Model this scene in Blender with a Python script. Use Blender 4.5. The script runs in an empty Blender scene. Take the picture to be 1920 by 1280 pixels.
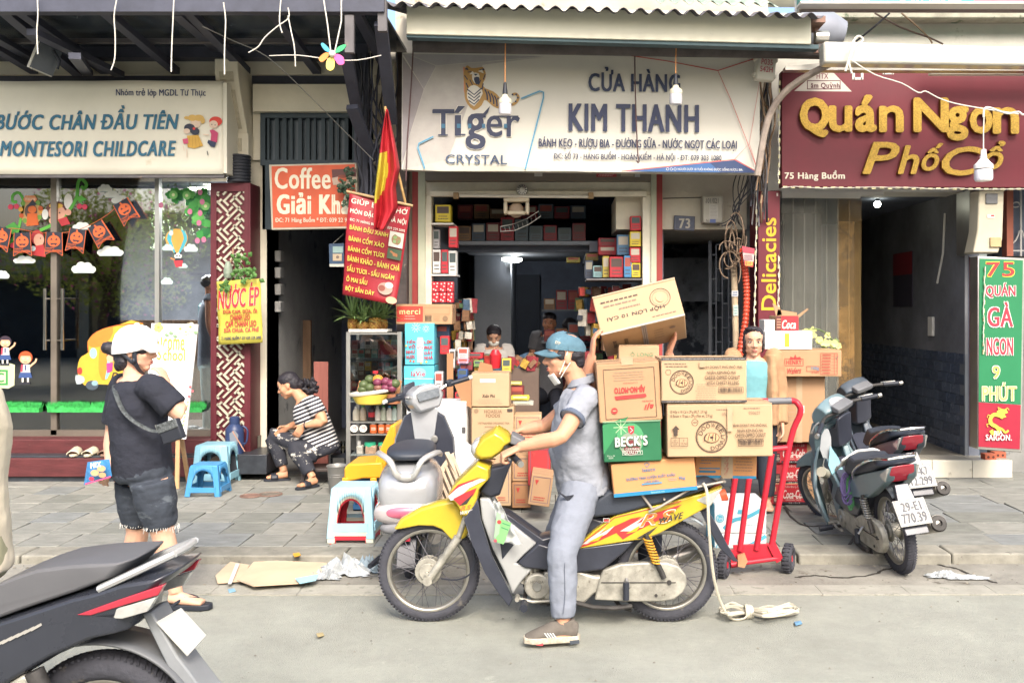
import bpy,math,random
from mathutils import Vector as V,Matrix as Mx
random.seed(7)
S=bpy.context.scene
COL=S.collection
R=math.radians
PI=math.pi
# -- camera,world,sun,exposure
FPX,CX,HY,CH=1800.0,1050.0,580.0,1.63
cam_d=bpy.data.cameras.new('camera');cam=bpy.data.objects.new('camera',cam_d);COL.objects.link(cam)
cam.location=(0,0,CH);cam.rotation_euler=(R(90),0,0)
cam_d.sensor_width=36;cam_d.lens=FPX/1920*36
cam_d.shift_x=(960-CX)/1920;cam_d.shift_y=(HY-640)/1920
cam_d.clip_start=.05;cam_d.clip_end=400
S.camera=cam
W=bpy.data.worlds.new('World');S.world=W;W.use_nodes=True
wn=W.node_tree;wn.nodes.clear()
wo=wn.nodes.new('ShaderNodeOutputWorld');wb=wn.nodes.new('ShaderNodeBackground');ws=wn.nodes.new('ShaderNodeTexSky')
SUN_EL,SUN_AZ=R(43),R(166)
ws.sky_type='NISHITA';ws.sun_disc=False;ws.sun_elevation=SUN_EL;ws.sun_rotation=SUN_AZ
ws.air_density=1.0;ws.dust_density=5.0;ws.ozone_density=.6
wb.inputs[1].default_value=.15
wn.links.new(ws.outputs[0],wb.inputs[0]);wn.links.new(wb.outputs[0],wo.inputs[0])
sl=bpy.data.lights.new('sun','SUN');sl.energy=1.35;sl.angle=R(20);sl.color=(1,.965,.92)
so=bpy.data.objects.new('sun',sl);COL.objects.link(so)
sd=V((math.sin(SUN_AZ)*math.cos(SUN_EL),math.cos(SUN_AZ)*math.cos(SUN_EL),math.sin(SUN_EL)))
so.rotation_euler=sd.to_track_quat('Z','Y').to_euler();so.location=sd*30
S.view_settings.view_transform='Standard';S.view_settings.look='None'
S.view_settings.exposure=1.38;S.view_settings.gamma=1;S.view_settings.use_curve_mapping=False
S.cycles.use_denoising=True;S.cycles.max_bounces=6;S.cycles.diffuse_bounces=4;S.cycles.transparent_max_bounces=16
S.cycles.caustics_reflective=False;S.cycles.caustics_refractive=False;S.cycles.sample_clamp_indirect=4
def P(x,y,Y):
 return V(((x-CX)*Y/FPX,Y,CH-(y-HY)*Y/FPX))
def GY(y,z=0.0): return FPX*(CH-z)/(y-HY)
# -- materials
def lin(c): return c/12.92 if c <= .04045 else ((c+.055)/1.055)**2.4
def hx(s,k=.8):
 if not isinstance(s,str): return tuple(s)
 return tuple(min(.9,lin(int(s[i:i+2],16)/255)*k) for i in (0,2,4))
MC={}
def mat(name,col,rough=.6,metal=0.,k=.8,var=.12,vs=3.,bump=.0,bs=40.,bd=.01,col2=None,c2s=6.,c2t=.62,coat=0,trans=0,alpha=1,emit=0,stretch=(1,1,1),ior=1.45,spec=.4,sss=0,vd=8,vr=.65):
 if name in MC: return MC[name]
 m=bpy.data.materials.new(name);MC[name]=m;m.use_nodes=True
 t=m.node_tree;n=t.nodes;L=t.links;b=n['Principled BSDF']
 c=hx(col,k);b.inputs['Roughness'].default_value=rough;b.inputs['Metallic'].default_value=metal
 b.inputs['Coat Weight'].default_value=coat;b.inputs['Coat Roughness'].default_value=.12
 b.inputs['Transmission Weight'].default_value=trans;b.inputs['Alpha'].default_value=alpha
 b.inputs['IOR'].default_value=ior;b.inputs['Specular IOR Level'].default_value=spec
 if sss: b.inputs['Subsurface Weight'].default_value=sss;b.inputs['Subsurface Radius'].default_value=(.01,.004,.002);b.inputs['Subsurface Scale'].default_value=.6
 b.inputs['Base Color'].default_value=(*c,1)
 if emit:
  b.inputs['Emission Color'].default_value=(*c,1);b.inputs['Emission Strength'].default_value=emit
  return m
 tc=n.new('ShaderNodeTexCoord');mp=n.new('ShaderNodeMapping');L.new(tc.outputs['Object'],mp.inputs[0]);mp.inputs['Scale'].default_value=stretch
 out=None
 if var:
  no=n.new('ShaderNodeTexNoise');no.inputs['Scale'].default_value=vs;no.inputs['Detail'].default_value=vd;no.inputs['Roughness'].default_value=vr
  L.new(mp.outputs[0],no.inputs[0])
  cr=n.new('ShaderNodeValToRGB');e=cr.color_ramp.elements
  e[0].position=.32;e[0].color=(*[max(0,x*(1-var*1.6)) for x in c],1);e[1].position=.68;e[1].color=(*[min(.92,x*(1+var)) for x in c],1)
  L.new(no.outputs[0],cr.inputs[0]);out=cr.outputs[0]
  rr=n.new('ShaderNodeMapRange');rr.inputs[3].default_value=max(0,rough-.08);rr.inputs[4].default_value=min(1,rough+.12)
  L.new(no.outputs[0],rr.inputs[0]);L.new(rr.outputs[0],b.inputs['Roughness'])
 if col2 is not None:
  n2=n.new('ShaderNodeTexNoise');n2.inputs['Scale'].default_value=c2s;n2.inputs['Detail'].default_value=10;n2.inputs['Roughness'].default_value=.7
  L.new(mp.outputs[0],n2.inputs[0])
  r2=n.new('ShaderNodeValToRGB');r2.color_ramp.elements[0].position=c2t;r2.color_ramp.elements[1].position=min(1,c2t+.06)
  L.new(n2.outputs[0],r2.inputs[0])
  mx=n.new('ShaderNodeMix');mx.data_type='RGBA';L.new(r2.outputs[0],mx.inputs[0])
  if out: L.new(out,mx.inputs[6])
  else: mx.inputs[6].default_value=(*c,1)
  mx.inputs[7].default_value=(*hx(col2,k),1);out=mx.outputs[2]
 if out: L.new(out,b.inputs['Base Color'])
 if bump:
  n3=n.new('ShaderNodeTexNoise');n3.inputs['Scale'].default_value=bs;n3.inputs['Detail'].default_value=6
  L.new(mp.outputs[0],n3.inputs[0]);bp=n.new('ShaderNodeBump');bp.inputs['Strength'].default_value=bump;bp.inputs['Distance'].default_value=bd
  L.new(n3.outputs[0],bp.inputs['Height']);L.new(bp.outputs[0],b.inputs['Normal'])
 return m
def flat(col,k=.8,rough=.5): return mat('print_'+col+('' if k==.8 else '_%d' % int(k*100)),col,rough,k=k,var=.06,vs=8)
# -- mesh builder
def frame(t,side=None):
 t=t.normalized()
 s=V(side) if side is not None else (V((0,0,1)) if abs(t.z) < .9 else V((1,0,0)))
 a=(s - t*s.dot(t))
 if a.length < 1e-5: a=t.orthogonal()
 a.normalize();return a,t.cross(a)
class MB:
 def __init__(s): s.v=[];s.f=[];s.m=[];s.mats=[];s.cur=0
 def use(s,m):
  if m not in s.mats: s.mats.append(m)
  s.cur=s.mats.index(m);return s
 def add(s,vs,fs,X=None):
  n=len(s.v)
  s.v += [tuple(X @ V(p)) for p in vs] if X is not None else [tuple(p) for p in vs]
  s.f += [tuple(n+i for i in f) for f in fs];s.m += [s.cur]*len(fs);return s
 def box(s,x0,x1,y0,y1,z0,z1,X=None):
  return s.add([(x0,y0,z0),(x1,y0,z0),(x1,y1,z0),(x0,y1,z0),(x0,y0,z1),(x1,y0,z1),(x1,y1,z1),(x0,y1,z1)],
      [(0,3,2,1),(4,5,6,7),(0,1,5,4),(1,2,6,5),(2,3,7,6),(3,0,4,7)],X)
 def cbox(s,c,sz,X=None):
  return s.box(c[0]-sz[0]/2,c[0]+sz[0]/2,c[1]-sz[1]/2,c[1]+sz[1]/2,c[2]-sz[2]/2,c[2]+sz[2]/2,X)
 def bar(s,p0,p1,w,h,side=None):
  p0,p1=V(p0),V(p1);a,b=frame(p1-p0,side);vs=[]
  for p in (p0,p1):
   for i,j in ((-1,-1),(1,-1),(1,1),(-1,1)): vs.append(p+a*(i*w/2)+b*(j*h/2))
  return s.add(vs,[(0,1,2,3),(7,6,5,4),(0,4,5,1),(1,5,6,2),(2,6,7,3),(3,7,4,0)])
 def rings(s,rs,close=False,cap=True):
  n=len(rs[0]);vs=[p for r in rs for p in r];fs=[];k=len(rs)
  for i in range(k if close else k-1):
   for j in range(n):
    a,b,c,d=i*n+j,i*n+(j+1) % n,((i+1) % k)*n+(j+1) % n,((i+1) % k)*n+j
    fs.append((a,b,c,d))
  if cap and not close: fs += [tuple(range(n))[::-1],tuple(range((k-1)*n,k*n))]
  return s.add(vs,fs)
 def tube(s,pts,r,n=8,side=None,closed=False,cap=True,sub=0):
  pts=[V(p) for p in pts]
  if not isinstance(r,(list,tuple)): r=[r]*len(pts)
  if sub: pts,r=smooth(pts,r,sub,closed)
  rs=[];a=None;k=len(pts)
  for i,p in enumerate(pts):
   if closed: t=pts[(i+1) % k]-pts[i-1]
   else: t=pts[min(i+1,k-1)]-pts[max(i-1,0)]
   if t.length < 1e-9: t=V((0,0,1))
   a,b=frame(t,side if side is not None else a)
   ra,rb=r[i] if isinstance(r[i],(tuple,list)) else (r[i],r[i])
   rs.append([p+a*(math.cos(2*PI*j/n)*ra)+b*(math.sin(2*PI*j/n)*rb) for j in range(n)])
  return s.rings(rs,closed,cap)
 def cyl(s,p0,p1,r0,r1=None,n=16): return s.tube([p0,p1],[r0,r0 if r1 is None else r1],n)
 def lathe(s,prof,o=(0,0,0),ax=(0,0,1),n=20,cap=True):
  o=V(o);ax=V(ax).normalized();a,b=frame(ax)
  return s.rings([[o+ax*z+(a*math.cos(2*PI*j/n)+b*math.sin(2*PI*j/n))*max(r,1e-4) for j in range(n)] for r,z in prof],False,cap)
 def torus(s,c,ax,R0,r,n=40,m=10):
  c=V(c);a,b=frame(V(ax));ax=V(ax).normalized()
  ra,rb=r if isinstance(r,tuple) else (r,r);rs=[]
  for i in range(n):
   d=a*math.cos(2*PI*i/n)+b*math.sin(2*PI*i/n)
   rs.append([c+d*(R0+ra*math.cos(2*PI*j/m))+ax*(rb*math.sin(2*PI*j/m)) for j in range(m)])
  return s.rings(rs,True)
 def ell(s,c,r,n=16,m=10,ax=None):
  c=V(c);X=ax or (V((1,0,0)),V((0,1,0)),V((0,0,1)));rs=[]
  for i in range(m+1):
   th=PI*i/m;z=-math.cos(th);q=max(math.sin(th),.02)
   rs.append([c+X[0]*(r[0]*q*math.cos(2*PI*j/n))+X[1]*(r[1]*q*math.sin(2*PI*j/n))+X[2]*(r[2]*z) for j in range(n)])
  return s.rings(rs)
 def prism(s,pts,d):
  n=len(pts);pts=[V(p) for p in pts];d=V(d)
  return s.add(pts+[p+d for p in pts],[tuple(range(n)),tuple(range(2*n-1,n-1,-1))]+[(i,n+i,n+(i+1) % n,(i+1) % n) for i in range(n)])
 def px(s,pts,Y,th,sub=0):
  if sub: pts=[tuple(p) for p in smooth([V((a,b,0)) for a,b in pts],[0]*len(pts),sub,True)[0]]
  q=[P(p[0],p[1],Y) for p in pts]
  return s.prism([V((p.x,Y-th/2,p.z)) for p in q],(0,th,0))
 def grid(s,f,nu,nv,th=0):
  vs=[f(i/nu,j/nv) for j in range(nv+1) for i in range(nu+1)]
  fs=[(j*(nu+1)+i,j*(nu+1)+i+1,(j+1)*(nu+1)+i+1,(j+1)*(nu+1)+i) for j in range(nv) for i in range(nu)]
  return s.add(vs,fs)
 def build(s,name,m=None,parent=None,bevel=0,seg=2,smooth=35,vox=0,sm=0,disp=None,solid=0,subd=0,fix=True):
  me=bpy.data.meshes.new(name);off=V(parent['_loc']) if parent is not None and '_loc' in parent else None
  vs=s.v if off is None else [(p[0]-off.x,p[1]-off.y,p[2]-off.z) for p in s.v]
  me.from_pydata(vs,[],s.f);mats=s.mats if s.mats else [m]
  for q in mats: me.materials.append(q)
  if len(mats) > 1: me.polygons.foreach_set('material_index',s.m)
  me.update()
  if fix: fixn(me)
  o=bpy.data.objects.new(name,me);COL.objects.link(o)
  if parent is not None: o.parent=parent;
  if off is not None: o['_loc']=tuple(off)
  if vox:
   d=o.modifiers.new('r','REMESH');d.mode='VOXEL';d.voxel_size=vox;d.use_smooth_shade=True
   if sm: d=o.modifiers.new('s','SMOOTH');d.factor=.5;d.iterations=sm
  elif smooth:
   me.polygons.foreach_set('use_smooth',[True]*len(me.polygons));me.set_sharp_from_angle(angle=R(smooth))
  if bevel: d=o.modifiers.new('b','BEVEL');d.width=bevel;d.segments=seg;d.limit_method='ANGLE';d.angle_limit=R(32)
  if subd: d=o.modifiers.new('u','SUBSURF');d.levels=subd;d.render_levels=subd
  if solid: d=o.modifiers.new('t','SOLIDIFY');d.thickness=solid;d.offset=0
  if disp:
   tx=bpy.data.textures.get('fold%g' % disp[1]) or bpy.data.textures.new('fold%g' % disp[1],'CLOUDS');tx.noise_scale=disp[1];tx.noise_depth=2
   d=o.modifiers.new('d','DISPLACE');d.texture=tx;d.strength=disp[0];d.mid_level=.5;d.texture_coords='LOCAL'
  return o
import bmesh
def fixn(me):
 b=bmesh.new();b.from_mesh(me);bmesh.ops.recalc_face_normals(b,faces=b.faces);b.to_mesh(me);b.free()
def smooth(pts,r,sub,closed=False):
 k=len(pts);op,orr=[],[]
 pr=[x if isinstance(x,(tuple,list)) else (x,x) for x in r]
 for i in range(k if closed else k-1):
  g=(lambda q: pts[q % k]) if closed else (lambda q: pts[max(0,min(k-1,q))])
  h=(lambda q: pr[q % k]) if closed else (lambda q: pr[max(0,min(k-1,q))])
  p0,p1,p2,p3=g(i-1),g(i),g(i+1),g(i+2)
  for j in range(sub):
   t=j/sub;t2=t*t;t3=t2*t
   op.append(.5*((2*p1)+(p2-p0)*t+(2*p0-5*p1+4*p2-p3)*t2+(3*p1-p0-3*p2+p3)*t3))
   orr.append((h(i)[0]*(1-t)+h(i+1)[0]*t,h(i)[1]*(1-t)+h(i+1)[1]*t))
 if not closed: op.append(pts[-1]);orr.append(pr[-1])
 return op,orr
def thing(name,label,cat,loc=(0,0,0),group=None):
 o=bpy.data.objects.new(name,None);COL.objects.link(o);o.location=loc;o['_loc']=tuple(loc);o.empty_display_size=.1
 o['label']=label;o['category']=cat
 if group: o['group']=group
 return o
def tag(o,label,cat,group=None):
 o['label']=label;o['category']=cat
 if group: o['group']=group
 return o
def struct(o): o['kind']='structure';return o
def stuff(o): o['kind']='stuff';return o
def dup(root,dloc=None,rotz=None,label=None,loc=None):
 def rec(o,par):
  c=o.copy();COL.objects.link(c)
  if par is not None: c.parent=par
  for ch in o.children: rec(ch,c)
  return c
 c=rec(root,None)
 if loc is not None: c.location=loc
 if dloc is not None: c.location=V(root.location)+V(dloc)
 if rotz is not None: c.rotation_euler.z=rotz
 if label: c['label']=label
 return c
# -- text and flat print
TX={};TE={}
HORN=dict(zip('ƠỚỜỞỠỢơớờởỡợĐ','OÓÒỎÕỌoóòỏõọD'))
def _tm(s,shear=0.,sp=1.,off=0.):
 c=bpy.data.curves.new('t','FONT');c.body=s;c.shear=shear;c.offset=off;c.resolution_u=3;c.space_character=sp;c.space_line=.9;c.align_x='CENTER' if '\n' in s else 'LEFT'
 o=bpy.data.objects.new('t',c);me=bpy.data.meshes.new_from_object(o);vs=[tuple(v.co) for v in me.vertices];fs=[tuple(p.vertices) for p in me.polygons]
 bpy.data.objects.remove(o);bpy.data.curves.remove(c);bpy.data.meshes.remove(me);return vs,fs
def text_mesh(s,bold=0.,shear=0.,sp=1.):
 key=(s,bold,shear,sp)
 if key in TX: return TX[key]
 ex=[];t=s
 if '\n' not in s and any(ch in HORN for ch in s):
  t=''.join(HORN.get(ch,ch) for ch in s)
  for i,ch in enumerate(s):
   if ch in HORN:
    xr=max(v[0] for v in _tm(t[:i+1],shear,sp)[0]);H=max(v[1] for v in _tm('D' if ch in 'ĐƠỚỜỞỠỢ' else 'o')[0]);k=shear*H
    if ch=='Đ': xl=xr-max(v[0] for v in _tm('D')[0]);ex.append([(xl-.03,.46*H),(xl+.32,.46*H),(xl+.32,.56*H),(xl-.03,.56*H)])
    else: ex.append([(xr-.14-k*.1,.86*H),(xr-.05-k*.1,.76*H),(xr+.08,1.0*H),(xr-.01,1.06*H)])
 vs,fs=_tm(t,shear,sp,bold)
 if not vs: vs=[(0,0,0),(1,0,0),(0,1,0)];fs=[(0,1,2)]
 al=[v for v in vs]+[v for q in ex for v in q]
 xs=[v[0] for v in al];ys=[v[1] for v in al];x0,y0=min(xs),min(ys);w,h=max(max(xs)-x0,1e-3),max(max(ys)-y0,1e-3)
 n_=lambda v: ((v[0]-x0)/w,1-(v[1]-y0)/h);TX[key]=([n_(v) for v in vs],fs);TE[key]=[[n_(v) for v in q] for q in ex];return TX[key]
class Face:
 def __init__(s,parent,O,U,W,name='printed_design',step=.0002,off=.0008,warp=None):
  s.O,s.U,s.W=V(O),V(U),V(W);s.N=s.W.cross(s.U).normalized()*1.0;s.p=parent;s.mb=MB();s.k=0;s.step=step;s.off=off;s.name=name;s.warp=warp
 def pt(s,a,b):
  q=s.O+s.U*a+s.W*b+s.N*(s.off+s.k*s.step)
  return s.warp(q) if s.warp else q
 def _m(s,m,k=.8):
  if isinstance(m,str): m=flat(m,k)
  s.mb.use(m);s.k += 1
 def poly(s,pts,m,sub=0):
  if sub: pts=[(q.x,q.y) for q in smooth([V((a,b,0)) for a,b in pts],[0]*len(pts),sub,True)[0]]
  s._m(m);s.mb.add([s.pt(a,b) for a,b in pts],[tuple(range(len(pts)))]);return s
 def rect(s,x0,y0,x1,y1,m): return s.poly([(x0,y0),(x1,y0),(x1,y1),(x0,y1)],m)
 def disc(s,x,y,rx,m,ry=None,n=20,a0=0,a1=360):
  ry=rx if ry is None else ry
  return s.poly([(x+rx*math.cos(R(a0+(a1-a0)*i/n)),y+ry*math.sin(R(a0+(a1-a0)*i/n))) for i in range(n+(0 if a1-a0==360 else 1))],m)
 def line(s,pts,w,m,closed=False,sub=0):
  if sub: pts=[(q.x,q.y) for q in smooth([V((a,b,0)) for a,b in pts],[0]*len(pts),sub,closed)[0]]
  s._m(m);n=len(pts);L,Rr=[],[]
  for i in range(n):
   a=pts[(i-1) % n] if closed else pts[max(i-1,0)];b=pts[(i+1) % n] if closed else pts[min(i+1,n-1)]
   dx,dy=b[0]-a[0],b[1]-a[1];l=math.hypot(dx,dy) or 1
   nx,ny=-dy/l*w/2,dx/l*w/2;L.append((pts[i][0]+nx,pts[i][1]+ny));Rr.append((pts[i][0]-nx,pts[i][1]-ny))
  vs=[s.pt(*p) for p in L]+[s.pt(*p) for p in Rr]
  s.mb.add(vs,[(i,(i+1) % n,n+(i+1) % n,n+i) for i in range(n if closed else n-1)]);return s
 def frame(s,x0,y0,x1,y1,w,m):
  for q in ((x0,y0,x1,y0+w),(x0,y1-w,x1,y1),(x0,y0+w,x0+w,y1-w),(x1-w,y0+w,x1,y1-w)): s.rect(*q,m)
  return s
 def ring(s,x,y,r,w,m,n=28): return s.line([(x+r*math.cos(2*PI*i/n),y+r*math.sin(2*PI*i/n)) for i in range(n)],w,m,True)
 def text(s,t,x0,y0,x1,y1,m,bold=.0,shear=0,sp=1.,rot=0,lean=0):
  bold *= .75;vs,fs=text_mesh(t,0,shear,sp+bold*3.2);w,h=x1-x0,y1-y0;cx,cy=(x0+x1)/2,(y0+y1)/2;c,q=math.cos(R(rot)),math.sin(R(rot))
  d=bold*abs(h)/(t.count('\n')*1.2+1)
  for dx,dy in (((-d,-d*.5),(d,-d*.5),(d,d*.5),(-d,d*.5)) if bold else ((0,0),)):
   for V_,F_ in [(vs,fs)]+[(e,[(0,1,2,3)]) for e in TE.get((t,0,shear,sp+bold*3.2),[])]:
    s._m(m) if V_ is vs else setattr(s,'k',s.k+.15);out=[]
    for u,v in V_:
     a,b=(u-.5)*(w-2*d*(1 if w > 0 else -1))+dx,(v-.5)*h+dy
     if lean: b += lean*(u-.5)
     a,b=a*c-b*q,a*q+b*c
     out.append(s.pt(cx+a,cy+b))
    s.mb.add(out,F_)
  return s
 def lines(s,x0,y0,x1,y1,n,m,w=.3):
  h=(y1-y0)/n;r=random.Random(int(x0*7+y0*13+n));s._m(m)
  for i in range(n):
   x=x0+(x1-x0)*r.uniform(0,.12);end=x1-(x1-x0)*r.uniform(0,.15)
   while x < end:
    l=(x1-x0)*r.uniform(.05,.16);xe=min(x+l,end);y=y0+h*(i+.5)
    s.mb.add([s.pt(x,y-h*w/2),s.pt(xe,y-h*w/2),s.pt(xe,y+h*w/2),s.pt(x,y+h*w/2)],[(0,1,2,3)]);x=xe+(x1-x0)*.025
  return s
 def barcode(s,x0,y0,x1,y1,m,fr=True):
  r=random.Random(5);s._m(m);x=x0+(x1-x0)*.06
  while x < x1-(x1-x0)*.06:
   w=(x1-x0)*r.choice((.012,.02,.03));s.mb.add([s.pt(x,y0+(y1-y0)*.15),s.pt(x+w,y0+(y1-y0)*.15),s.pt(x+w,y1-(y1-y0)*.15),s.pt(x,y1-(y1-y0)*.15)],[(0,1,2,3)]);x += w+(x1-x0)*r.choice((.012,.025))
  if fr: s.frame(x0,y0,x1,y1,(y1-y0)*.06,m)
  return s
 def done(s,name=None): return s.mb.build(name or s.name,None,s.p,smooth=0,fix=False)
def pxface(parent,Y,name='printed_design',**k):
 return Face(parent,P(0,0,Y),(Y/FPX,0,0),(0,0,-Y/FPX),name,**k)
#================================================================materials shared by the setting
asphalt=mat('asphalt','a3a59a',.92,k=.84,var=.15,vs=1.3,vd=15,vr=.8,bump=.8,bs=160,bd=.012,col2='b9baae',c2s=2.2,c2t=.63)
gutter_m=mat('gutter_concrete','aaa79c',.95,k=.62,var=.2,vs=2.5,bump=.6,bs=60,col2='7d776c',c2s=2.2,c2t=.6)
line_m=mat('worn_road_paint','bdbbae',.9,k=.62,var=.12,vs=4,bump=.3,bs=150,col2='a3a295',c2s=14,c2t=.56)
tiles_m=[mat('stone_tile_%s' % n,c,.8,k=.62,var=.18,vs=5,bump=.35,bs=50,col2=c2,c2s=7,c2t=.6,stretch=(1,3,1)) for n,c,c2 in
   (('grey','a2a39b','b2b2a9'),('dark','95978f','a5a59d'),('pale','aaaaa1','b8b7ad'),('blue','9a9e9c','a7a8a0'))]
grout=mat('grout','6a6860',.95,k=.6)
kerb_m=mat('kerb_stone','b4b1a3',.85,k=.52,var=.2,vs=6,bump=.6,bs=20,col2='8a877d',c2s=9)
cream=mat('cream_plaster','d3cdba',.85,var=.07,vs=2,bump=.15,bs=25,col2='b5a78e',c2s=3.5,c2t=.68,k=.95)
plaster2=mat('stained_plaster','c6bfae',.9,var=.12,vs=1.6,bump=.3,bs=20,col2='968b78',c2s=2.2,c2t=.62,k=.9)
grime=mat('grimy_plaster','868784',.9,var=.25,vs=1.6,bump=.3,bs=20,col2='5c6064',c2s=2.4,c2t=.55)
steel=mat('dark_steel','4b4e5c',.5,var=.15,vs=6,bump=.1,bs=30)
steel2=mat('weathered_steel','6a6769',.55,var=.15,vs=6,col2='8a7a70',c2s=10)
redp=mat('dark_red_paint','74303a',.45,var=.1,vs=5,k=.6)
redw=mat('worn_red_wood','743a3c',.6,k=.55,var=.2,vs=6,bump=.3,bs=20,col2='a88873',c2s=11,c2t=.66,stretch=(.5,1,2))
blackst=mat('black_stone','3c4046',.35,var=.2,vs=9)
whitep=mat('white_paint','e4e2d8',.5,var=.05)
offw=mat('aged_white_paint','d2ccba',.6,var=.1,vs=5,col2='a08468',c2s=9,c2t=.68,k=.95)
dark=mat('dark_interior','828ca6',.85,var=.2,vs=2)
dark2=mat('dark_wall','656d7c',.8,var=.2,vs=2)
alu=mat('aluminium','c2c1bb',.35,.85,var=.08)
chrome=mat('chrome','d5d5d2',.14,1.,k=.9,var=0)
rust=mat('rusty_metal','8b6f63',.8,var=.3,vs=12,bump=.3)
black=mat('black_plastic','2f333c',.45,var=.1)
wirew=mat('white_cable','dcd8cc',.5,var=0);wireb=mat('black_cable','35363d',.6,var=0);wiret=mat('tan_cable','a58a70',.6,var=0)
glassm=mat('clear_glass','ffffff',.02,k=1,var=0)
_t=glassm.node_tree;_n=_t.nodes;_n.clear();_o=_n.new('ShaderNodeOutputMaterial');_x=_n.new('ShaderNodeMixShader');_tr=_n.new('ShaderNodeBsdfTransparent');_gl=_n.new('ShaderNodeBsdfGlossy');_fr=_n.new('ShaderNodeFresnel')
_gl.inputs['Roughness'].default_value=.02;_tr.inputs[0].default_value=(.93,.95,.94,1);_fr.inputs[0].default_value=2.4
_t.links.new(_fr.outputs[0],_x.inputs[0]);_t.links.new(_tr.outputs[0],_x.inputs[1]);_t.links.new(_gl.outputs[0],_x.inputs[2]);_t.links.new(_x.outputs[0],_o.inputs[0])
#================================================================ground
struct(MB().box(-40,40,-30,30,-.3,0).build('road',asphalt,smooth=0))
KY=GY(1058);SZ=.06
struct(MB().box(-20,16,GY(1098),KY+.05,-.1,.004).build('gutter_strip',gutter_m,smooth=0))
b=MB();y0,y1=GY(1116),GY(1099)
for i in range(36): b.box(-8+i*.5,-8+i*.5+.497,y0+random.uniform(-.01,.01),y1+random.uniform(-.006,.006),.001,.009)
o=b.build('road_edge_line',line_m,smooth=0);struct(o);stuff(o);o['kind']='structure'
pv=struct(MB().box(-20,16,KY+.2,9.6,-.1,SZ-.012).build('pavement',grout,smooth=0))
r=random.Random(3);x=-8.
k=0
while x < 7:
 w=r.uniform(.85,1.05);z=SZ-.005 if x > -4.6 else SZ;y=KY+r.uniform(-.015,.015);bb=MB()
 if -3.62 < x < -2.0: pass
 top=SZ+.012 if x > 1 else SZ
 bb.box(x,x+w-.012,y,KY+.235,-.05,top);o=bb.build('kerb_stone',kerb_m,pv,bevel=.012);x += w;k += 1
TW,TD=.30,.355;tm=[]
for i,m in enumerate(tiles_m):
 for q in range(2):
  tw=TW*(1+q);b=MB().box(.003,tw-.003,.003,TD-.003,-.012,0);o=b.build('tile',m,None,bevel=.004,seg=1);tm.append((q,i,o));
tiles_src={(q,i): o for q,i,o in tm}
r=random.Random(11);ny=int((9.25-KY-.25)/TD)+1;nt=0
for j in range(ny):
 Y=KY+.24+j*TD;xl,xr=-CX*Y/FPX-.1,(1920-CX)*Y/FPX+.1
 q=0;x=math.floor(xl/TW)*TW-(.0 if j % 2 else .04)
 while x < xr and nt < 290:
  q=1 if x > 1.6 or (j < 3 and r.random() < .12) or j > 5 else 0
  i=r.choices((0,1,2,3),(5,2 if x < 1.5 else 4,4 if x < 1.5 else 2,2))[0]
  s0=tiles_src[(q,i)];o=s0.copy();COL.objects.link(o);o.name='tile';o.parent=pv
  o.location=(x,Y,SZ+r.uniform(-.003,.002));o.rotation_euler=(R(r.uniform(-.25,.25)),R(r.uniform(-.2,.2)),0);x += TW*(1+q);nt += 1
for o in tiles_src.values(): bpy.data.objects.remove(o)
b=MB();b.use(tiles_m[0]);b.use(tiles_m[2])
for j in range(ny):
 Y=KY+.24+j*TD;xl,xr=-CX*Y/FPX-.1,(1920-CX)*Y/FPX+.1
 for x0 in [xr+.6+i*.6 for i in range(8)]+[xl-.7-i*.6 for i in range(6)]: b.use(tiles_m[r.choice((0,2))]);b.box(x0+.003,x0+.597,Y+.003,Y+TD-.003,SZ-.012,SZ)
stuff(b.build('outer_tiles',None,pv,smooth=0))
for pts in ([(1490,1082),(1530,1078),(1580,1083),(1640,1075),(1660,1066),(1690,1064),(1700,1060)],[(1760,1058),(1800,1068),(1830,1080),(1870,1092)],[(1470,950),(1500,982),(1560,985)]):
 z=.006 if pts[0][1] > 1055 else SZ+.003
 q=[V(((x-CX)*GY(y,z)/FPX,GY(y,z),z)) for x,y in pts];b=MB()
 q,_=smooth(q,[0]*len(q),5);q=[p+V((random.uniform(-.008,.008),random.uniform(-.012,.012),0)) for p in q]
 for a,c in zip(q,q[1:]): b.bar(a,c,.012+random.random()*.012,.002,(0,1,0))
 b.build('crack',mat('crack_dirt','4a4640',.95,k=.6),pv,smooth=0)
def G(x,y,z=0.): Y=GY(y,z);return V(((x-CX)*Y/FPX,Y,z))
for (x,y,rr) in ((470,929,.075),(507,926,.085)):
 t=thing('drain_cover','small round rusty iron cover set in the pavement, %s' % ('the more rust-stained left one of two' if x < 490 else 'the cleaner right one of two'),'drain cover',G(x,y,SZ))
 b=MB();b.lathe([(.001,.0),(rr,0),(rr,.006),(rr*.86,.006),(rr*.84,.003),(.001,.004)],G(x,y,SZ));b.build('lid',rust if x < 490 else mat('worn_iron','7f776c',.7,var=.3,vs=20),t)
 b=MB().torus(G(x,y,SZ+.003),(0,0,1),rr*1.12,.006,24,6);b.build('rim',rust,t)
#================================================================buildings
F=9.3
def wx(x,Y=F): return (x-CX)*Y/FPX
def wz(y,Y=F): return CH-(y-HY)*Y/FPX
def bpx(b,x0,y0,x1,y1,Y0,Y1,Yp=None):
 Yp=Yp or Y0
 return b.box(wx(x0,Yp),wx(x1,Yp),Y0,Y1,wz(y1,Yp),wz(y0,Yp))
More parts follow.
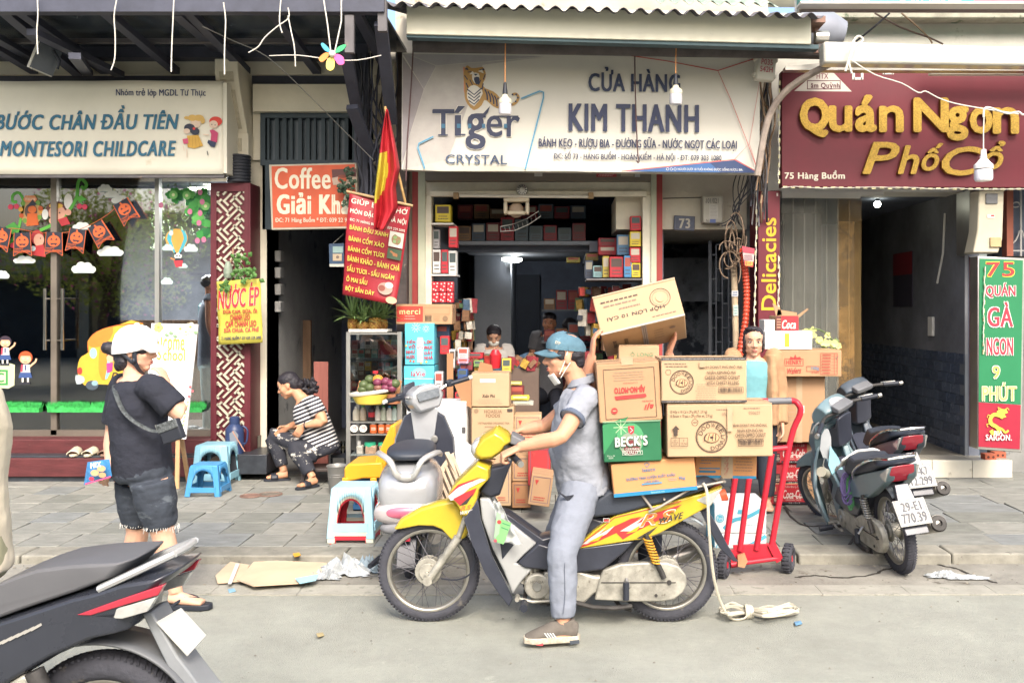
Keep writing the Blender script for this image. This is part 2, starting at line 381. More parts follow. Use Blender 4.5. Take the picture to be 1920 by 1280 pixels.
# --- kindergarten building ---------------------------------------------------
kg=thing('kindergarten_building','cream shopfront with glass doors, stickers and a red lattice column on the left','building',(wx(200),F,SZ))
def bp(name,m,par,*rects,**kw):
 for q in rects: b=MB();bpx(b,*q);o=b.build(name,m,par,**kw)
 return o
bp('upper_wall',cream,kg,(-260,92,700,140,9.2,9.6))
bp('dark_beam',steel,kg,(-260,132,700,160,9.25,9.6))
bp('wall',cream,kg,(-260,160,470,333,9.3,9.6),(474,158,655,209,9.15,9.6),(440,300,500,890,9.3,9.7),(474,209,496,300,9.25,9.7))
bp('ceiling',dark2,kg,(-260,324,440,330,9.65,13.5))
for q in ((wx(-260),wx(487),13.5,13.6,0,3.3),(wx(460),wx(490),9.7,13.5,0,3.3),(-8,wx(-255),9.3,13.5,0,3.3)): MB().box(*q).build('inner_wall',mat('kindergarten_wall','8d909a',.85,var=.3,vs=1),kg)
MB().box(-8,wx(490),9.2,13.5,.1,wz(815)).build('shop_floor',mat('dark_floor','4c443f',.3,var=.2),kg)
wood_in=mat('wood_panelling','8c6f57',.6,var=.2,vs=3,stretch=(6,1,.6))
b=MB()
for i in range(15): b.box(wx(-40)+i*.17,wx(-40)+i*.17+.162,10.6,10.66,.25,wz(608)+.12)
pan=[]
for i in range(15):
 bb=MB().box(-5.6+i*.19,-5.6+i*.19+.184,10.6+.004*(i % 3),10.66,.25,wz(600,10.6));bb.build('wood_panel',wood_in,kg)
def console(x0,x1,ytop,ybot,Yf,parent,depth=.5):
 c=MB();Xa,Xb=wx(x0,Yf),wx(x1,Yf);n=14;prof=[]
 zt,zb=wz(ytop,Yf),wz(ybot,Yf)
 for i in range(n+1):
  t=i/n;z=zt+(zb-zt)*t
  d=depth*(1-.62*(max(0,t-.12)/.62)**1.3) if t < .74 else depth*.40
  prof.append((z,F-d))
 vs=[];fs=[]
 for z,y in prof: vs += [(Xa,y,z),(Xb,y,z),(Xb,F+.05,z),(Xa,F+.05,z)]
 for i in range(n): fs += [(i*4+j,i*4+(j+1) % 4,i*4+4+(j+1) % 4,i*4+4+j) for j in range(4)]
 fs += [(0,1,2,3),(n*4,n*4+1,n*4+2,n*4+3)];c.add(vs,fs)
 o=c.build('bracket',cream,parent,bevel=.008)
 rough=mat('rough_cast','bfb7a2',.95,var=.15,bump=1.,bs=70,k=.9)
 w=Xb-Xa;p=MB()
 def pan(t0,t1):
  q=[]
  for i in range(7):
   t=t0+(t1-t0)*i/6;z=zt+(zb-zt)*t
   d=depth*(1-.62*(max(0,t-.12)/.62)**1.3) if t < .74 else depth*.40
   q.append((z,F-d-.008))
  for (z,y),(z2,y2) in zip(q,q[1:]): p.add([(Xa+w*.2,y,z),(Xb-w*.2,y,z),(Xb-w*.2,y2,z2),(Xa+w*.2,y2,z2)],[(0,1,2,3)])
 pan(.14,.24);p.build('rough_panel',rough,o);p=MB();pan(.32,.70);p.build('rough_panel',rough,o)
 p=MB();p.box(Xa-.015,Xb+.015,F-depth*.44,F+.05,zb-.005,zb+.22);o2=p.build('bracket_foot',cream,parent,bevel=.006)
 p=MB();p.box(Xa+.05,Xb-.05,F-depth*.44-.008,F-depth*.44,zb+.05,zb+.17);p.build('rough_panel',rough,o2)
console(402,446,110,285,8.85,kg,.45)
console(692,740,115,300,8.95,kg,.35)
fr=mat('bronze_frame','8b8175',.4,.5,var=.1)
gl=thing('glass_shopfront','glass shopfront with double door and cartoon stickers under the white banner','shopfront',(wx(150),9.22,.4))
for (x0,x1) in ((-260,96),(105,291),(298,395)):
 MB().box(wx(x0,9.2),wx(x1,9.2),9.2,9.212,wz(812),wz(326)).build('glass_pane',glassm,gl,smooth=0)
bp('mullion',fr,gl,(95,326,106,815,9.17,9.24));bp('mullion',alu,gl,(290,326,298,815,9.17,9.24))
bp('bottom_rail',fr,gl,(-260,806,397,822,9.17,9.25));bp('top_rail',fr,gl,(-260,318,397,331,9.17,9.25))
for x in (84,93,107,117):
 if x in (84,117):
  h=MB().cyl(P(x,541,9.06),P(x,656,9.06),.016,n=12)
  for y in (560,638): h.cyl(P(x,y,9.06),P(x+(9 if x==84 else -9),y,9.17),.008,n=8)
  h.build('door_handle',chrome,gl)
 else: MB().cyl(P(x,541,9.30),P(x,656,9.30),.016,n=12).build('door_handle',chrome,gl)
lc=thing('lattice_column','dark red column cover with pale cut-out lattice pattern beside the coffee door','column cover',(wx(430,9),9.0,.3))
x0,x1,z0,z1=wx(397,9),wx(467,9),wz(852,9),wz(343,9)
MB().box(x0+.012,x1-.004,9.022,9.3,z0,z1-.004).build('core',redp,lc)
MB().box(x1-.003,x1+.012,9.0,9.31,z0,z1).build('side_panel',redp,lc,bevel=.003)
MB().box(x0-.012,x0+.011,9.0,9.31,z0,z1).build('side_panel',redp,lc,bevel=.003)
b=MB();mg=.045
b.box(x0+.011,x0+mg,9.0,9.02,z0,z1);b.box(x1-mg,x1-.003,9.0,9.02,z0,z1);b.box(x0+mg,x1-mg,9.0,9.02,z1-.08,z1);b.box(x0+mg,x1-mg,9.0,9.02,z0,z0+.04)
b.build('panel_frame',redp,lc)
b=MB();xa,xb,za,zb=x0+mg,x1-mg,z0+.04,z1-.08;st=.05;rw=.025
def clip(p,q):
 (ax,az),(bx_,bz)=p,q;t0,t1=0.,1.;dx,dz=bx_-ax,bz-az
 for pp,qq in ((-dx,ax-xa),(dx,xb-ax),(-dz,az-za),(dz,zb-az)):
  if abs(pp) < 1e-9:
   if qq < 0: return None
  else:
   r_=qq/pp
   if pp < 0: t0=max(t0,r_)
   else: t1=min(t1,r_)
 if t0 >= t1-.02: return None
 return (ax+dx*t0,az+dz*t0),(ax+dx*t1,az+dz*t1)
un=6.4*9/FPX;d=un/math.sqrt(2)
def LP(i,j): return (xa+(i-j)*d,za+(i+j)*d)
for I in range(-2,16):
 for K in range(-10,16):
  for q in ((.2,.6,4.4,.6),(-1.2,2.1,2.2,2.1),(3.4,2.1,5.8,2.1),(.2,3.6,7.2,3.6),(3,3.6,3,5.0),(-1,5.1,1.8,5.1),(4.2,5.1,5.8,5.1),(4.4,.6,4.4,2.1)):
   o_=(I+K) % 2;A_,B_=((q[0],q[1]),(q[2],q[3])) if o_ else ((q[1],6-q[0]),(q[3],6-q[2]))
   c=clip(LP(I*6+A_[0],K*6+A_[1]),LP(I*6+B_[0],K*6+B_[1]))
   if c: b.bar((c[0][0],9.012,c[0][1]),(c[1][0],9.012,c[1][1]),.019,.0195,(1,0,0))
stuff(b.build('lattice',mat('pale_core','cbc6b0',.7),lc,smooth=0))
bp('plinth',blackst,kg,(395,852,500,889,8.8,9.3),bevel=.006)
MB().tube([P(448,292,9.05),P(448,343,9.05)],.098,20).build('duct_core',black,kg)
du=thing('corrugated_duct','black corrugated duct standing on top of the red lattice column','duct',P(448,343,9.05))
b=MB()
for i in range(9): b.torus(P(448,294+i*5.8,9.05),(0,0,1),.098,.013,24,8)
b.build('duct',mat('duct_black','3b3e46',.4),du)
for x_ in (-4.6,-6.2):
 ll=bpy.data.lights.new('tube_light_light','AREA');ll.energy=150;ll.size=.9;ll.size_y=.15;ll.shape='RECTANGLE';lo=bpy.data.objects.new('tube_light_light',ll);COL.objects.link(lo);lo.location=(x_+.7,10.6,2.9)
sp_=thing('shop_steps','worn dark red wooden steps below the glass shopfront','steps',(wx(200,9),8.9,SZ))
MB().box(-8,wx(395,8.95),8.95,9.25,.06,wz(822,9.0)).build('riser',redw,sp_,bevel=.01)
MB().box(-8,wx(397,8.95),8.78,8.95,.06,wz(852,8.85)).build('tread',blackst,sp_,bevel=.006)
MB().box(-8,wx(396,8.95),8.745,8.78,SZ+.045,wz(857,8.8)).build('riser',redw,sp_,bevel=.008)
MB().box(-8,wx(395,8.95),8.77,8.80,SZ,SZ+.044).build('base',blackst,sp_)
# --- coffee house building ----------------------------------------------------
ch=thing('coffee_house_building','narrow building with dark open doorway behind the orange coffee sign','building',(wx(600),F,SZ))
corr=mat('corridor_wall','b9b9b6',.9,var=.15,vs=1.5,bump=.2,col2='7c7f82',c2s=2,c2t=.58,k=.7)
MB().box(wx(500)-.03,wx(500),9.31,12.5,0,3.5).build('corridor_wall',corr,ch)
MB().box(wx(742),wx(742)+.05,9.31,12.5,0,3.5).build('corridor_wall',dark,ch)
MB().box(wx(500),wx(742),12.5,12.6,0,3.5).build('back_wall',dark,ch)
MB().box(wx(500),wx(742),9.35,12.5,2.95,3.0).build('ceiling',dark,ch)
MB().box(wx(497),wx(742),9.2,12.5,0,SZ+.03).build('floor',mat('corridor_floor','777775',.6),ch)
tr=thing('transom_grille','dark green metal transom with vertical slats above the coffee sign','grille',(wx(580),9.25,wz(305)))
grn=mat('dark_green_metal','3c4a52',.5,var=.15)
MB().box(wx(492),wx(740),9.3,9.33,wz(430),wz(209)).build('backing',mat('frosted_pane','5c6a74',.3,var=.3,vs=1.5),tr)
for q in ((488,208,497,310),(497,208,690,221),(497,300,690,430)): bp('frame',grn,tr,(*q,9.22,9.3))
for i in range(12):
 x=501+i*14.5;bp('slat',grn,tr,(x,221,x+(7 if i % 3 else 4),300,9.24,9.28))
bp('wall',plaster2,ch,(655,60,742,300,9.3,9.6))
MB().box(wx(742,9.3),wx(765,9.3),9.32,9.6,0,3.4).build('wall',mat('brown_wall','6b5a55',.9,var=.2),ch)
for (ya,yb) in ((466,495),(497,526),(530,556),(560,590)):
 zc=wz((ya+yb)/2,9.6);MB().cbox((wx(500)+.03,9.62,zc),(.06,.13,.11)).build('meter',corr,ch,bevel=.01)
pl=thing('wooden_plank','reddish wooden plank standing upright in the coffee doorway','plank',(wx(601),9.4,.09))
MB().box(wx(588,9.5),wx(615,9.5),9.5,9.53,.09,wz(678,9.5)).build('board',mat('plank_wood','a4655a',.6,var=.15,stretch=(8,1,.5)),pl,bevel=.004)
# --- grocery building (number 73) ----------------------------------------------
g73=thing('grocery_building','grocery shopfront number 73 with open front under the beer banner','building',(wx(1000),F,SZ))
bp('upper_wall',plaster2,g73,(742,-800,1440,330,9.35,9.7),(1240,322,1400,430,9.3,9.6))
bp('post',mat('brown_strip','8c8272',.7),g73,(764,322,773,900,9.22,9.4))
bp('post',mat('red_post','a1423f',.6,var=.12,col2='bb8a78',c2s=14,c2t=.7),g73,(773,322,784,900,9.2,9.4),(1231,325,1242,900,9.2,9.4))
bp('post',mat('pale_green_post','bcbfa8',.7,var=.08,col2='8c8a7a',c2s=14,c2t=.7),g73,(784,322,797,900,9.17,9.4),(1221,325,1231,900,9.17,9.4))
bp('door_frame',offw,g73,(797,338,1221,366,9.2,9.35),(797,366,809,900,9.2,9.35),(1205,366,1221,900,9.2,9.35),bevel=.004)
bp('frame_lip',offw,g73,(806,358,1212,368,9.14,9.2),bevel=.004)
ro=thing('roller_shutter_box','brown roller shutter housing above the open grocery front','shutter box',(wx(1000),9.1,wz(338)))
bp('housing',mat('shutter_brown','7d756c',.6,var=.08),ro,(797,321,1221,338,9.05,9.35))
fc=pxface(ro,9.05);fc.rect(1118,325,1156,332,'a5404a').rect(1164,326,1188,331,'a99e90').rect(1190,325,1200,332,'b5b8ba').rect(1002,322,1017,331,'c7c3bb').lines(1121,326,1153,331,2,'e0c0c0');fc.done('sticker')
inw=mat('inner_wall','7c828e',.85,var=.15,vs=2)
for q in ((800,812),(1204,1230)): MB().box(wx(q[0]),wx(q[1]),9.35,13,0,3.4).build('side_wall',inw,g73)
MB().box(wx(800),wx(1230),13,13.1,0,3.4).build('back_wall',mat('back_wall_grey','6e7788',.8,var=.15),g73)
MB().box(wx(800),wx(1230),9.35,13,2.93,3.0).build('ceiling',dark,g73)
MB().box(wx(797),wx(1230),9.25,13,0,SZ+.04).build('floor',mat('shop_floor','77706a',.5,var=.15),g73)
b=MB();bpx(b,850,452,1105,459,9.7,12.99);b.build('mezzanine_slab',mat('slab_grey','6f757c',.7),g73)
b=MB();bpx(b,853,459,1105,472,9.9,10.0);b.build('mezzanine_beam',dark2,g73)
b=MB();bpx(b,1105,452,1152,472,9.8,12.99);b.build('mezzanine_beam',inw,g73)
b=MB();b.box(wx(890,11.5),wx(958,11.5),11.5,12.99,.1,wz(470,11.5)-.002);b.build('tiled_pillar',mat('grey_tiles','8c939c',.4,var=.08),g73)
b=MB();b.box(wx(962,12.9),wx(1012,12.9),12.9,12.99,.1,wz(515,12.9));b.build('inner_door',mat('door_dark','333b49',.6),g73)
b=MB();bpx(b,1155,366,1206,430,9.36,10.2);b.build('wall_box',cream,g73,bevel=.004)
lp=thing('ceiling_lamp','lit round white ceiling lamp inside the grocery','ceiling lamp',P(957,490,11.6))
MB().lathe([(.001,-.02),(.1,-.02),(.14,0),(.14,.03),(.05,.045),(.001,.045)],P(957,489,11.6),(0,0,1),24).build('diffuser',mat('lamp_glow','fff8e8',.5,emit=5,k=1),lp)
ll=bpy.data.lights.new('ceiling_lamp_light','POINT');ll.energy=10;ll.shadow_soft_size=.14;lo=bpy.data.objects.new('ceiling_lamp_light',ll);COL.objects.link(lo);lo.location=P(957,503,11.55)
t=thing('fluorescent_tube','long unlit fluorescent tube along the top of the grocery opening','tube lamp',P(980,367,9.12))
MB().cyl(P(862,367,9.1),P(1103,369,9.1),.016).build('tube',mat('tube_white','dcd6c8',.3,var=0),t)
for x in (855,1108): MB().cbox(P(x,367,9.1),(.05,.05,.06)).build('end_cap',mat('old_brass','a58a66',.6),t,bevel=.006)
t=thing('door_ornament','small round chrome dial ornament over the grocery opening','ornament',P(979,356,9.12))
MB().lathe([(.001,.012),(.02,.012),(.022,.02),(.05,.018),(.055,0),(.001,0)],P(979,356,9.135),(0,-1,0),24).build('dial',alu,t)
b=MB()
for i in range(12):
 a=i*PI/6;c=P(979,356,9.11);b.bar(c+V((math.cos(a)*.025,0,math.sin(a)*.025)),c+V((math.cos(a)*.05,0,math.sin(a)*.05)),.005,.006)
b.build('spokes',black,t)
t=thing('wall_fan','cream plastic hooded lamp hanging below the frame of the grocery opening','lamp',P(970,372,9.15))
b=MB();bpx(b,944,370,992,378,9.1,9.22);bpx(b,944,378,951,401,9.1,9.22);bpx(b,985,378,992,401,9.1,9.22);bpx(b,951,395,985,402,9.1,9.2);b.build('hood',mat('aged_plastic','d8ccb2',.5),t,bevel=.012)
MB().ell(P(968,394,9.2),(.075,.06,.075)).build('lamp_bowl',mat('tan_bowl','b8a28c',.5),t)
t=thing('wire_rack','curved wire guard hanging under the mezzanine of the grocery','wire guard',P(975,420,9.4))
b=MB();A=[P(938+x,y,9.45) for x,y in ((0,425),(25,420),(50,410),(72,396),(76,405),(55,420),(28,432),(0,434))]
b.tube(A,.004,6,closed=True);
for i in range(9):
 u=i/9;b.tube([P(938+u*74,426-u*u*29,9.45),P(940+u*74,434-u*u*27,9.45)],.003,5)
b.build('wire',alu,t)
# --- alley -----------------------------------------------------------------------
al=thing('alley_passage','dark covered passage beside the grocery with whitewashed lintel','passage',(wx(1320),F,SZ))
MB().box(wx(1244),wx(1412),9.35,14,wz(428),wz(428)+.05).build('ceiling',plaster2,al)
MB().box(wx(1240),wx(1246),9.4,14,0,3).build('side_wall',inw,al)
aw=mat('alley_wall','9aa1aa',.9,var=.3,vs=1.5,col2='4a515c',c2s=2,c2t=.55)
MB().box(wx(1408),wx(1420),9.35,14,0,3).build('side_wall',aw,al)
MB().box(wx(1244),wx(1412),11.6,11.7,0,3).build('back_wall',aw,al)
MB().box(wx(1244),wx(1412),9.2,14,0,SZ+.02).build('floor',mat('alley_floor','666661',.8),al)
MB().cbox((P(1290,525,11.2)),(.7,.3,.5)).build('bulkhead',aw,al)
gt=thing('alley_gate','dark folding iron gate standing open in the alley','gate',P(1360,660,9.6))
gm=mat('gate_iron','42474d',.6,var=.2)
ga,gb=V((wx(1331,9.5),9.5,0)),V((wx(1398,9.5),9.42,0))
for u in (0,1):
 p=ga+(gb-ga)*u;MB().bar(p+V((0,0,.1)),p+V((0,0,wz(452,9.5))),.03,.03).build('post',gm,gt)
for i in range(1,6):
 p=ga+(gb-ga)*(i/6);MB().bar(p+V((0,0,.1)),p+V((0,0,wz(460,9.5))),.014,.014).build('upright',gm,gt)
b=MB()
for i in range(6):
 for j in range(12):
  z=.25+j*.24+(i % 2)*.1;p=ga+(gb-ga)*(i/6);q=ga+(gb-ga)*((i+1)/6);b.bar(p+V((0,0,z)),q+V((0,0,z)),.012,.012)
b.build('crossbars',gm,gt)
MB().box(wx(1400,9.3),wx(1412,9.3),9.31,9.6,0,wz(330)).build('pier',grime,al)
t=thing('house_number_plate','dark blue enamel house number plate reading 73','number plate',P(1283,420,9.28))
MB().px([(1264,404),(1303,406),(1302,433),(1263,431)],9.28,.02).build('plate',mat('enamel_navy','474e63',.4,var=.2,vs=20),t,bevel=.003)
fc=pxface(t,9.268);fc.frame(1266,407,1300,430,.8,'6a7080').text('73',1273,410,1294,428,'b8b2a4',bold=.05);fc.done()
t=thing('meter_cabinet','grey electric meter cabinet on the lintel right of number 73','meter cabinet',P(1336,418,9.2))
mg_=mat('cabinet_grey','b9b5a8',.6,var=.1,col2='938b7e',c2s=10)
bp('cabinet',mg_,t,(1318,367,1356,418,9.14,9.3),bevel=.014)
fc=pxface(t,9.135);fc.text('101/021',1324,372,1347,381,'4a4a52').rect(1330,384,1346,410,'c6c2b8').lines(1331,385,1345,409,9,'8d8a88').rect(1331,411,1342,418,'5a6a9a').text('N',1324,411,1328,416,'55555a');fc.done('label')
MB().tube([P(1243,372,9.28),P(1290,371,9.28),P(1318,370,9.28)],.004,6).build('cable',wireb,t)
# --- restaurant -------------------------------------------------------------------
rs=thing('restaurant_building','restaurant front number 75 with dark tiled side wall and pale upper wall','building',(wx(1700),F,SZ))
bp('upper_wall',mat('pale_upper_wall','d9d7cc',.85,var=.08,vs=1.5,bump=.2,col2='b5b2a2',c2s=3,c2t=.66,k=.95),rs,(1440,33,2300,360,9.3,9.7),(1440,-800,2300,-10,9.3,9.7))
bp('ledge',mat('mossy_ledge','c2beac',.9,var=.2,vs=6,col2='6f7a64',c2s=5,c2t=.58),rs,(1495,22,2300,34,9.12,9.4),bevel=.01)
MB().box(wx(1812,9.3),wx(1832,9.3),9.25,9.6,0,wz(355)).build('wall',inw,rs)
MB().box(wx(1465),wx(1832),13,13.1,0,3.4).build('back_wall',mat('restaurant_back','747a86',.7,var=.2,vs=1),rs)
MB().box(wx(1455),wx(1465),9.35,13,0,3.4).build('side_wall',mat('restaurant_side','6b6156',.8,var=.2),rs)
MB().box(wx(1463),wx(1832),9.35,13,2.78,2.85).build('ceiling',dark2,rs)
MB().box(wx(1809,9.25),wx(1809,9.25)+.03,9.25,13,1.2,2.8).build('side_wall',mat('worn_side_wall','787a7e',.75,var=.3,vs=1.2,bump=.3,bs=12,col2='8d8f8e',c2s=1.6,c2t=.64),rs)
tw_=MB().box(wx(1809,9.25)+.001,wx(1809,9.25)+.03,9.25,13,.1,1.2).build('tile_wall',mat('tile_grout','6d7278',.8),rs)
tlm=[mat('wall_tile_%d' % i,c,.25,var=.1) for i,c in enumerate(('566070','5f6876','505967'))]
src=[MB().box(-.006,.0,.002,.208,.002,.098).build('tile',m,None,bevel=.002,seg=1) for m in tlm]
r=random.Random(2)
for j in range(11):
 for i in range(15):
  y=9.26+i*.21+(.105 if j % 2 else 0);
  if y > 12.3: continue
  o=r.choice(src).copy();COL.objects.link(o);o.name='tile';o.parent=tw_;o.location=V((wx(1809,9.25),y,.1+j*.1))-V(rs['_loc'])
for o in src: bpy.data.objects.remove(o)
stp=thing('tiled_step','pale tiled doorstep of the restaurant','step',P(1740,893,8.97))
wt=mat('white_step_tile','d0ccbc',.35,var=.08,col2='a8a394',c2s=8,k=.9)
MB().box(wx(1600,8.95),wx(1898,8.95),8.99,9.3,SZ,wz(862,8.97)-.008).build('core',grout,stp)
for i in range(4): MB().box(wx(1598,8.95)+i*.375,wx(1598,8.95)+i*.375+.37,8.955,8.988,SZ+.002,wz(862,8.97)).build('tile',wt,stp,bevel=.003)
for i in range(4): MB().box(wx(1598,8.95)+i*.375,wx(1598,8.95)+i*.375+.37,8.99,9.28,wz(862,8.97)-.007,wz(862,8.97)).build('tile',mat('step_top_tile','a9a496',.35,var=.1,k=.85),stp,bevel=.003)
MB().box(wx(1463),wx(1832),9.3,13,0,wz(862,8.97)).build('floor',mat('restaurant_floor','8a8578',.4,var=.1),rs)
bp('side_pier',grime,rs,(1885,358,2300,895,9.3,9.7),(1444,357,1463,895,9.3,9.7))
#================================================================banners,signs,awnings
def signbox(t,rect,Y,th,m,name='panel',**kw):
 b=MB();bpx(b,*rect,Y,Y+th);return b.build(name,m,t,**kw)
vinyl=mat('vinyl_white','e0dccb',.5,var=.04,vs=1.5,k=.92,col2='cfc6ae',c2s=2.5,c2t=.66)
# --- kindergarten banner
t=thing('shop_banner','cream kindergarten banner with blue capital lettering over the glass shopfront','banner',P(150,326,8.8))
x0,x1,z0,z1=wx(-230,8.8),wx(420,8.8),wz(327,8.8),wz(152,8.8)
def wav(q):
 return V((q.x,q.y-.012*math.sin(q.x*3.1+q.z*2)-.006*math.sin(q.x*9-q.z*7),q.z))
b=MB();b.grid(lambda u,v: wav(V((x0+(x1-x0)*u,8.8,z0+(z1-z0)*v))),60,12)
b.build('fabric',vinyl,t,solid=.004,smooth=60)
MB().box(x1-.004,x1+.03,8.79,9.1,z0+.01,z1-.02).build('side_return',vinyl,t)
MB().box(x0,x1,8.80,8.84,z0-.03,z0-.004).build('bottom_rod',steel2,t)
fc=pxface(t,8.794,warp=wav,step=.0003,off=.002)
blu='3c7691'
fc.text('Nhóm trẻ lớp MGDL Tư Thục',219,167,386,184,'2f426e',bold=.015)
fc.text('BƯỚC CHÂN ĐẦU TIÊN',-9,199,337,243,'2c4f74',bold=.035,shear=.22).text('BƯỚC CHÂN ĐẦU TIÊN',-9,199,337,243,blu,bold=.022,shear=.22)
fc.text('MONTESORI CHILDCARE',1,265,332,293,'2c4f74',bold=.05,shear=.22).text('MONTESORI CHILDCARE',1,265,332,293,blu,bold=.03,shear=.22)
sk='ecd3bc'
fc.disc(368,231,9,sk).disc(362,222,8,'dfb766',6).disc(374,222,9,'dfb766',6).disc(352,222,5,'dfb766',3).disc(381,227,4,'dfb766',6)
fc.poly([(352,255),(373,254),(382,274),(366,279),(353,277)],'dcae4e')
for i in range(4): fc.line([(357+i*5,257),(355+i*7,276)],.8,'c39440')
fc.disc(357,241,10,'343a4c',8).disc(367,247,8,'343a4c',7).disc(352,247,6,sk,5).disc(365,242,2.5,'d8433f').poly([(344,262),(354,260),(355,270),(346,271)],'d95c7e').line([(345,274),(347,284)],1.2,sk).line([(352,280),(352,296)],1.5,sk)
fc.disc(405,228,12,'e04a3c',9).disc(401,234,8,sk,7.5).disc(398,234,1,'30343f').disc(404,235,1,'30343f').line([(399,239),(403,240)],.8,'b04038')
fc.poly([(394,245),(400,243),(410,250),(408,268),(396,265),(397,252)],'c94a72').poly([(392,263),(407,268),(404,277),(396,275),(390,268)],'33405c').line([(382,253),(393,254)],2,sk).line([(390,284),(392,292)],1.5,'444444')
fc.done()
# --- banner of the grocery
t=thing('beer_banner','large grey-white beer banner with tiger emblem and navy shop name over the grocery','banner',P(1090,325,8.5))
Yb=8.5
bm_=mat('banner_grey','cbc8bd',.45,var=.03,vs=1,k=.92)
b=MB()
xa,xb=wx(754,Yb),wx(1425,Yb)
q=[P(754,99,Yb),P(1425,107,Yb),P(1424,326,Yb),P(753,318,Yb)]
b.prism(q,(0,.1,0));b.build('panel',bm_,t)
fc=Face(t,P(0,0,Yb-.0005),(Yb/FPX,0,-.0119*Yb/FPX),(0,0,-Yb/FPX))
D=.0119
def ty(x,y): return (x,y-D*x)
class TF:
 pass
def tt(s,x0,y0,x1,y1,m,**k): k_=D*(x0+x1)/2;fc.text(s,x0,y0-k_,x1,y1-k_,m,**k)
def tp(pts,m,sub=0): fc.poly([ty(*p) for p in pts],m,sub)
def tl(pts,w,m,**k): fc.line([ty(*p) for p in pts],w,m,**k)
tp([(755,101),(818,124),(795,168)],'a9a5a6');tp([(755,106),(795,168),(768,258),(754,310)],'9e9799');tp([(755,101),(1020,106),(818,124)],'b0adac');tp([(818,124),(795,168),(768,258),(754,318),(840,300),(905,122),(1020,107)],'b9b4ae')
tp([(754,318),(830,302),(1090,322),(1090,321.5),(830,321)],'c6c3b4')
tl([(770,104),(818,124),(870,119),(1030,108)],.8,'cfcabd');tl([(818,124),(795,168),(766,262)],.8,'cbc6bb')
tl([(755,103),(795,168)],.7,'cfcabd')
go,nv,wh='b08a4d','333a52','dedace'
tl([(862+8,126),(871,150),(873,180),(888,206)],3,'d98a62',sub=3)
tp([(872,128),(877,123),(884,128),(898,127),(905,126),(909,132),(911,140),(909,150),(905,158),(910,166),(925,172),(938,185),(940,204),(925,200),(916,192),(908,188),(903,198),(889,207),(876,195),(871,180),(872,160),(869,145)],go,2)
for p in ([(880,140),(886,134),(891,139)],[(896,134),(904,131),(907,138)]): tp(p,wh)
tp([(886,138),(897,138),(899,148),(893,158),(886,150)],wh,2);tp([(889,146),(898,145),(899,155),(894,159),(890,154)],nv,2);tp([(888,139),(896,139),(892,143)],nv)
for p in ([(871,130),(876,127),(879,133)],[(905,128),(909,131),(905,134)]): tp(p,nv)
for a,c_,w in (((874,156),(880,170),2.2),((906,157),(904,168),2.2),((877,136),(884,135),1.6),((899,132),(906,130),1.6),((871,142),(877,150),1.8),((910,140),(906,150),1.8),((881,150),(886,160),1.6),((902,150),(897,160),1.6)): tl([a,c_],w,nv)
tp([(878,166),(889,160),(900,166),(905,176),(889,200),(876,184)],wh,2)
for i in range(4): tl([(876+i,168+i*7),(889,178+i*6),(903-i*1.5,166+i*7)],2.2,nv)
for i in range(5): tl([(909+i*6,168+i*4),(913+i*6,177+i*4),(914+i*6,188+i*4)],2.4,nv,sub=2)
tl([(955,198),(966,194),(972,184),(968,177),(961,178)],5,go,sub=3)
for p in ((959,196),(967,191),(971,184),(968,178),(961,178)): fc.disc(*ty(*p),1.8,nv)
for m_,bd in ((wh,.07),(nv,.028)):
 tt('T',811,207,852,255,m_,bold=bd);tt('í',852,200,872,255,m_,bold=bd);tt('er',912,218,975,257,m_,bold=bd);
tt('g',873,214,911,280,wh,bold=.055);tt('g',873,214,911,280,nv,bold=.03)
for (xa_,xb_,y_) in ((812,852,208),(860,873,253),(822,840,254),(925,972,219)): tl([(xa_,y_),(xb_,y_)],5 if y_==208 else 2.5,nv)
tp([(900,220),(919,200),(915,212),(903,226)],nv)
for (x_,w_) in ((828,7),(857,7),(878,6),(904,6),(945,6)): fc.rect(x_,233-D*x_,x_+w_,241-D*x_,'3c6f8c')
tt('CRYSTAL',836,291,951,308,'41526e',bold=.02)
for w_,m_ in ((3.4,'86b8cf'),(1.1,'2f7397')):
 tl([(977,186),(1012,172),(1019,174),(1019,184),(985,318)],w_,m_);tl([(813,257),(786,270),(784,278),(797,317)],w_,m_)
tt('CỬA HÀNG',1103,128,1275,173,'303c5a',bold=.032)
tt('KIM THANH',1066,197,1310,247,'343d5c',bold=.045);tt('BÁNH KẸO - RƯỢU BIA - ĐƯỜNG SỮA - NƯỚC NGỌT CÁC LOẠI',1010,258,1381,282,'333a58',bold=.022)
for x_,w_ in ((1069,8),(1103,8),(1122,8),(1137,8),(1181,8),(1206,8),(1226,8),(1265,8),(1284,8),(1300,8)): pass
tt('ĐC: SỐ 73 - HÀNG BUỒM - HOÀN KIẾM - HÀ NỘI - ĐT: 079 303 1080',1038,285,1352,303,'363c58',bold=.018)
tp([(1165,322),(1376,301),(1380,300),(1422,325)],'3f679c');tp([(1330,306),(1377,301),(1421,325),(1350,324)],'33466f')
tl([(1165,322),(1290,309),(1376,300),(1421,324)],1.6,'d9604f');tl([(1376,300),(1404,270),(1420,322)],1,'c96a68')
tl([(1168,104),(1250,116),(1345,134),(1425,108)],1.8,'c75a50');tl([(1345,134),(1370,190),(1398,262),(1420,322)],1.2,'c9706a');tl([(1404,270),(1424,150)],1,'c98a84')
tt('NGƯỜI DƯỚI 18 TUỔI KHÔNG ĐƯỢC UỐNG RƯỢU, BIA.',1270,314,1392,322,'d5d8dc',bold=.01)
for i in range(3): fc.ring(1251+i*7,318-D*1255,2.4,.8,'d5d8dc',12)
fc.done()
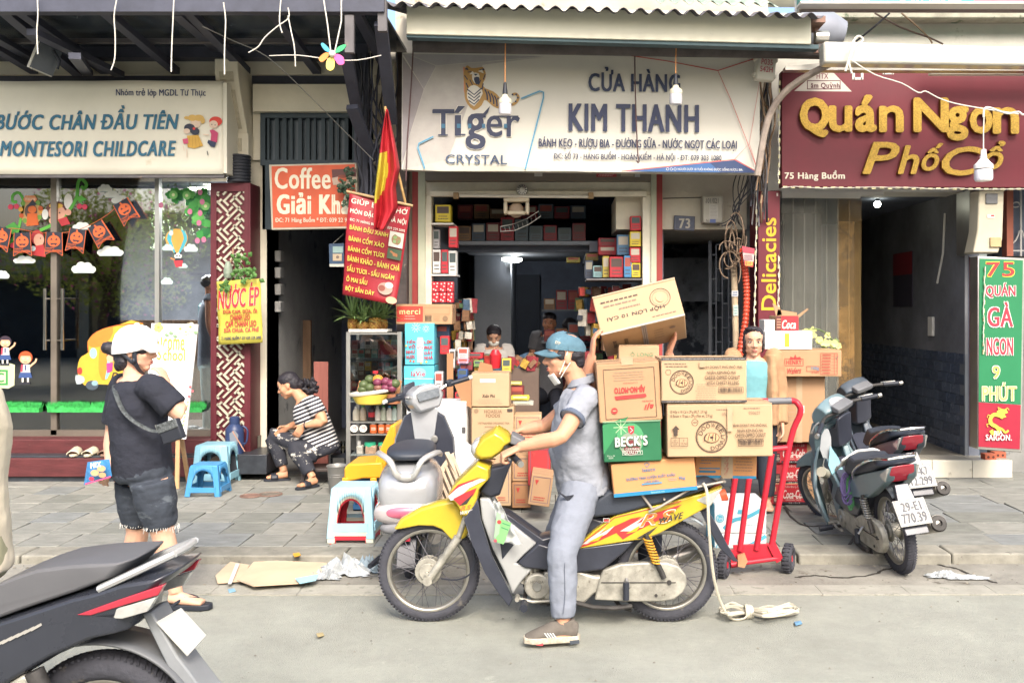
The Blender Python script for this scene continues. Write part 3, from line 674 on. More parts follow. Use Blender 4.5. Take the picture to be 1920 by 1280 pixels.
for x_,y0_,y1_ in ((1190,98,305),):
 t=thing('hanging_wire','dark brown wire hanging straight down over the middle of the beer banner','wire',P(x_,y1_,8.4))
 MB().tube([P(1190,85,8.4),P(1191,160,8.4),P(1193,230,8.4),P(1196,290,8.4),P(1198,303,8.4),P(1196,305,8.38),P(1194,301,8.38)],.006,6,sub=3).build('strand',mat('brown_wire','5e4444',.6,var=0),t)
t=thing('hanging_wire','dark brown wire running down the left edge of the beer banner','wire',P(762,322,8.4))
MB().tube([P(775,85,8.4),P(771,160,8.4),P(764,260,8.4),P(761,340,8.4)],.006,6).build('strand',MC['brown_wire'],t)
# --- bulbs
def bulb(x,ytop,ysock,y1,w,Y,wire,label,white=False):
 t=thing('hanging_bulb',label,'light bulb',P(x,y1,Y),'light bulbs hanging from the awnings' if not white else None)
 k=Y/FPX;h=y1-ysock
 MB().tube([P(x+1,ytop,Y),P(x,(ytop+ysock)/2,Y),P(x,ysock+2,Y)],.005,6).build('cord',wire,t)
 c=P(x,ysock,Y);Z=(0,0,-1);s=h*k;r_=w*k/2
 if not white: MB().lathe([(.004,-.0*s),(r_*.22,.03*s),(r_*.3,.2*s),(r_*.38,.3*s),(r_*.4,.38*s),(.003,.39*s)],c,Z,16).build('socket',black,t)
 b=MB()
 if white: b.lathe([(.003,0),(r_*.28,.01*s),(r_*.3,.2*s),(r_*.36,.24*s),(r_*.36,.3*s),(r_*.7,.42*s),(r_*.98,.5*s),(r_,.62*s),(.003,.62*s)],c,Z,20)
 else: b.lathe([(.003,.38*s),(r_*.42,.39*s),(r_*.5,.46*s),(r_*.98,.54*s),(r_*1.0,.66*s),(.003,.67*s)],c,Z,20)
 b.build('bulb_base',mat('bulb_cream','dcd6bd',.4,var=0) if not white else mat('bulb_white','f0eeea',.3,k=.95,var=0),t)
 MB().lathe([(.003,.655*s),(r_*.94,.66*s),(r_*.96,.93*s),(r_*.85,s),(.003,s*1.005)],c,Z,20).build('diffuser',mat('bulb_diffuser','c6c6cc',.25,var=0,k=.95) if not white else mat('bulb_diffuser_white','e6e6ef',.25,var=0,k=.95),t)
ow=mat('orange_cord','c98a52',.5,var=0)
bulb(947,70,154,215,25,8.0,ow,'unlit bulb on an orange cord in front of the tiger emblem')
bulb(1267,85,138,196,25,8.0,ow,'unlit bulb on an orange cord in front of the navy shop name')
bulb(1844,215,280,339,35,7.4,wirew,'big white bulb on a white cord in front of the dark red restaurant sign',True)
t=thing('loose_cable','white cable drooping over the restaurant sign to the big white bulb','cable',P(1900,213,7.4))
MB().tube([P(1844,220,7.4),P(1846,204,7.4),P(1856,202,7.4),P(1872,208,7.4),P(1890,213,7.5),P(1910,210,7.5),P(1925,216,7.5),P(1990,206,7.6)],.008,6,sub=3).build('strand',wirew,t)
t=thing('loose_cable','thin white cable sagging across the gold letters of the restaurant sign','cable',P(1720,180,7.6))
MB().tube([P(1595,112,7.6),P(1640,140,7.6),P(1690,156,7.6),P(1722,174,7.6),P(1735,171,7.6),P(1758,183,7.6),P(1790,194,7.6),P(1850,205,7.6),P(1910,214,7.6)],.005,6,sub=3).build('strand',wirew,t)
# --- fascia,roofing,roller of the grocery awning
aw_=thing('grocery_awning','pale metal awning housing with corrugated roof edge above the beer banner','awning',P(1150,95,7.8))
fm=mat('fascia_cream','d2d0bd',.5,var=.05,vs=1.5,col2='b2ae9c',c2s=2,c2t=.7,k=.95)
q=[P(762,10,7.8),P(1521,26,7.8),P(1521,83,7.8),P(762,64,7.8)]
MB().prism(q,(0,.18,0)).build('fascia',fm,aw_,bevel=.006)
q=[P(762,64.5,7.82),P(1535,84,7.82),P(1535,92,7.82),P(762,70,7.82)]
MB().prism(q,(0,.1,0)).build('bottom_rail',mat('teal_metal','3f5960',.5),aw_)
MB().cyl(P(775,84,8.2),P(1540,97,8.2),.065,n=20).build('roller_tube',mat('roller_brown','55504f',.6,var=.3,vs=4),aw_)
zt=mat('weathered_zinc','6a686e',.7,.2,var=.3,vs=4,col2='99928c',c2s=5);ztg=mat('pale_corrugated','9fb0a4',.6,.1,var=.2,vs=3,col2='8a9690',c2s=4)
def corrugated(name,x0,y0,x1,y1,Y,depth,rise,pitch,amp,m,par):
 A,B=P(x0,y0,Y),P(x1,y1,Y);L=(B-A).length;n=int(L/pitch*8);b=MB()
 def f(u,v):
  p=A+(B-A)*u;p=p+V((0,depth*v,rise*v));a=amp*math.cos(u*L/pitch*2*PI)+random.uniform(-.002,.002);return V((p.x,p.y,p.z+a))
 b.grid(f,n,2);return b.build(name,m,par,smooth=60,solid=.004)
corrugated('corrugated_sheet',690,6,1545,30,7.6,1.7,.45,.135,.022,zt,aw_)
corrugated('corrugated_sheet',720,-8,1130,-6,7.9,1.2,.4,.12,.02,ztg,aw_)
corrugated('corrugated_sheet',1225,2,1460,10,7.9,1.2,.5,.12,.02,ztg,aw_)
b=MB();b.cyl(P(1530,45,7.95),P(1530,100,7.95),.02);bpx(b,1522,30,1548,42,7.8,8.1);b.build('end_bracket',rust,aw_)
MB().cyl(P(1528,70,7.9),P(1552,70,7.9),.05).build('gear',alu,aw_)
ln=mat('grey_tarp','8b909b',.5,var=.1)
MB().tube([P(1500,60,8.3),P(1560,58,8.3),P(1582,62,8.3)],[.16,.155,.1],20).build('rolled_canvas',ln,aw_)
# --- box P035 542H
t=thing('junction_box','pale plastic junction box numbered P035 542H beside the beer banner','junction box',P(1434,152,8.4))
c0=P(1434,128,8.35);X=Mx.Translation(c0) @ Mx.Rotation(R(5),4,'Y') @ Mx.Rotation(R(6),4,'Z')
MB().box(-.085,.085,-.05,.05,-.115,.105,X).build('box',mat('abs_grey','d2cfc2',.4,var=.03),t,bevel=.018)
b=MB()
for i,j in ((.09,.07),(.09,-.07),(-.09,.07),(-.09,-.07)): b.cbox((i,0,j),(.02,.06,.03),X)
b.build('clip',MC['abs_grey'],t)
fc=Face(t,X @ V((0,-.05,0)),X.to_3x3() @ V((.00465,0,0)),X.to_3x3() @ V((0,0,-.00465)));fc.text('P035\n542H',-12,-14,12,10,'b5455a',bold=.015);fc.done('number')
# --- restaurant sign
t=thing('restaurant_sign','dark red restaurant sign with raised gold letters','sign',P(1690,357,8.7));Yr=8.7
sg=mat('sign_red','7a2836',.5,var=.12,vs=1.5,k=.62)
MB().px([(1463,136),(2300,136),(2300,354),(1463,352)],Yr+.06,.12).build('panel',sg,t,bevel=.004)
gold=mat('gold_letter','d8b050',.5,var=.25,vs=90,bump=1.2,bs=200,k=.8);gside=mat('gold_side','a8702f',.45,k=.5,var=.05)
def letter(s,x0,y0,x1,y1,Y,th,par,bold=.04,shear=0):
 vs,fs=text_mesh(s,0,shear);b=MB();n=len(vs);d=bold*(y1-y0)
 ec={}
 for q in fs:
  for i in range(len(q)): e=(q[i],q[(i+1) % len(q)]);ec[tuple(sorted(e))]=ec.get(tuple(sorted(e)),0)+1
 ed=[e for e,c in ec.items() if c==1]
 for k in range(9):
  a=k*PI/4;dx,dy=(0,0) if k==8 else (d*math.cos(a),d*math.sin(a));t_=th-.0006*k
  f=[P(x0+d+(x1-x0-2*d)*u+dx,y0+d+(y1-y0-2*d)*v+dy,Y) for u,v in vs]
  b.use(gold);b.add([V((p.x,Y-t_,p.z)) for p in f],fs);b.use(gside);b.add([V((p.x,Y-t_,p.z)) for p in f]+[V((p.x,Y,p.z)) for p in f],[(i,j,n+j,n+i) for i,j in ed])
 return b.build('letter',None,par,smooth=0,fix=False)
for s_,a,c_,e_,g in (('Q',1497,185,1553,260),('u',1551,200,1595,250),('á',1600,180,1641,250),('n',1645,200,1691,250),('N',1709,185,1775,250),('g',1771,201,1812,266),('o',1814,203,1857,253),('n',1857,203,1906,253)):
 letter(s_,a,c_,e_,g,Yr,.05,t,.05)
for s_,a,c_,e_,g in (('P',1614,268,1683,328),('h',1680,274,1720,328),('ố',1724,270,1765,322),('C',1762,276,1838,331),('ổ',1838,266,1881,320)):
 letter(s_,a,c_,e_,g,Yr,.05,t,.028,.25)
fc=pxface(t,Yr);fc.poly([(1530,136),(1562,136),(1597,172),(1489,171)],'c9c2b8').text('HTX',1531,138,1553,148,'74303d',bold=.02).frame(1513,151,1576,168,1.5,'5a2834').text('âm Quỳnh',1520,155,1574,168,'5a2834',bold=.03)
fc.text('75 Hàng Buồm',1471,320,1584,339,'ded6c4',bold=.035);fc.done()
led=mat('led_strip','d6cf9e',.4,var=0,k=.95)
def leds(pts,Y,par,w=3.4):
 b=MB();d=13.
 for (xa,ya),(xb_,yb) in zip(pts,pts[1:]):
  n=int(math.hypot(xb_-xa,yb-ya)/15)
  for i in range(n):
   u0,u1=i/n+.1/n,i/n+.62/n;jx,jy=random.uniform(-.8,.8),random.uniform(-.8,.8)
   b.bar(P(xa+(xb_-xa)*u0+jx,ya+(yb-ya)*u0+jy,Y),P(xa+(xb_-xa)*u1+jx,ya+(yb-ya)*u1+jy,Y),w*Y/FPX,.012,(0,0,1) if abs(xb_-xa) > abs(yb-ya) else (1,0,0))
 o=b.build('led_strip',led,par);stuff(o)
 b=MB();q=[]
 for (xa,ya),(xb_,yb) in zip(pts,pts[1:]):
  for i in range(18): u=i/18;q.append(P(xa+(xb_-xa)*u+random.uniform(-1.6,1.6),ya+(yb-ya)*u+random.uniform(-1.6,1.6),Y-.01))
 b.tube(q,.004,5).build('led_wire',wirew,par)
leds([(1461,150),(1460,350)],Yr-.01,t);leds([(1466,351),(1920,355),(2000,355)],Yr-.01,t)
rc=thing('restaurant_awning','glossy white awning cassette over the dark red restaurant sign','awning',P(1740,125,7.7))
gw=mat('gloss_white','dcd9cc',.12,k=.7,var=.08,vs=6,bump=.25,bs=6,stretch=(.5,1,2))
q=[P(1545,77,7.7),P(2300,98,7.7),P(2300,128,7.7),P(1545,118,7.7)]
MB().prism(q,(0,.16,0)).build('cassette',gw,rc,bevel=.02)
MB().px([(1548,120),(2300,130),(2300,137),(1470,134),(1470,128)],8.1,.1).build('support_rail',alu,rc)
for x_,y_ in ((1608,150),(1665,140)):
 b=MB()
 for dx in (-8,8): b.bar(P(x_+dx,122,8.4),P(x_+dx,y_,8.4),.02,.02)
 b.bar(P(x_-8,y_-2,8.4),P(x_+8,y_-2,8.4),.02,.02);b.build('bracket',alu,rc)
MB().px([(1743,124),(2300,130),(2300,141),(1743,141)],8.5,.08).build('tube_lamp_batten',whitep,rc,bevel=.006)
MB().tube([P(1420,330,8.2),P(1440,225,8.2),P(1480,165,8.1),P(1560,118,7.9)],.03,8,sub=4).build('curved_arm',mat('dirty_arm','9c8f84',.6,var=.25,vs=8),rc)
t=thing('cable_knot','white cable knotted round the left end of the awning cassette','cable',P(1597,118,7.6))
MB().tube([P(1585,134,7.6),P(1596,95,7.6),P(1600,78,7.6),P(1610,68,7.6),P(1618,76,7.6),P(1603,88,7.6),P(1595,105,7.6),P(1592,118,7.6),P(1597,138,7.6)],.009,6,sub=4).build('strand',wirew,t)
for k_,(lab,m_,q) in enumerate((('black cable crossing the pale wall above the awning cassette',wireb,[(1668,25),(1640,50),(1605,78)]),('brown cable crossing the pale wall right of the black one',mat('brown_cable','6e5a50',.6,var=0),[(1640,25),(1690,52),(1740,70),(1768,83)]),('tan cable bundle hanging on the pale wall down to a knot',wiret,[(1690,25),(1720,50),(1742,72),(1748,82)]))):
 t=thing('wall_cable',lab,'cable',P(*q[0],9.0));MB().tube([P(a,c_,8.9) for a,c_ in q],.009,6,sub=3).build('strand',m_,t)
t=thing('teal_sign','teal and pink sign with white address at the very top right','sign',P(1720,10,8.4))
MB().px([(1497,-90),(2300,-90),(2300,9),(1497,7)],8.4,.12).build('panel',mat('teal_print','3fa29b',.5,var=.03),t)
MB().px([(1497,7.5),(2300,9.5),(2300,13),(1497,12)],8.38,.16).build('edge',whitep,t)
MB().px([(1500,13),(2300,14),(2300,22),(1500,21)],8.6,.1).build('bottom_frame',mat('brown_frame','5b3a38',.5),t)
fc=pxface(t,8.34);fc.text('75 Hàng Buồm',1538,-13,1630,5,'e5efe8',bold=.03).text('091 4602 888',1708,-14,1802,4,'e5efe8',bold=.03).disc(1520,-4,6,'e5efe8').disc(1692,-5,8,'e5efe8').poly([(1828,-90),(2200,-90),(2200,8),(1826,6)],'cf7a8c');fc.done()
MB().cyl(P(1494,24,8.5),P(1494,-90,8.5),.02).build('post',whitep,t)
# --- vertical sign 'Delicacies'
t=thing('delicacies_sign','tall dark red side sign with yellow vertical lettering left of the restaurant','sign',P(1443,700,8.9))
MB().box(wx(1422,8.85),wx(1462,8.85),8.85,9.25,SZ,wz(358,8.85)).build('panel',sg,t)
leds([(1419,360),(1414,640)],8.83,t,3);leds([(1461,480),(1459,600)],8.83,t,3)
fc=pxface(t,8.85);vs,fs=text_mesh('Delicacies')
for dd in ((-.5,-.5),(.5,.5),(-.5,.5),(.5,-.5)):
 fc._m('d8b32e');fc.mb.add([fc.pt(1428+dd[0]+v*27,581+dd[1]-u*172) for u,v in vs],fs)
vs,fs=text_mesh('an');fc._m('d8b32e');fc.mb.add([fc.pt(1434+v*20,640-u*40) for u,v in vs],fs);fc.rect(1456,362,1459,368,'cfc7bb');fc.done('lettering')
fc=Face(t,P(1408,0,8.84),(.0001,0,0),(0,0,-.0001));
t=thing('green_sign','tall green lightbox sign with red and yellow words above a red beer panel','sign',P(1870,850,8.5));Yg=8.5
MB().prism([P(1833,480,Yg),P(1922,484,Yg),P(1916,848,Yg),P(1833,842,Yg)],(0,.16,0)).build('frame',alu,t,bevel=.006)
MB().prism([P(1817,482,8.72),P(1833,482,8.5),P(1834,842,8.5),P(1817,836,8.72)],(.03,.02,0)).build('side_panel',redp,t)
MB().prism([P(1837,485,Yg-.006),P(1918,488,Yg-.006),P(1914,758,Yg-.006),P(1835,753,Yg-.006)],(0,.004,0)).build('green_face',mat('sign_green','2f8c5c',.4,k=.66,var=.04),t)
MB().prism([P(1835,754,Yg-.006),P(1914,759,Yg-.006),P(1912,842,Yg-.006),P(1835,837,Yg-.006)],(0,.004,0)).build('red_face',mat('sign_crimson','bb3048',.4,k=.62,var=.04),t)
fc=pxface(t,Yg-.007)
for s_,a,c_,e_,g,o_,m_ in (('75',1849,492,1902,518,'e2d04a','cf3b3b'),('QUÁN',1848,531,1904,558,'e6ded8','c9364a'),('GÀ',1851,567,1899,612,'e6ded8','cb3a4c'),('NGON',1849,634,1899,665,'e6ded8','cb3a4c'),('9',1860,686,1874,709,'e6ded8','d8c85c'),('PHÚT',1841,718,1905,750,'e9e4c8','dccf74')):
 fc.text(s_,a-1,c_-1,e_+1,g+1,o_,bold=.075);fc.text(s_,a,c_,e_,g,m_,bold=.03)
dg='d9c64e'
fc.line([(1857,806),(1862,812),(1872,808),(1868,800),(1858,794),(1856,785),(1862,777),(1872,778),(1880,782)],7,dg,sub=4)
fc.line([(1868,800),(1878,804),(1884,810),(1890,806)],4,dg,sub=3).poly([(1868,770),(1876,766),(1886,767),(1889,773),(1882,776),(1886,781),(1876,784),(1868,778)],dg)
for q in ([(1860,780),(1852,777),(1850,782)],[(1858,792),(1849,795),(1851,800)],[(1872,806),(1868,812),(1862,812)],[(1880,770),(1888,764),(1891,768)],[(1872,768),(1870,763),(1876,766)]): fc.line(q,1.6,dg)
fc.text('BIA',1863,807,1879,814,'e6ded8',bold=.04).text('SAIGON.',1847,814,1896,825,'e6ded8',bold=.045);fc.done()
leds([(1846,500),(1844,670)],Yg-.02,t,2)
for i,(x_,lab) in enumerate(((1848,'front hollow orange brick under the green lightbox sign'),(1866,'hollow orange brick behind the first under the green lightbox sign'))):
 o=MB();Y_=8.99+i*.11;z_=wz(863,8.97);xx=wx(x_-1,Y_);o.box(xx,xx+.11,Y_,Y_+.1,z_,z_+.058)
 q=thing('hollow_brick',lab,'brick',(xx,Y_,z_));o.build('block',mat('brick_orange','bd6a50',.85,var=.12),q,bevel=.004)
 for j in (0,1): MB().cyl((xx+.032+j*.046,Y_-.001,z_+.029),(xx+.032+j*.046,Y_+.01,z_+.029),.012).build('hole',mat('brick_hole','5a3730',.9),q)
t=thing('electricity_meter','tall pale electricity meter box above the green lightbox sign','meter',P(1850,475,8.9))
b=MB();mp_=mat('meter_cream','cdc5ae',.5,var=.06,col2='a88e74',c2s=7,c2t=.7)
b.box(wx(1818,9.0),wx(1832,9.0),9.0,9.3,wz(476,9.0),wz(356,9.0));b.build('back_panel',alu,t)
b=MB().prism([P(1836,356,8.8),P(1883,356,8.8),P(1880,448,8.8),P(1872,474,8.8),P(1824,474,8.8),P(1833,432,8.8)],(0,.2,0));b.build('housing',mp_,t,bevel=.012)
b=MB();bpx(b,1849,363,1871,382,8.785,8.8);b.build('window',mat('meter_window','75777a',.3),t,bevel=.003)
b=MB();bpx(b,1857,445,1878,463,8.78,8.8);b.build('switch_cover',mat('switch_tan','c0a77c',.5),t,bevel=.004)
fc=pxface(t,8.795);fc.rect(1851,402,1865,409,'dddbd5').rect(1858,403,1864,406,'c94a4a').rect(1859,452,1875,459,'857a70');fc.done('sticker')
t=thing('iron_grille','white scrolled iron grille beside the meter at the right edge','grille',P(1905,480,9.2))
b=MB();bpx(b,1888,356,2000,480,9.25,9.3);b.build('backing',dark2,t)
b=MB()
for x_ in (1888,1914,1940): b.bar(P(x_,356,9.2),P(x_,480,9.2),.015,.015)
for cx_,cy_ in ((1905,385),(1892,408)): b.tube([P(cx_+7*math.cos(a*.5),cy_-7*math.sin(a*.5)*(1-.05*a),9.2) for a in range(12)],.007,6)
b.tube([P(1891,462,9.2),P(1905,450,9.2),P(1914,430,9.2),P(1922,450,9.2),P(1935,462,9.2)],.008,6,sub=3);b.bar(P(1888,470,9.2),P(1940,470,9.2),.012,.012)
b.build('scroll',mat('grille_white','b9b8b4',.5),t)
MB().box(wx(1888,9.1),wx(1900,9.1),9.1,9.2,wz(480,9.1),wz(357,9.1)).build('post',mat('terracotta_post','a0604e',.8),t)
# --- PVC strip curtain,restaurant interior
t=thing('strip_curtain','clear plastic strip curtain with amber reflections in the restaurant doorway','strip curtain',P(1540,830,9.3))
MB().px([(1465,358),(1655,360),(1655,367),(1612,368),(1612,372),(1465,371)],9.3,.05).build('rail',whitep,t)
for i in range(7):
 xa,xb_=wx(1465+i*21,9.33),wx(1465+i*21+24,9.33);m_=mat('pvc_strip' if i < 5 else 'pvc_amber_reflection','b9bbb0' if i < 5 else 'b99a68',.06,trans=.3,var=.25,vs=2,alpha=.35,bump=.6,bs=3,stretch=(1,1,.25),k=.9)  # last strips tinted amber, their reflections put into the plastic's colour
 b=MB();b.grid(lambda u,v: V((xa+(xb_-xa)*u,9.33+(i % 2)*.008+.006*math.sin(v*12+i)+.012*(u-.5)**2,.15+(wz(370,9.33)-.15)*v)),4,14);b.build('strip',m_,t,smooth=60)
b=MB();b.box(wx(1572,10.4),wx(1602,10.4),10.4,10.44,.2,wz(415,10.4));b.build('amber_panel',mat('amber_panel','ab8350',.25,var=.5,vs=2.5,col2='4a3a35',c2s=3,c2t=.5),rs)
b=MB();b.box(wx(1470,10.8),wx(1540,10.8),10.8,10.84,.2,wz(400,10.8));b.build('wood_cabinet',mat('cabinet_amber','5d5a55',.4,var=.5,vs=2.5),rs)
t=thing('lit_bulb','lit bare bulb glowing in the restaurant','light bulb',P(1645,383,10))
MB().ell(P(1645,383,10),(.035,.035,.035)).build('glass',mat('bulb_glow','fff6e0',.5,emit=12,k=1),t);MB().cyl(P(1645,378,10),P(1645,360,10),.02).build('socket',black,t)
t=thing('wall_poster','small red-topped food poster on the dark restaurant side wall','poster',P(1675,575,11))
q=[V((wx(1809,9.25)-.012,y_,z_)) for y_,z_ in ((11.2,wz(575,11.2)),(10.6,wz(575,11.2)),(10.6,wz(475,11)),(11.2,wz(475,11)))]
MB().prism(q,(.01,0,0)).build('board',mat('poster_dark','44404a',.5),t);MB().prism([V((q[0].x-.002,a.y,a.z if i > 1 else a.z+.36)) for i,a in enumerate(q)],(.001,0,0)).build('header',mat('poster_red','8e3138',.5),t)
MB().tube([V((wx(1809,9.25)-.01,9.7,2.6)),V((wx(1809,9.25)-.01,9.75,2.2)),V((wx(1809,9.25)-.01,9.9,1.9))],.012,6).build('conduit',whitep,rs)
MB().cbox((wx(1809,9.25)-.015,10.05,wz(612,10)),(.03,.12,.2)).build('socket_box',whitep,rs,bevel=.005)
# --- coffee sign
t=thing('coffee_sign','orange painted coffee sign in a pale frame above the dark doorway','sign',P(585,430,8.85));Yc=8.85
MB().prism([P(504,309,Yc),P(668,305,Yc),P(672,428,Yc),P(509,431,Yc)],(0,.08,0)).build('frame',mat('sign_frame','bdb5a2',.6,.2,var=.15),t,bevel=.004)
MB().prism([P(509,312,Yc-.004),P(665,308,Yc-.004),P(668,424,Yc-.004),P(512,427,Yc-.004)],(0,.003,0)).build('panel',mat('orange_paint','c4593a',.6,var=.12,vs=4,col2='b0492e',c2s=6),t)
fc=pxface(t,Yc-.005);cr='d9d2bb'
fc.text('Coffee',515,315,620,354,cr,bold=.035).poly([(622,318),(668,316),(668,344),(624,346)],'5f3b38').poly([(622,334),(650,328),(668,332),(668,346),(625,347)],'b6a08e').disc(642,336,9,'b1512f',7).disc(642,331,9,'7d3d2c',3)
fc.text('Giải Khát',519,362,670,401,cr,bold=.06).text('ĐC: 71 Hàng Buồm * ĐT: 039 22 95',516,406,655,419,'d5cbb5',bold=.02);fc.done()
# --- yellow juice poster
t=thing('juice_poster','yellow juice poster with red words tied to the lattice column','poster',P(449,643,8.88))
def pw(q): return V((q.x,q.y-.02*math.sin((q.x-wx(405,8.9))*7.5)-.008*math.sin(q.z*20),q.z))
b=MB();b.grid(lambda u,v: pw(P(406+82*u+4*v*1.2,528-6*u+(642-524)*v+2*u*v,8.9)),12,12);b.build('sheet',mat('yellow_poster','d9cd58',.5,k=.66,var=.05),t,smooth=60,solid=.001)
fc=pxface(t,8.898,warp=pw,off=.003,step=.0004)
fc.text('NƯỚC ÉP',410,532,486,576,'e4dccb',bold=.03,lean=-8).text('NƯỚC ÉP',410,532,486,576,'c8323c',bold=.018,lean=-8)
for s_,a,y_,e_ in (('DỪA CAM, DỪA, ỔI',420,577,483),('CHANH LEO',433,589,470),('CAM CHANH LEO',424,601,481),('SỮA CHUA, CÀ PHÊ',421,612,486)): fc.text(s_,a,y_,e_,y_+11,'b83a3e',bold=.035,lean=-2)
fc.text('71 HÀNG BUỒM * ĐT 039 229 5095',417,627,491,636,'3b3a55',bold=.03,lean=-2);fc.done()
# --- red menu banner
t=thing('menu_banner','tilted red menu banner with yellow dish names left of the grocery','banner',P(706,575,8.2));Ym=8.2
def mw(q):
 u=(q.x-wx(640,Ym));return V((q.x,q.y-.02*math.sin(u*9+q.z*3)-.01*math.sin(q.z*9),q.z))
C4=[(656,360),(770,385),(742,572),(641,552)]
def bil(u,v):
 a,b_,c_,d_=C4;x_=(a[0]*(1-u)+b_[0]*u)*(1-v)+(d_[0]*(1-u)+c_[0]*u)*v;y_=(a[1]*(1-u)+b_[1]*u)*(1-v)+(d_[1]*(1-u)+c_[1]*u)*v
 return x_,y_
b=MB();b.grid(lambda u,v: mw(P(*bil(u,v),Ym)),14,20);b.build('sheet',mat('banner_red','b52b38',.45,k=.62,var=.06),t,smooth=60,solid=.002)
MB().cyl(P(650,359,Ym),P(774,386,Ym),.012).build('top_rod',mat('wood_rod','b5976e',.6),t)
class BFace(Face):
 def pt(s,a,b):
  q=mw(P(*bil(a,b),Ym));return q+V((0,-(s.off+s.k*s.step),0))
fc=BFace(t,(0,0,0),(1,0,0),(0,0,-1),off=.004,step=.0004)
fc.text('GIÚP BẠN NHỚ',.04,.04,.97,.115,'e6dfcc',bold=.03).text('MÓN ĐẶC SẢN HÀ NỘI',.04,.14,.97,.21,'e6dfcc',bold=.03).text('ĐC: 71 HÀNG BUỒM ĐT: 039 229 5095',.05,.235,.97,.275,'e6dfcc',bold=.02)
for i,(s_,e_) in enumerate((('BÁNH ĐẬU XANH',.70),('BÁNH CỐM XÀO',.66),('BÁNH CỐM TƯƠI',.68),('BÁNH KHẢO - BÁNH CHẢ',.97),('SẤU TƯƠI - SẤU NGÂM',.9),('Ô MAI SẤU',.45),('BỘT SẮN DÂY',.6))):
 y_=.30+i*.098;fc.text(s_,.06,y_,e_,y_+.07,'d9cb58',bold=.03)
fc.rect(.73,.29,.97,.44,'d5d3c4').disc(.85,.365,.08,'9c7a5a',.055).rect(.80,.33,.86,.36,'86a86c').rect(.86,.36,.91,.39,'7ca564').rect(.80,.37,.85,.40,'90b078').rect(.73,.455,.97,.56,'4a5e48').disc(.85,.505,.09,'a9724c',.04).disc(.9,.5,.03,'e2dccc',.018).disc(.9,.5,.015,'5a3a34',.009)
fc.disc(.78,.86,.13,'b08e80',.06).disc(.84,.82,.07,'dfd3c4',.03).disc(.72,.86,.06,'8b4a3c',.03).disc(.92,.96,.1,'c9a282',.035)
fc.done()
# --- flag
t=thing('national_flag','red flag with yellow star hanging folded from a bamboo pole','flag',P(725,435,7.8))
MB().cyl(P(742,305,7.82),P(760,380,7.9),.011).build('pole',mat('bamboo','b8945f',.6,var=.2,stretch=(1,1,8)),t)
MB().cyl(P(722,200,7.78),P(742,305,7.82),.011).build('pole',MC['bamboo'],t)
fred=mat('flag_red','c92b36',.5,var=.06,k=.6);fyel=mat('flag_yellow','d9c43e',.5,var=.06,k=.62)
L_=[(724,205),(716,250),(711,290),(706,330),(702,370),(700,405),(701,430)];R_=[(727,205),(735,240),(744,280),(750,315),(742,350),(746,390),(722,433)]
def fl(u,v):
 i=min(int(v*6),5);w=v*6-i;a=V((*L_[i],0)).lerp(V((*L_[i+1],0)),w);c_=V((*R_[i],0)).lerp(V((*R_[i+1],0)),w)
 p=a.lerp(c_,u);return P(p.x,p.y,7.75-.05*math.sin(u*9+v*2)*min(1,v*3)-.02*math.sin(u*17))
b=MB();b.use(fred);b.use(fyel);b.use(fred);b.grid(fl,26,40)
for k_,f in enumerate(b.f):
 i,j=k_ % 26,k_//26
 u,v=i/26,j/40
 if (.32 < v < .62 and u < .48-(abs(v-.47)*.3)) or (.62 <= v < .72 and u < .48-(v-.62)*5): b.m[k_]=1
b.build('cloth',None,t,smooth=80,solid=.003)
# --- small calendar in the doorway
t=thing('hanging_calendar','small blue calendar card hanging in the coffee doorway','calendar',P(632,500,9.0))
MB().px([(617,457),(645,456),(645,499),(618,500)],9.0,.01).build('card',mat('calendar_blue','3f546e',.5),t)
fc=pxface(t,8.994);fc.rect(624,462,643,474,'8fa9a5').rect(624,476,641,489,'b9a68c').disc(633,482,3,'7a6a60').rect(618,495,645,500,'c9c6b8');fc.done()
MB().tube([P(624,457,9.0),P(645,438,9.0)],.002,4).build('string',wirew,t)
# --- left canopy of dark steel and glass
cn=thing('steel_canopy','dark steel canopy frame above the kindergarten with glass panels','canopy',P(300,30,7.6))
b=MB();bpx(b,-300,-12,720,22,7.5,7.6);b.build('front_beam',steel,cn)
b=MB();bpx(b,-300,85,660,108,9.05,9.2);b.build('rear_beam',steel,cn)
b=MB();bpx(b,-300,72,660,80,8.6,8.66);b.build('cross_beam',steel2,cn)
for xa in (-300,-140,20,180,340,500,660):
 pa,pb=P(xa-160*.0,8,7.62),P(xa+140 if xa < 600 else xa+40,108,9.2);pb.x=pa.x;pb.z=pa.z-.14
 MB().bar(pa,pb,.08,.06,(1,0,0)).build('rafter',steel,cn)
for (xa,ya,xb_,yb) in ((0,15,145,138),(-60,40,60,110),(140,105,165,138),(60,60,225,140),(330,25,410,95)):
 MB().bar(P(xa,ya,7.7),P(xb_,yb,9.1),.09,.05,(1,0,0)).build('brace',steel,cn)
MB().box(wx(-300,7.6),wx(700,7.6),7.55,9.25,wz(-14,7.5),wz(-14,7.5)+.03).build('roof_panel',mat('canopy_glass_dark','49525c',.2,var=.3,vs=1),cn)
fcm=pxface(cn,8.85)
fcm.poly([(120,24),(385,30),(345,44),(140,42)],'a9a99f').text('ẦU TIÊN BƯỚC',340,40,125,22,'3f5a78',bold=.03).poly([(-30,24),(20,24),(30,40),(-30,40)],'a5a49a').poly([(395,30),(465,30),(455,45),(405,45)],'8d9390');fcm.done('painted_reflection')  # mirrored banner words and pale patches painted as reflections in the canopy glass
fl_=thing('floodlight','square grey floodlight hanging tilted under the canopy','floodlight',P(90,135,8.2))
X=Mx.Translation(P(88,108,8.2)) @ Mx.Rotation(R(22),4,'Y') @ Mx.Rotation(R(50),4,'Z')
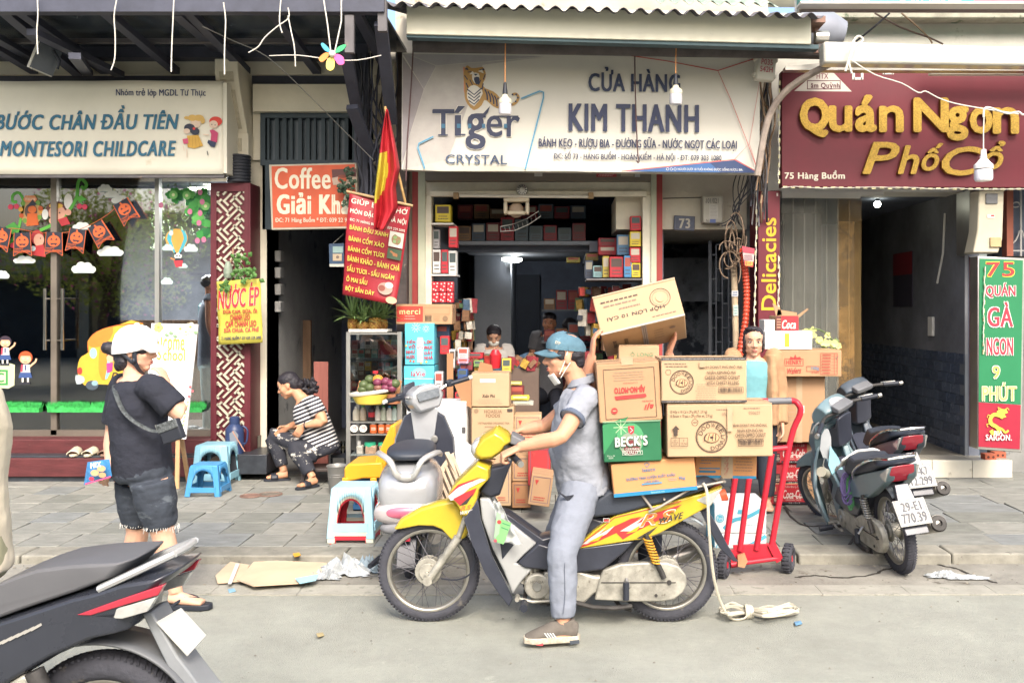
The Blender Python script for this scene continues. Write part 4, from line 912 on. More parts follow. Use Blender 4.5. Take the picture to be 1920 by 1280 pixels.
MB().box(-.09,.09,-.02,.02,-.13,.13,X).build('lamp_glass',mat('lamp_glass','5a6067',.2),fl_);MB().box(-.1,.1,.02,.06,-.14,.14,X).build('housing',whitep,fl_,bevel=.006)
MB().tube([P(100,95,8.2),P(112,115,8.2),P(108,130,8.2)],.012,6).build('bracket',black,fl_)
for i,(q,lab) in enumerate((([(70,-5),(71,30),(69,60),(71,102)],'by the floodlight'),([(219,-2),(214,30),(216,70),(215,110),(208,132)],'above the words of the cream banner'),([(326,-2),(324,45),(322,90),(321,135)],'right of the banner middle'),([(419,5),(423,40),(421,90),(421,140)],'in front of the plaster bracket'),([(527,-5),(524,40),(529,62)],'short one above the transom'),([(540,15),(541,34),(520,50),(497,70),(484,88),(466,99)],'curling to the left above the transom'),([(540,30),(546,60),(552,90),(554,125)],'hanging straight above the coffee sign'))):
 t=thing('dangling_wire','thin white wire dangling from the canopy, '+lab,'wire',P(*q[0],7.45),'white wires dangling from the canopy')
 MB().tube([P(a,c_,7.45) for a,c_ in q],.005,6,sub=4).build('strand',wirew,t)
t=thing('long_wire','long thin grey wire sagging diagonally from the canopy past the coffee sign','wire',P(620,200,8))
MB().tube([P(380,50,7.6),P(440,78,7.8),P(500,106,7.9),P(570,170,8.2),P(640,240,8.5),P(700,300,8.7)],.004,5,sub=3).build('strand',mat('grey_wire','7d7d78',.6,var=0),t)
t=thing('cross_wire','thin wire strung across to hold the pinwheel','wire',P(600,109,7.4))
MB().tube([P(505,105,7.45),P(560,104,7.4),P(620,112,7.4),P(670,113,7.4),P(715,104,7.4)],.004,5,sub=3).build('strand',wirew,t)
t=thing('pinwheel','five-petal pinwheel in blue green pink yellow and orange hanging from the canopy','pinwheel',P(624,101,7.35))
MB().tube([P(606,-5,7.45),P(614,45,7.4),P(620,96,7.36)],.005,5).build('string',wirew,t);MB().tube([P(640,-5,7.45),P(640,40,7.4),P(628,96,7.36)],.005,5).build('string',wirew,t)
for col_,q in (('4ea3c0',[(620,99),(609,95),(602,84),(606,81),(616,90)]),('3fae70',[(628,100),(634,89),(646,84),(649,87),(641,96)]),('dd5f9c',[(625,104),(634,102),(644,108),(645,120),(636,122),(629,114)]),('ddd26a',[(622,106),(627,112),(627,127),(620,133),(612,128),(613,114)]),('d98b4a',[(618,101),(609,100),(598,110),(603,117),(612,111)])):
 b=MB();b.px(q,7.35+random.uniform(-.02,.02),.012,sub=3);b.build('petal',mat('petal_'+col_,col_,.4,k=.95,var=.05),t)
MB().ell(P(623,101,7.33),(.026,.026,.026)).build('hub',whitep,t)
# --- dark post,brackets and cable tangles
pp=thing('utility_frame','dark steel bracket frame and post between the coffee sign and the grocery','steel post',P(700,560,8.9))
b=MB().box(wx(664,8.95),wx(690,8.95),8.95,9.05,wz(560,9),wz(60,9));b.build('post',steel,pp)
b=MB().box(wx(745,9.1),wx(764,9.1),9.05,9.2,.1,wz(95,9));b.build('post',mat('brown_post','5f5654',.7,var=.3,vs=5,col2='8b7f72',c2s=8),pp)
for (xa,ya,xb_,yb,Ya,Yb_) in ((648,95,676,240,8.0,8.9),(714,45,735,230,7.6,8.6),(660,200,700,300,8.3,8.9)):
 MB().bar(P(xa,ya,Ya),P(xb_,yb,Yb_),.10,.05,(1,0,0)).build('arm',steel,pp)
for i,(q) in enumerate(([(717,2),(718,60)],[(656,30),(656,100)])):
 MB().bar(P(*q[0],7.55),P(*q[1],7.55),.07,.05,(1,0,0)).build('arm',steel2,pp)
def tangle(x0,y0,x1,y1,Y,n,lab,mats,seed,name='cable_bundle',r_=(.006,.012),wob=12,dep=.12):
 t=thing(name,lab,'cables',P((x0+x1)/2,y1,Y));r=random.Random(seed)
 for m_ in mats:
  b=MB()
  for i in range(n):
   q=[];a=r.random();c_=.5+(r.random()-.5)*.7;ye=y1-(y1-y0)*r.uniform(-.12,.3)
   for j in range(9):
    u=j/8;w=wob*math.sin(u*PI)
    q.append(P(x0+(x1-x0)*(a*(1-u)+c_*u)+r.uniform(-w,w),y0+(ye-y0)*u,Y+r.uniform(-dep,dep)))
   b.tube(q,r.uniform(*r_),5,sub=3)
  stuff(b.build('cables',m_,t))
 return t
tangle(1395,130,1452,400,8.75,7,'thick tangle of cables running down between the beer banner and restaurant sign',(wireb,wiret,steel2),4,wob=10)
tangle(664,100,745,560,8.85,7,'dark cable tangle running down left of the grocery post',(wireb,steel),5,wob=16)
t=thing('drooping_cables','thin black cables drooping from the banner corner to the meter cabinet','cables',P(1385,400,8.9));b=MB();r=random.Random(6)
for i in range(7): x_=1425-i*7;b.tube([P(x_,322,8.8),P(x_-10+r.uniform(-6,6),350,8.85),P(1385+r.uniform(-14,6),385,8.9),P(1368+i*3,405+r.uniform(0,14),8.95),P(1345+i*8,418+r.uniform(0,16),9.0)],r.uniform(.004,.009),5,sub=4)
stuff(b.build('cables',wireb,t))
t=thing('coiled_cables','tan and black cable loops hanging beside the orange pipe','cables',P(1375,520,8.9));r=random.Random(9);b=MB()
for i in range(9):
 cx_,cy_,rx_,ry_=1378+r.uniform(-14,14),455+r.uniform(-30,40),r.uniform(8,20),r.uniform(14,42)
 b.tube([P(cx_+rx_*math.cos(a*PI/6+i),cy_+ry_*math.sin(a*PI/6+i)+a*2,8.85+r.uniform(-.04,.04)) for a in range(11)],.006,5,sub=2)
b.build('loops',mat('dusty_cable','7d6a58',.7,var=0),t)
t=thing('corrugated_pipe','bright orange corrugated cable pipe rising in the alley mouth','pipe',P(1393,700,8.95));b=MB()
pts=[P(1386,466,8.9),P(1394,490,8.9),P(1400,540,8.95),P(1398,600,8.95),P(1388,660,8.95),P(1386,720,8.95),P(1388,880,8.95)]
q,_=smooth(pts,[0]*7,8);acc=[];L_=0
rr=[]
qq=[]
for a,c_ in zip(q,q[1:]):
 for k_ in range(4): qq.append(a.lerp(c_,k_/4))
b.tube(qq,[.031+.004*math.sin(i*1.6) for i in range(len(qq))],12).build('pipe',mat('pipe_orange','d2523a',.4,var=.08),t)
t=thing('taped_pole','pale pole wrapped in paper stickers beside the orange pipe','pole',P(1378,660,9.0))
MB().cyl(P(1376,494,9.0),P(1386,890,9.0),.03).build('pole',mat('pole_paper','bba88c',.8,var=.15,vs=8),t)
fc=pxface(t,8.965);fc.rect(1372,545,1384,556,'c4c6c8').lines(1373,546,1383,555,2,'4a5a80',.5).rect(1375,572,1384,592,'b3c2ba').lines(1376,574,1383,590,3,'5a8a88',.4).lines(1371,500,1380,520,3,'7a6a5a',.4);fc.done('sticker')
t=thing('phone_notice','small red and white notice with a phone number beside the orange pipe','notice',P(1403,510,8.8))
MB().prism([P(1391,461,8.8),P(1415,466,8.8),P(1412,501,8.8),P(1396,498,8.8)],(0,.01,0)).build('card',mat('notice_white','c9b8b4',.5),t)
fc=pxface(t,8.797);fc.poly([(1391,461),(1415,466),(1414,476),(1393,473)],'b84a5a').lines(1394,477,1412,488,3,'8a5a68',.5).poly([(1395,488),(1413,491),(1412,501),(1396,498)],'b93a3e').text('7.552.01',1397,490,1411,498,'d9c65a',bold=.03);fc.done()
#================================================================stickers on the kindergarten glass
def stk(name,lab=None):
 f=pxface(gl,9.197,name,step=.0003);return f
def cloud(x,y,w,h,c='dfe3dc'):
 f=stk('cloud_sticker');f.disc(x-w*.3,y+h*.12,w*.2,'b9c6c6',h*.32);f.rect(x-w*.42,y+h*.05,x+w*.42,y+h*.45,'b9c6c6')
 for dx,dy,rx,ry in ((-.32,.12,.18,.3),(-.1,-.15,.2,.36),(.15,-.08,.2,.38),(.34,.14,.16,.28)): f.disc(x+dx*w,y+dy*h,rx*w,c,ry*h)
 f.rect(x-w*.4,y,x+w*.4,y+h*.38,c);f.done()
for q in ((197,353,28,15),(210,364,28,15),(226,374,34,17),(154,424,36,15),(207,471,50,20),(157,502,46,22),(46,487,42,15),(5,515,26,16),(315,464,22,13,'bfdcd6'),(358,465,27,16,'d5e5de'),(343,498,18,10,'bfdcd6'),(313,527,23,14,'c3dfd8')): cloud(*q)
f=stk('vine_sticker');gr,gd='5fae45','4a9440'
f.line([(8,465),(30,440),(38,415),(44,380),(36,362),(24,366),(24,378),(32,378)],5,gr,sub=4)
f.line([(75,432),(100,420),(125,400),(143,372),(146,345),(152,336),(162,345),(158,354),(152,349)],6,gr,sub=4)
f.poly([(10,425),(26,416),(38,428),(24,440)],gd).poly([(142,372),(152,366),(163,374),(150,380)],gr).poly([(10,462),(26,440),(24,455)],gd)
for x,y in ((20,388),(31,387),(149,387),(159,388),(24,460)): f.disc(x,y,5,'c93f58')
f.line([(28,377),(30,383)],1,gr).line([(150,379),(156,383)],1,gr);f.done()
f=stk('child_sticker');sk='e0a890'
f.disc(128,378,8,'e3e0d8',15).disc(105,394,19,'6a3f38',17).disc(107,399,16,sk,14).disc(105,386,13,'d8b04e',5).disc(100,401,1.5,'3a3036').disc(112,399,1.5,'3a3036').disc(106,408,3,'a34a48').disc(128,398,6,sk).disc(98,414,6,sk).poly([(108,412),(125,406),(132,420),(116,424)],'b8383e').disc(85,402,6,'dcdcd5',10);f.done()
f=stk('child_sticker');f.disc(70,445,12,'a8393c',14).disc(73,450,10,sk,12).poly([(62,462),(82,458),(86,482),(60,478)],'b93e42').disc(76,447,1.3,'3a3036').disc(62,466,5,'c5d8da');f.done()
f=stk('welcome_wreath');f.disc(58,400,20,'b48e5c',24).disc(58,396,12,'5a4a40',14)
for a in range(12): f.disc(58+19*math.cos(a*.55),396+22*math.sin(a*.55),4.5,('cf9a3a','6c9440','b8562c')[a % 3])
f.poly([(44,374),(48,367),(66,367),(70,374),(66,379),(48,379)],'d98a5a').text('Welcome',47,369,67,376,'ead9c4').disc(61,393,8,'cf6a32',7).poly([(52,400),(70,400),(73,422),(50,424)],'c9622c').poly([(50,388),(70,384),(62,374)],'37363e');f.done()
bt=thing('halloween_bunting','string of black pennants with orange pumpkins across the kindergarten glass','bunting',P(110,440,9.15))
for i,(x,y,rot) in enumerate(((2,447,-22),(42,457,2),(101,456,-3),(143,450,-16),(188,438,-28),(236,396,-38))):
 c=P(x,y,9.12);k=9.12/FPX;ca,sa=math.cos(R(-rot)),math.sin(R(-rot));
 if i < 4: ca,sa=math.cos(R(rot*.6)),math.sin(R(rot*.6))
 if i >= 4: ca,sa=math.cos(R(30)),math.sin(R(30))
 U=V((ca,0,sa))*k;Wd=V((sa,0,-ca))*k
 b=MB();o2=[c+U*a+Wd*d for a,d in ((-15,-21),(15,-21),(17,23),(0,13),(-17,23))];b.prism(o2,(0,.003,0));b.build('pennant',mat('pennant_black','32343f',.6),bt)
 f=Face(bt,c,U,Wd,'pumpkin_print',step=.0003);og='dd6a3a'
 f.line([(-15,-21),(-17,23)],1,og).line([(15,-21),(17,23)],1.2 if i < 4 else 2.4,og).line([(-17,23),(0,13),(17,23)],.8,og)
 f.disc(0,-4,12,og,11).line([(0,-14),(-2,-19)],3,og).poly([(-7,-6),(-2,-6),(-5,-10)],'32343f').poly([(7,-6),(2,-6),(5,-10)],'32343f').poly([(-7,0),(7,0),(4,4),(0,2),(-4,4)],'32343f')
 f.text('HAPPY',-14,8,2,11,og,bold=.04).text('HALLOWEEN',-15,12,15,17,og,bold=.04);f.done()
MB().tube([P(-30,440,9.14),P(20,428,9.14),P(72,436,9.14),P(122,436,9.14),P(162,425,9.14),P(205,400,9.14),P(232,372,9.14)],.003,5,sub=3).build('string',mat('orange_string','c9623a',.6,var=0),bt)
f=stk('clover_sticker');r=random.Random(4)
pts=[(r.uniform(312,394),r.uniform(358,376)) for _ in range(22)]+[(r.uniform(355,396),r.uniform(372,410)) for _ in range(16)]+[(r.uniform(370,394),r.uniform(405,442)) for _ in range(14)]
for x,y in pts:
 g=r.choice(('3f9a48','4fa852','2f7f44','6cba62'))
 for a in range(4): f.disc(x+4*math.cos(a*1.57+x),y+4*math.sin(a*1.57+x),4,g,n=8)
for x,y in ((355,368),(330,367),(390,388)): f.disc(x,y,8,'79c06a').disc(x,y,3,'d8e0a8')
for x,y in ((307,386),(361,398),(380,362),(384,380),(380,401),(375,452),(387,450),(378,419)): f.disc(x,y,4.5,'cf7d9c',5.5)
for q in ([(320,385),(316,378),(324,376),(326,384)],[(350,400),(346,408),(352,415),(360,408)],[(365,430),(360,438),(366,442)]): f.line(q,.8,'a9c8a0',sub=3)
f.done()
f=stk('balloon_sticker');f.poly([(310,447),(313,438),(321,431),(331,429),(341,431),(350,438),(352,448),(348,460),(340,471),(336,475),(327,475),(322,470),(313,458)],'d9a850',2)
for q in ([(319,433),(313,448),(326,474),(330,474),(321,450),(325,431)],[(339,431),(345,447),(334,474),(338,474),(351,450),(347,435)]): f.poly(q,'4fb3c4',2)
f.disc(321,437,4,'e4e6dc',5).disc(334,480,7,'e9e7e0',6).disc(329,475,2,'33343e').disc(339,475,2,'33343e').disc(332,480,1.5,'33343e').disc(337,480,1.5,'33343e').poly([(327,484),(343,484),(343,490),(327,490)],'33343e').poly([(326,489),(343,488),(342,500),(330,501)],'cf3f4a').line([(320,484),(328,487)],3,'d98f5a');f.done()
f=stk('letter_block_sticker');f.poly([(-20,683),(20,681),(28,684),(27,722),(16,728),(-20,726)],'d6d8b0').poly([(-20,693),(15,693),(15,722),(-20,722)],'3f9850').poly([(-20,697),(11,697),(11,718),(-20,718)],'d6d8b0').text('C',-6,699,8,716,'3f9850',bold=.05);f.done()
def kid(x,y,hair,top,bot,k=1.):
 f=stk('school_child_sticker');f.disc(x,y,13*k,hair,12*k).disc(x,y+3*k,10.5*k,'e3b591',9*k).poly([(x-8*k,y-3*k),(x+8*k,y-3*k),(x+5*k,y-8*k),(x-5*k,y-8*k)],hair)
 f.disc(x-4*k,y+2*k,1.6*k,'e9e9e6').disc(x+4*k,y+2*k,1.6*k,'e9e9e6').disc(x-4*k,y+2*k,.9*k,'35425c').disc(x+4*k,y+2*k,.9*k,'35425c').line([(x-3*k,y+8*k),(x,y+9*k),(x+3*k,y+8*k)],1,'a8483e')
 f.poly([(x-8*k,y+13*k),(x+8*k,y+13*k),(x+9*k,y+28*k),(x-9*k,y+28*k)],top).poly([(x-8*k,y+13*k),(x-4*k,y+13*k),(x-5*k,y+27*k),(x-9*k,y+27*k)],'c9435a').line([(x,y+14*k),(x,y+24*k)],3*k,'3a4a76')
 f.poly([(x-10*k,y+28*k),(x+10*k,y+28*k),(x+13*k,y+38*k),(x-13*k,y+38*k)],bot)
 for s_ in (-1,1): f.line([(x+5*s_*k,y+38*k),(x+5*s_*k,y+46*k)],3.6*k,'e5e3da').poly([(x+5*s_*k-5*k,y+46*k),(x+5*s_*k+4*k,y+46*k),(x+5*s_*k+4*k,y+50*k),(x+5*s_*k-6*k,y+50*k)],'33343e')
 f.line([(x+8*k,y+17*k),(x+19*k,y+8*k),(x+21*k,y+2*k)],3.6*k,'e3b591');f.done()
kid(10,640,'3b2f3c','dfe0dc','3e568c',.9);kid(48,670,'d2592f','e0dfda','3e568c')
f=stk('bus_sticker');yb,yo='d9b13e','d08a38'
f.poly([(146,700),(147,680),(153,668),(166,660),(166,640),(182,622),(220,610),(268,606),(268,722),(222,722),(186,720),(158,722)],yb,2).line([(166,660),(166,640),(182,622),(220,610),(268,606)],2,'c9662f',sub=3)
f.poly([(164,640),(182,622),(212,613),(206,636),(186,650),(170,650)],yo,2).disc(175,662,7,'9cc3cc',10).disc(150,695,4.5,'cf3f38',7).poly([(142,703),(157,706),(158,716),(144,720)],'bcc6c8',2).disc(173,722,12,'4a5560',9).disc(178,718,6,'8fb0ba',5)
f.poly([(188,650),(196,644),(200,665),(200,705),(192,712),(185,690)],'cf9335',3).poly([(197,645),(206,652),(206,700),(197,711),(201,690),(201,668)],'8fc1c9',2).disc(209,666,9,'8c4a3e',9).disc(208,671,8,'e3b591',7.5).poly([(200,681),(212,679),(211,695),(201,700)],'b0458c').text('B',207,698,222,715,'4a3d33',shear=.3);f.done()
b=MB();r=random.Random(8);ta=mat('artificial_turf','3fb558',.6,k=.85,var=.3,vs=30)
for i in range(2600):
 x=r.uniform(wx(-40),wx(395,9.3));
 if wx(93) < x < wx(108): continue
 y=r.uniform(9.11,9.18);z=wz(767,9.15);a,d=r.uniform(-.03,.03),r.uniform(-.02,.02);h=r.uniform(.05,.085)
 b.add([(x-.006,y,z),(x+.006,y,z),(x+a,y+d,z+h)],[(0,1,2)])
b.box(wx(-40),wx(93),9.11,9.18,wz(772,9.15),wz(767,9.15)+.02).box(wx(108),wx(392),9.11,9.18,wz(772,9.15),wz(767,9.15)+.02)
o=b.build('turf_strip',ta,None,smooth=0,fix=False);stuff(o);o['label']='bright green artificial turf strip along the foot of the kindergarten glass';o['category']='artificial turf'
b=MB();lm=mat('ivy_leaf','6f8d58',.6,k=.7,var=.3,vs=20)
for (xs,ya,yb,n) in (((170,245),345,425,20),((300,392),345,480,22),((225,240),430,460,3),((283,292),360,510,3)):
 for i in range(n):
  x=r.uniform(*xs);L_=r.uniform(.3,1)*(yb-ya);y_=10.2+r.uniform(-.2,.2)
  for k_ in range(int(L_/3.2)):
   p=P(x+math.sin(k_*.7+i)*1.5,ya+k_*3.2,y_);a=r.uniform(0,6);q=.012
   b.add([p,p+V((math.cos(a)*q,-.008,math.sin(a)*q)),p+V((math.cos(a+1.2)*q,.004,math.sin(a+1.2)*q-.01))],[(0,1,2)])
o=b.build('hanging_ivy',lm,None,smooth=0,fix=False);stuff(o);o['label']='trailing artificial ivy hanging from the kindergarten ceiling';o['category']='ivy'
for i,q in enumerate(((298,335,410,345),(296,337,392,331),(352,355,400,352))):
 t=thing('tube_light',('lower','upper','short rear')[i]+' lit tube light seen through the right kindergarten pane','tube light',P(q[0],q[1],10.5));MB().cyl(P(q[0],q[1],10.3),P(q[2],q[3],10.3),.02).build('tube',mat('tube_glow','fff6e4',.5,emit=4,k=1),t)
t=thing('red_bowl','red patterned bowl on a shelf behind the left kindergarten pane','bowl',P(35,610,9.9));MB().lathe([(.001,0),(.05,0),(.075,.03),(.09,.055),(.085,.055),(.001,.02)],P(35,610,9.9),n=24).build('bowl',mat('bowl_red','c4553a',.4,var=.1),t)
t=thing('wall_shelf','thin wooden shelf under the red bowl in the kindergarten','shelf',P(35,612,9.9));MB().cbox(P(32,613,9.9),(.3,.25,.02)).build('board',wood_in,t)
t=thing('class_poster','green and striped class poster standing behind the left pane','poster',P(42,640,10.4));MB().px([(26,490),(58,490),(56,640),(27,640)],10.4,.02).build('board',mat('poster_green','4d8a64',.6,var=.15),t)
f=pxface(t,10.389)
for i in range(6): f.rect(26,500+i*8,57,504+i*8,('8b8d9a','b5b0b5')[i % 2])
f.rect(26,548,57,552,'a04a52').text('ABC',30,560,54,572,'b9cbb5').text('MON',30,590,54,600,'b9cbb5');f.done()
t=thing('water_dispenser','white water dispenser with blue bottle behind the right pane','water dispenser',P(389,810,9.8));b=MB();bpx(b,378,632,412,812,9.8,10.1);b.build('cabinet',whitep,t,bevel=.02)
b=MB();bpx(b,386,636,402,656,9.79,9.8);bpx(b,380,672,400,712,9.79,9.8);b.build('tap_panel',mat('dispenser_grey','8e939a',.4),t);MB().lathe([(.001,0),(.05,0),(.08,.05),(.12,.08),(.12,.32),(.09,.36),(.001,.36)],P(394,632,9.95)).build('bottle',mat('water_bottle_blue','7fa8ad',.2,trans=.3),t)
def slipper(x,y,Y,lab,m_,rz=0):
 t=thing('slipper',lab,'slipper',P(x,y,Y),'footwear on the shop steps');c=P(x,y,Y);X=Mx.Translation(c) @ Mx.Rotation(rz,4,'Z')
 b=MB();b.rings([[X @ V((.05*math.sin(a/14*2*PI)*(.85+.2*math.cos(a/14*2*PI)),-.12*math.cos(a/14*2*PI),z)) for a in range(14)] for z in (0,.022)]);b.build('sole',m_,t,bevel=.005)
 b=MB()
 b.grid(lambda u,v: X @ V((.052*math.cos(PI*u),-.10+.12*v,.018+.06*math.sin(PI*u)*(.55+.45*v))),12,6);b.build('upper',m_,t,solid=.008,smooth=70)
cs=mat('cream_rubber','cfc5ad',.7);
slipper(143,853,8.86,'left cream rubber slipper of the pair on the kindergarten step',cs,.15);slipper(174,853,8.86,'right cream rubber slipper of the pair on the kindergarten step',cs,-.1)
slipper(203,853,8.88,'brown strapped sandal beside the cream slippers',mat('brown_leather','8c7260',.6))
t=thing('black_shoes','black shoes on the floor behind the right kindergarten pane','shoes',P(370,815,9.6));MB().ell(P(362,806,9.6),(.08,.05,.05)).build('shoe',black,t);MB().ell(P(382,808,9.6),(.09,.05,.045)).build('shoe',black,t)
#================================================================easel,stools,thermos,cabinet corner
t=thing('easel_sign','white welcome board with yellow flowers on a wooden easel','easel sign',P(320,915,8.3))
bw=mat('board_white','e2e2df',.4,k=.95,var=.03)
q=[P(284,606,8.3),P(371,608,8.3),P(348,823,7.95),P(270,818,7.95)]
MB().prism(q,(0,.02,0)).build('board',bw,t)
ez=mat('pine','c79f74',.6,var=.12,stretch=(8,8,.8));es=[(334,818,7.98,332,916,7.95),(340,818,8.02,355,912,8.4),(282,820,7.98,282,916,7.95)]
for a in es: MB().bar(P(*a[:3]),P(*a[3:]),.035,.022,(1,0,0)).build('leg',ez,t,bevel=.003)
O=P(284,606,8.298);Uv=(P(371,608,8.298)-O)/87;Wv=(P(272,819,7.948)-O)/213
f=Face(t,O,Uv,Wv,off=.003)
f.text('come',24,29,64,51,'d79d42',bold=.03).text('Wel',-14,26,22,48,'d79d42',bold=.03).text('chool',25,49,66,71,'d79d42',bold=.03).text('to S',-10,48,22,70,'d79d42',bold=.03)
for x,y,rr in ((14,8,9),(55,10,9),(74,6,9),(66,16,6)):
 for a in range(5): f.disc(x+rr*.55*math.cos(a*1.26),y+rr*.55*math.sin(a*1.26),rr*.5,'d9c96a' if x < 20 else 'dcd8b0',n=10)
 f.disc(x,y,rr*.25,'c9a23a',n=8)
for x,y in ((38,18),(46,24),(84,16),(30,22)): f.poly([(x-5,y),(x,y-3),(x+6,y+1),(x,y+4)],'7d9a72')
for i in range(7): f.poly([(70-i*1.2,150+i*7),(78-i*1.2,145+i*7),(76-i*1.2,150+i*7)],'9ab86a')
for x,y in ((78,120),(83,128),(77,138)): f.disc(x,y,2.6,'b8545a',n=8)
f.done()
def stool(x,y,Y,wt,h,wb,cols,lab,seat_t=.03,nest=1,arch=True):
 t=thing('plastic_stool',lab,'stool',P(x,y,Y));c=P(x,y,Y);zb=c.z;hh=h/2.
 for kx,(cn_,dz) in enumerate(cols):
  m_=mat('stool_'+cn_,cn_,.35,k=.9,var=.06,vs=6);zt=zb+h-dz*0-(.0 if kx==0 else 0.012*kx);z0=zb+dz
  s_=1-.03*kx;wt2,wb2=wt*s_,wb*s_*(1.0)
  def ring(u,inset=0): w=(wt2+(wb2-wt2)*u)/2-inset;return w
  H=zt-z0
  b=MB();w=ring(0);b.box(c.x-w,c.x+w,c.y-w,c.y+w,zt-seat_t,zt);b.build('seat',m_,t,bevel=.012,seg=3)
  tot=zt-zb
  def at(z): return (wt2+(wb2-wt2)*((zt-z)/tot))/2
  lw=wt*.2
  for sx in (-1,1):
   for sy in (-1,1):
    b=MB();rs_=[]
    for z in (zt-.01,zt-.5*H,z0):
     a=at(z);l=lw*(1.25 if z > zt-.02 else 1.)
     rs_.append([V((c.x+sx*a,c.y+sy*a,z)),V((c.x+sx*(a-l),c.y+sy*a,z)),V((c.x+sx*(a-l),c.y+sy*(a-.012),z)),V((c.x+sx*(a-.012),c.y+sy*(a-.012),z)),V((c.x+sx*(a-.012),c.y+sy*(a-l),z)),V((c.x+sx*a,c.y+sy*(a-l),z))])
    b.rings(rs_,cap=True);b.build('leg',m_,t,bevel=.003,seg=1)
  for (dx,dy) in ((0,-1),(0,1),(1,0),(-1,0)):
   def pp_(u,z,dx=dx,dy=dy):
    a=at(z);return V((c.x+(dx*a if dx else u),c.y+(dy*a if dy else u),z))
   za,zr=zt-.012,zt-.42*H;n=12;b=MB()
   for i in range(n):
    u0,u1=-1+2*i/n,-1+2*(i+1)/n
    w0=wt2/2-lw*.8;f0=lambda u: (zt-.17*H)-(1-math.sqrt(max(0,1-u*u)))*.3*H
    b.add([pp_(u0*w0,za),pp_(u1*w0,za),pp_(u1*w0,f0(u1)),pp_(u0*w0,f0(u0))],[(0,1,2,3)])
   b.build('apron',m_,t,solid=.012)
   z1=z0+.22*H;b=MB();b.bar(pp_(-at(z1)+lw*.7,z1),pp_(at(z1)-lw*.7,z1),.012,.05*H/.3 if H > .25 else .03,(1,0,0) if dx else (0,1,0));b.build('foot_rail',m_,t)
 return t
g=GY(925,SZ);stool(391,925,g,.23,.26,.30,(('4a90c4',0),),'small bright blue plastic stool in front of the pale blue one')
g=GY(905,SZ);stool(406,905,g,.28,.36,.34,(('93c5d6',0),),'pale blue plastic stool behind the small bright blue one')
g=GY(1008,SZ);stool(666,1016,g-.0,.265,.40,.33,(('a6d2e0',.06),('cfd5c4',.03),('cc3644',0)),'stack of pale blue, white and red plastic stools near the silver scooter')
t=thing('brown_plate','brown round dish leaning inside the pale blue stool','dish',P(412,880,8.7));MB().lathe([(.001,0),(.08,0),(.09,.015),(.001,.01)],P(410,872,8.75),(0,-1,.2)).build('dish',mat('dish_brown','9c8672',.4),t)
t=thing('thermos','navy blue thermos flask standing on the black plinth','thermos',P(440,858,8.82));c=P(440,858,8.9)
nvm=mat('thermos_navy','36456b',.35,var=.1);k=8.9/FPX
MB().lathe([(.001,0),(17.5*k,0),(18*k,4*k),(16.5*k,8*k),(17*k,50*k),(16*k,56*k),(9*k,64*k),(9.5*k,66*k),(9*k,76*k),(6*k,78*k),(.001,78*k)],c,n=24).build('body',nvm,t)
MB().tube([c+V((15*k,0,60*k)),c+V((24*k,0,52*k)),c+V((22*k,0,30*k)),c+V((16*k,0,26*k))],.009,8,sub=3).build('handle',nvm,t)
f=pxface(t,8.9-17.4*k);f.poly([(430,812),(440,806),(447,815),(445,836),(432,836)],'7f858f').line([(436,808),(459,846)],2.2,'b98a72');f.done('worn_label')
t=thing('hanging_plant','small leafy plant hanging in a netted bottle on the lattice column','plant',P(437,530,8.9));c=P(436,500,8.9)
MB().lathe([(.001,0),(.035,.005),(.045,.06),(.03,.13),(.018,.16),(.001,.16)],P(428,522,8.9)).build('bottle',mat('plant_pot','8d9a88',.4,var=.3,vs=20),t)
MB().tube([P(437,465,8.95),P(436,485,8.9),P(430,495,8.9)],.008,6).build('string',wiret,t)
lf=mat('pothos_leaf','55803f',.5,var=.25,vs=10,k=.8)
def leaves(t,spots,m_,size,n,seed,name='foliage'):
 b=MB();r=random.Random(seed)
 for (x,y,Y,sx,sy) in spots:
  for i in range(n):
   p=P(x+r.gauss(0,sx),y+r.gauss(0,sy),Y+r.uniform(-.06,.06));a,e=r.uniform(0,6.28),r.uniform(-.6,.6);s_=size*r.uniform(.6,1.2)
   u=V((math.cos(a),math.sin(e)*.6,math.sin(a)))*s_;w=V((-math.sin(a),r.uniform(-.5,.5),math.cos(a)))*s_*.4;m0=p+u*.5
   b.add([p,m0+w,p+u,m0-w,m0+V((0,-.2*s_,0))],[(0,1,4),(1,2,4),(2,3,4),(3,0,4)])
 return b.build(name,m_,t,smooth=0,fix=False)
stuff(leaves(t,((446,487,8.88,10,6),(455,505,8.88,10,8),(460,520,8.86,12,5),(422,536,8.86,4,2),(466,512,8.86,4,3)),lf,.055,14,3))
b=MB();
for q in ([(440,485),(455,498),(465,520)],[(438,485),(445,510),(460,528)],[(436,520),(424,533),(415,540)]): b.tube([P(x,y,8.88) for x,y in q],.004,5,sub=3)
b.build('stem',lf,t)
t=thing('climbing_vine','dark leafy vine hanging over the right end of the coffee sign','vine',P(655,400,8.75));stuff(leaves(t,((655,330,8.75,7,14),(650,362,8.75,8,10),(643,350,8.75,5,6),(658,385,8.75,6,6)),mat('vine_dark','3f5340',.6,var=.2,k=.8),.05,16,5))
c=P(632,925,GY(925,SZ));t=thing('metal_bucket','dull metal bucket beside the glass cabinet','bucket',c)
MB().lathe([(.001,0),(.062,0),(.066,.01),(.082,.22),(.092,.24),(.088,.245),(.078,.215),(.06,.012),(.001,.012)],c,n=28).build('bucket',mat('dull_metal','9d9c97',.45,.5,var=.15),t)
for z in (.15,.17): MB().torus(c+V((0,0,z)),(0,0,1),.078,.003,28,5).build('rib',MC['dull_metal'],t)
t=thing('low_table','low dark table behind the metal bucket','table',P(636,905,8.9));b=MB();bpx(b,620,852,650,858,8.8,9.1);b.build('top',black,t)
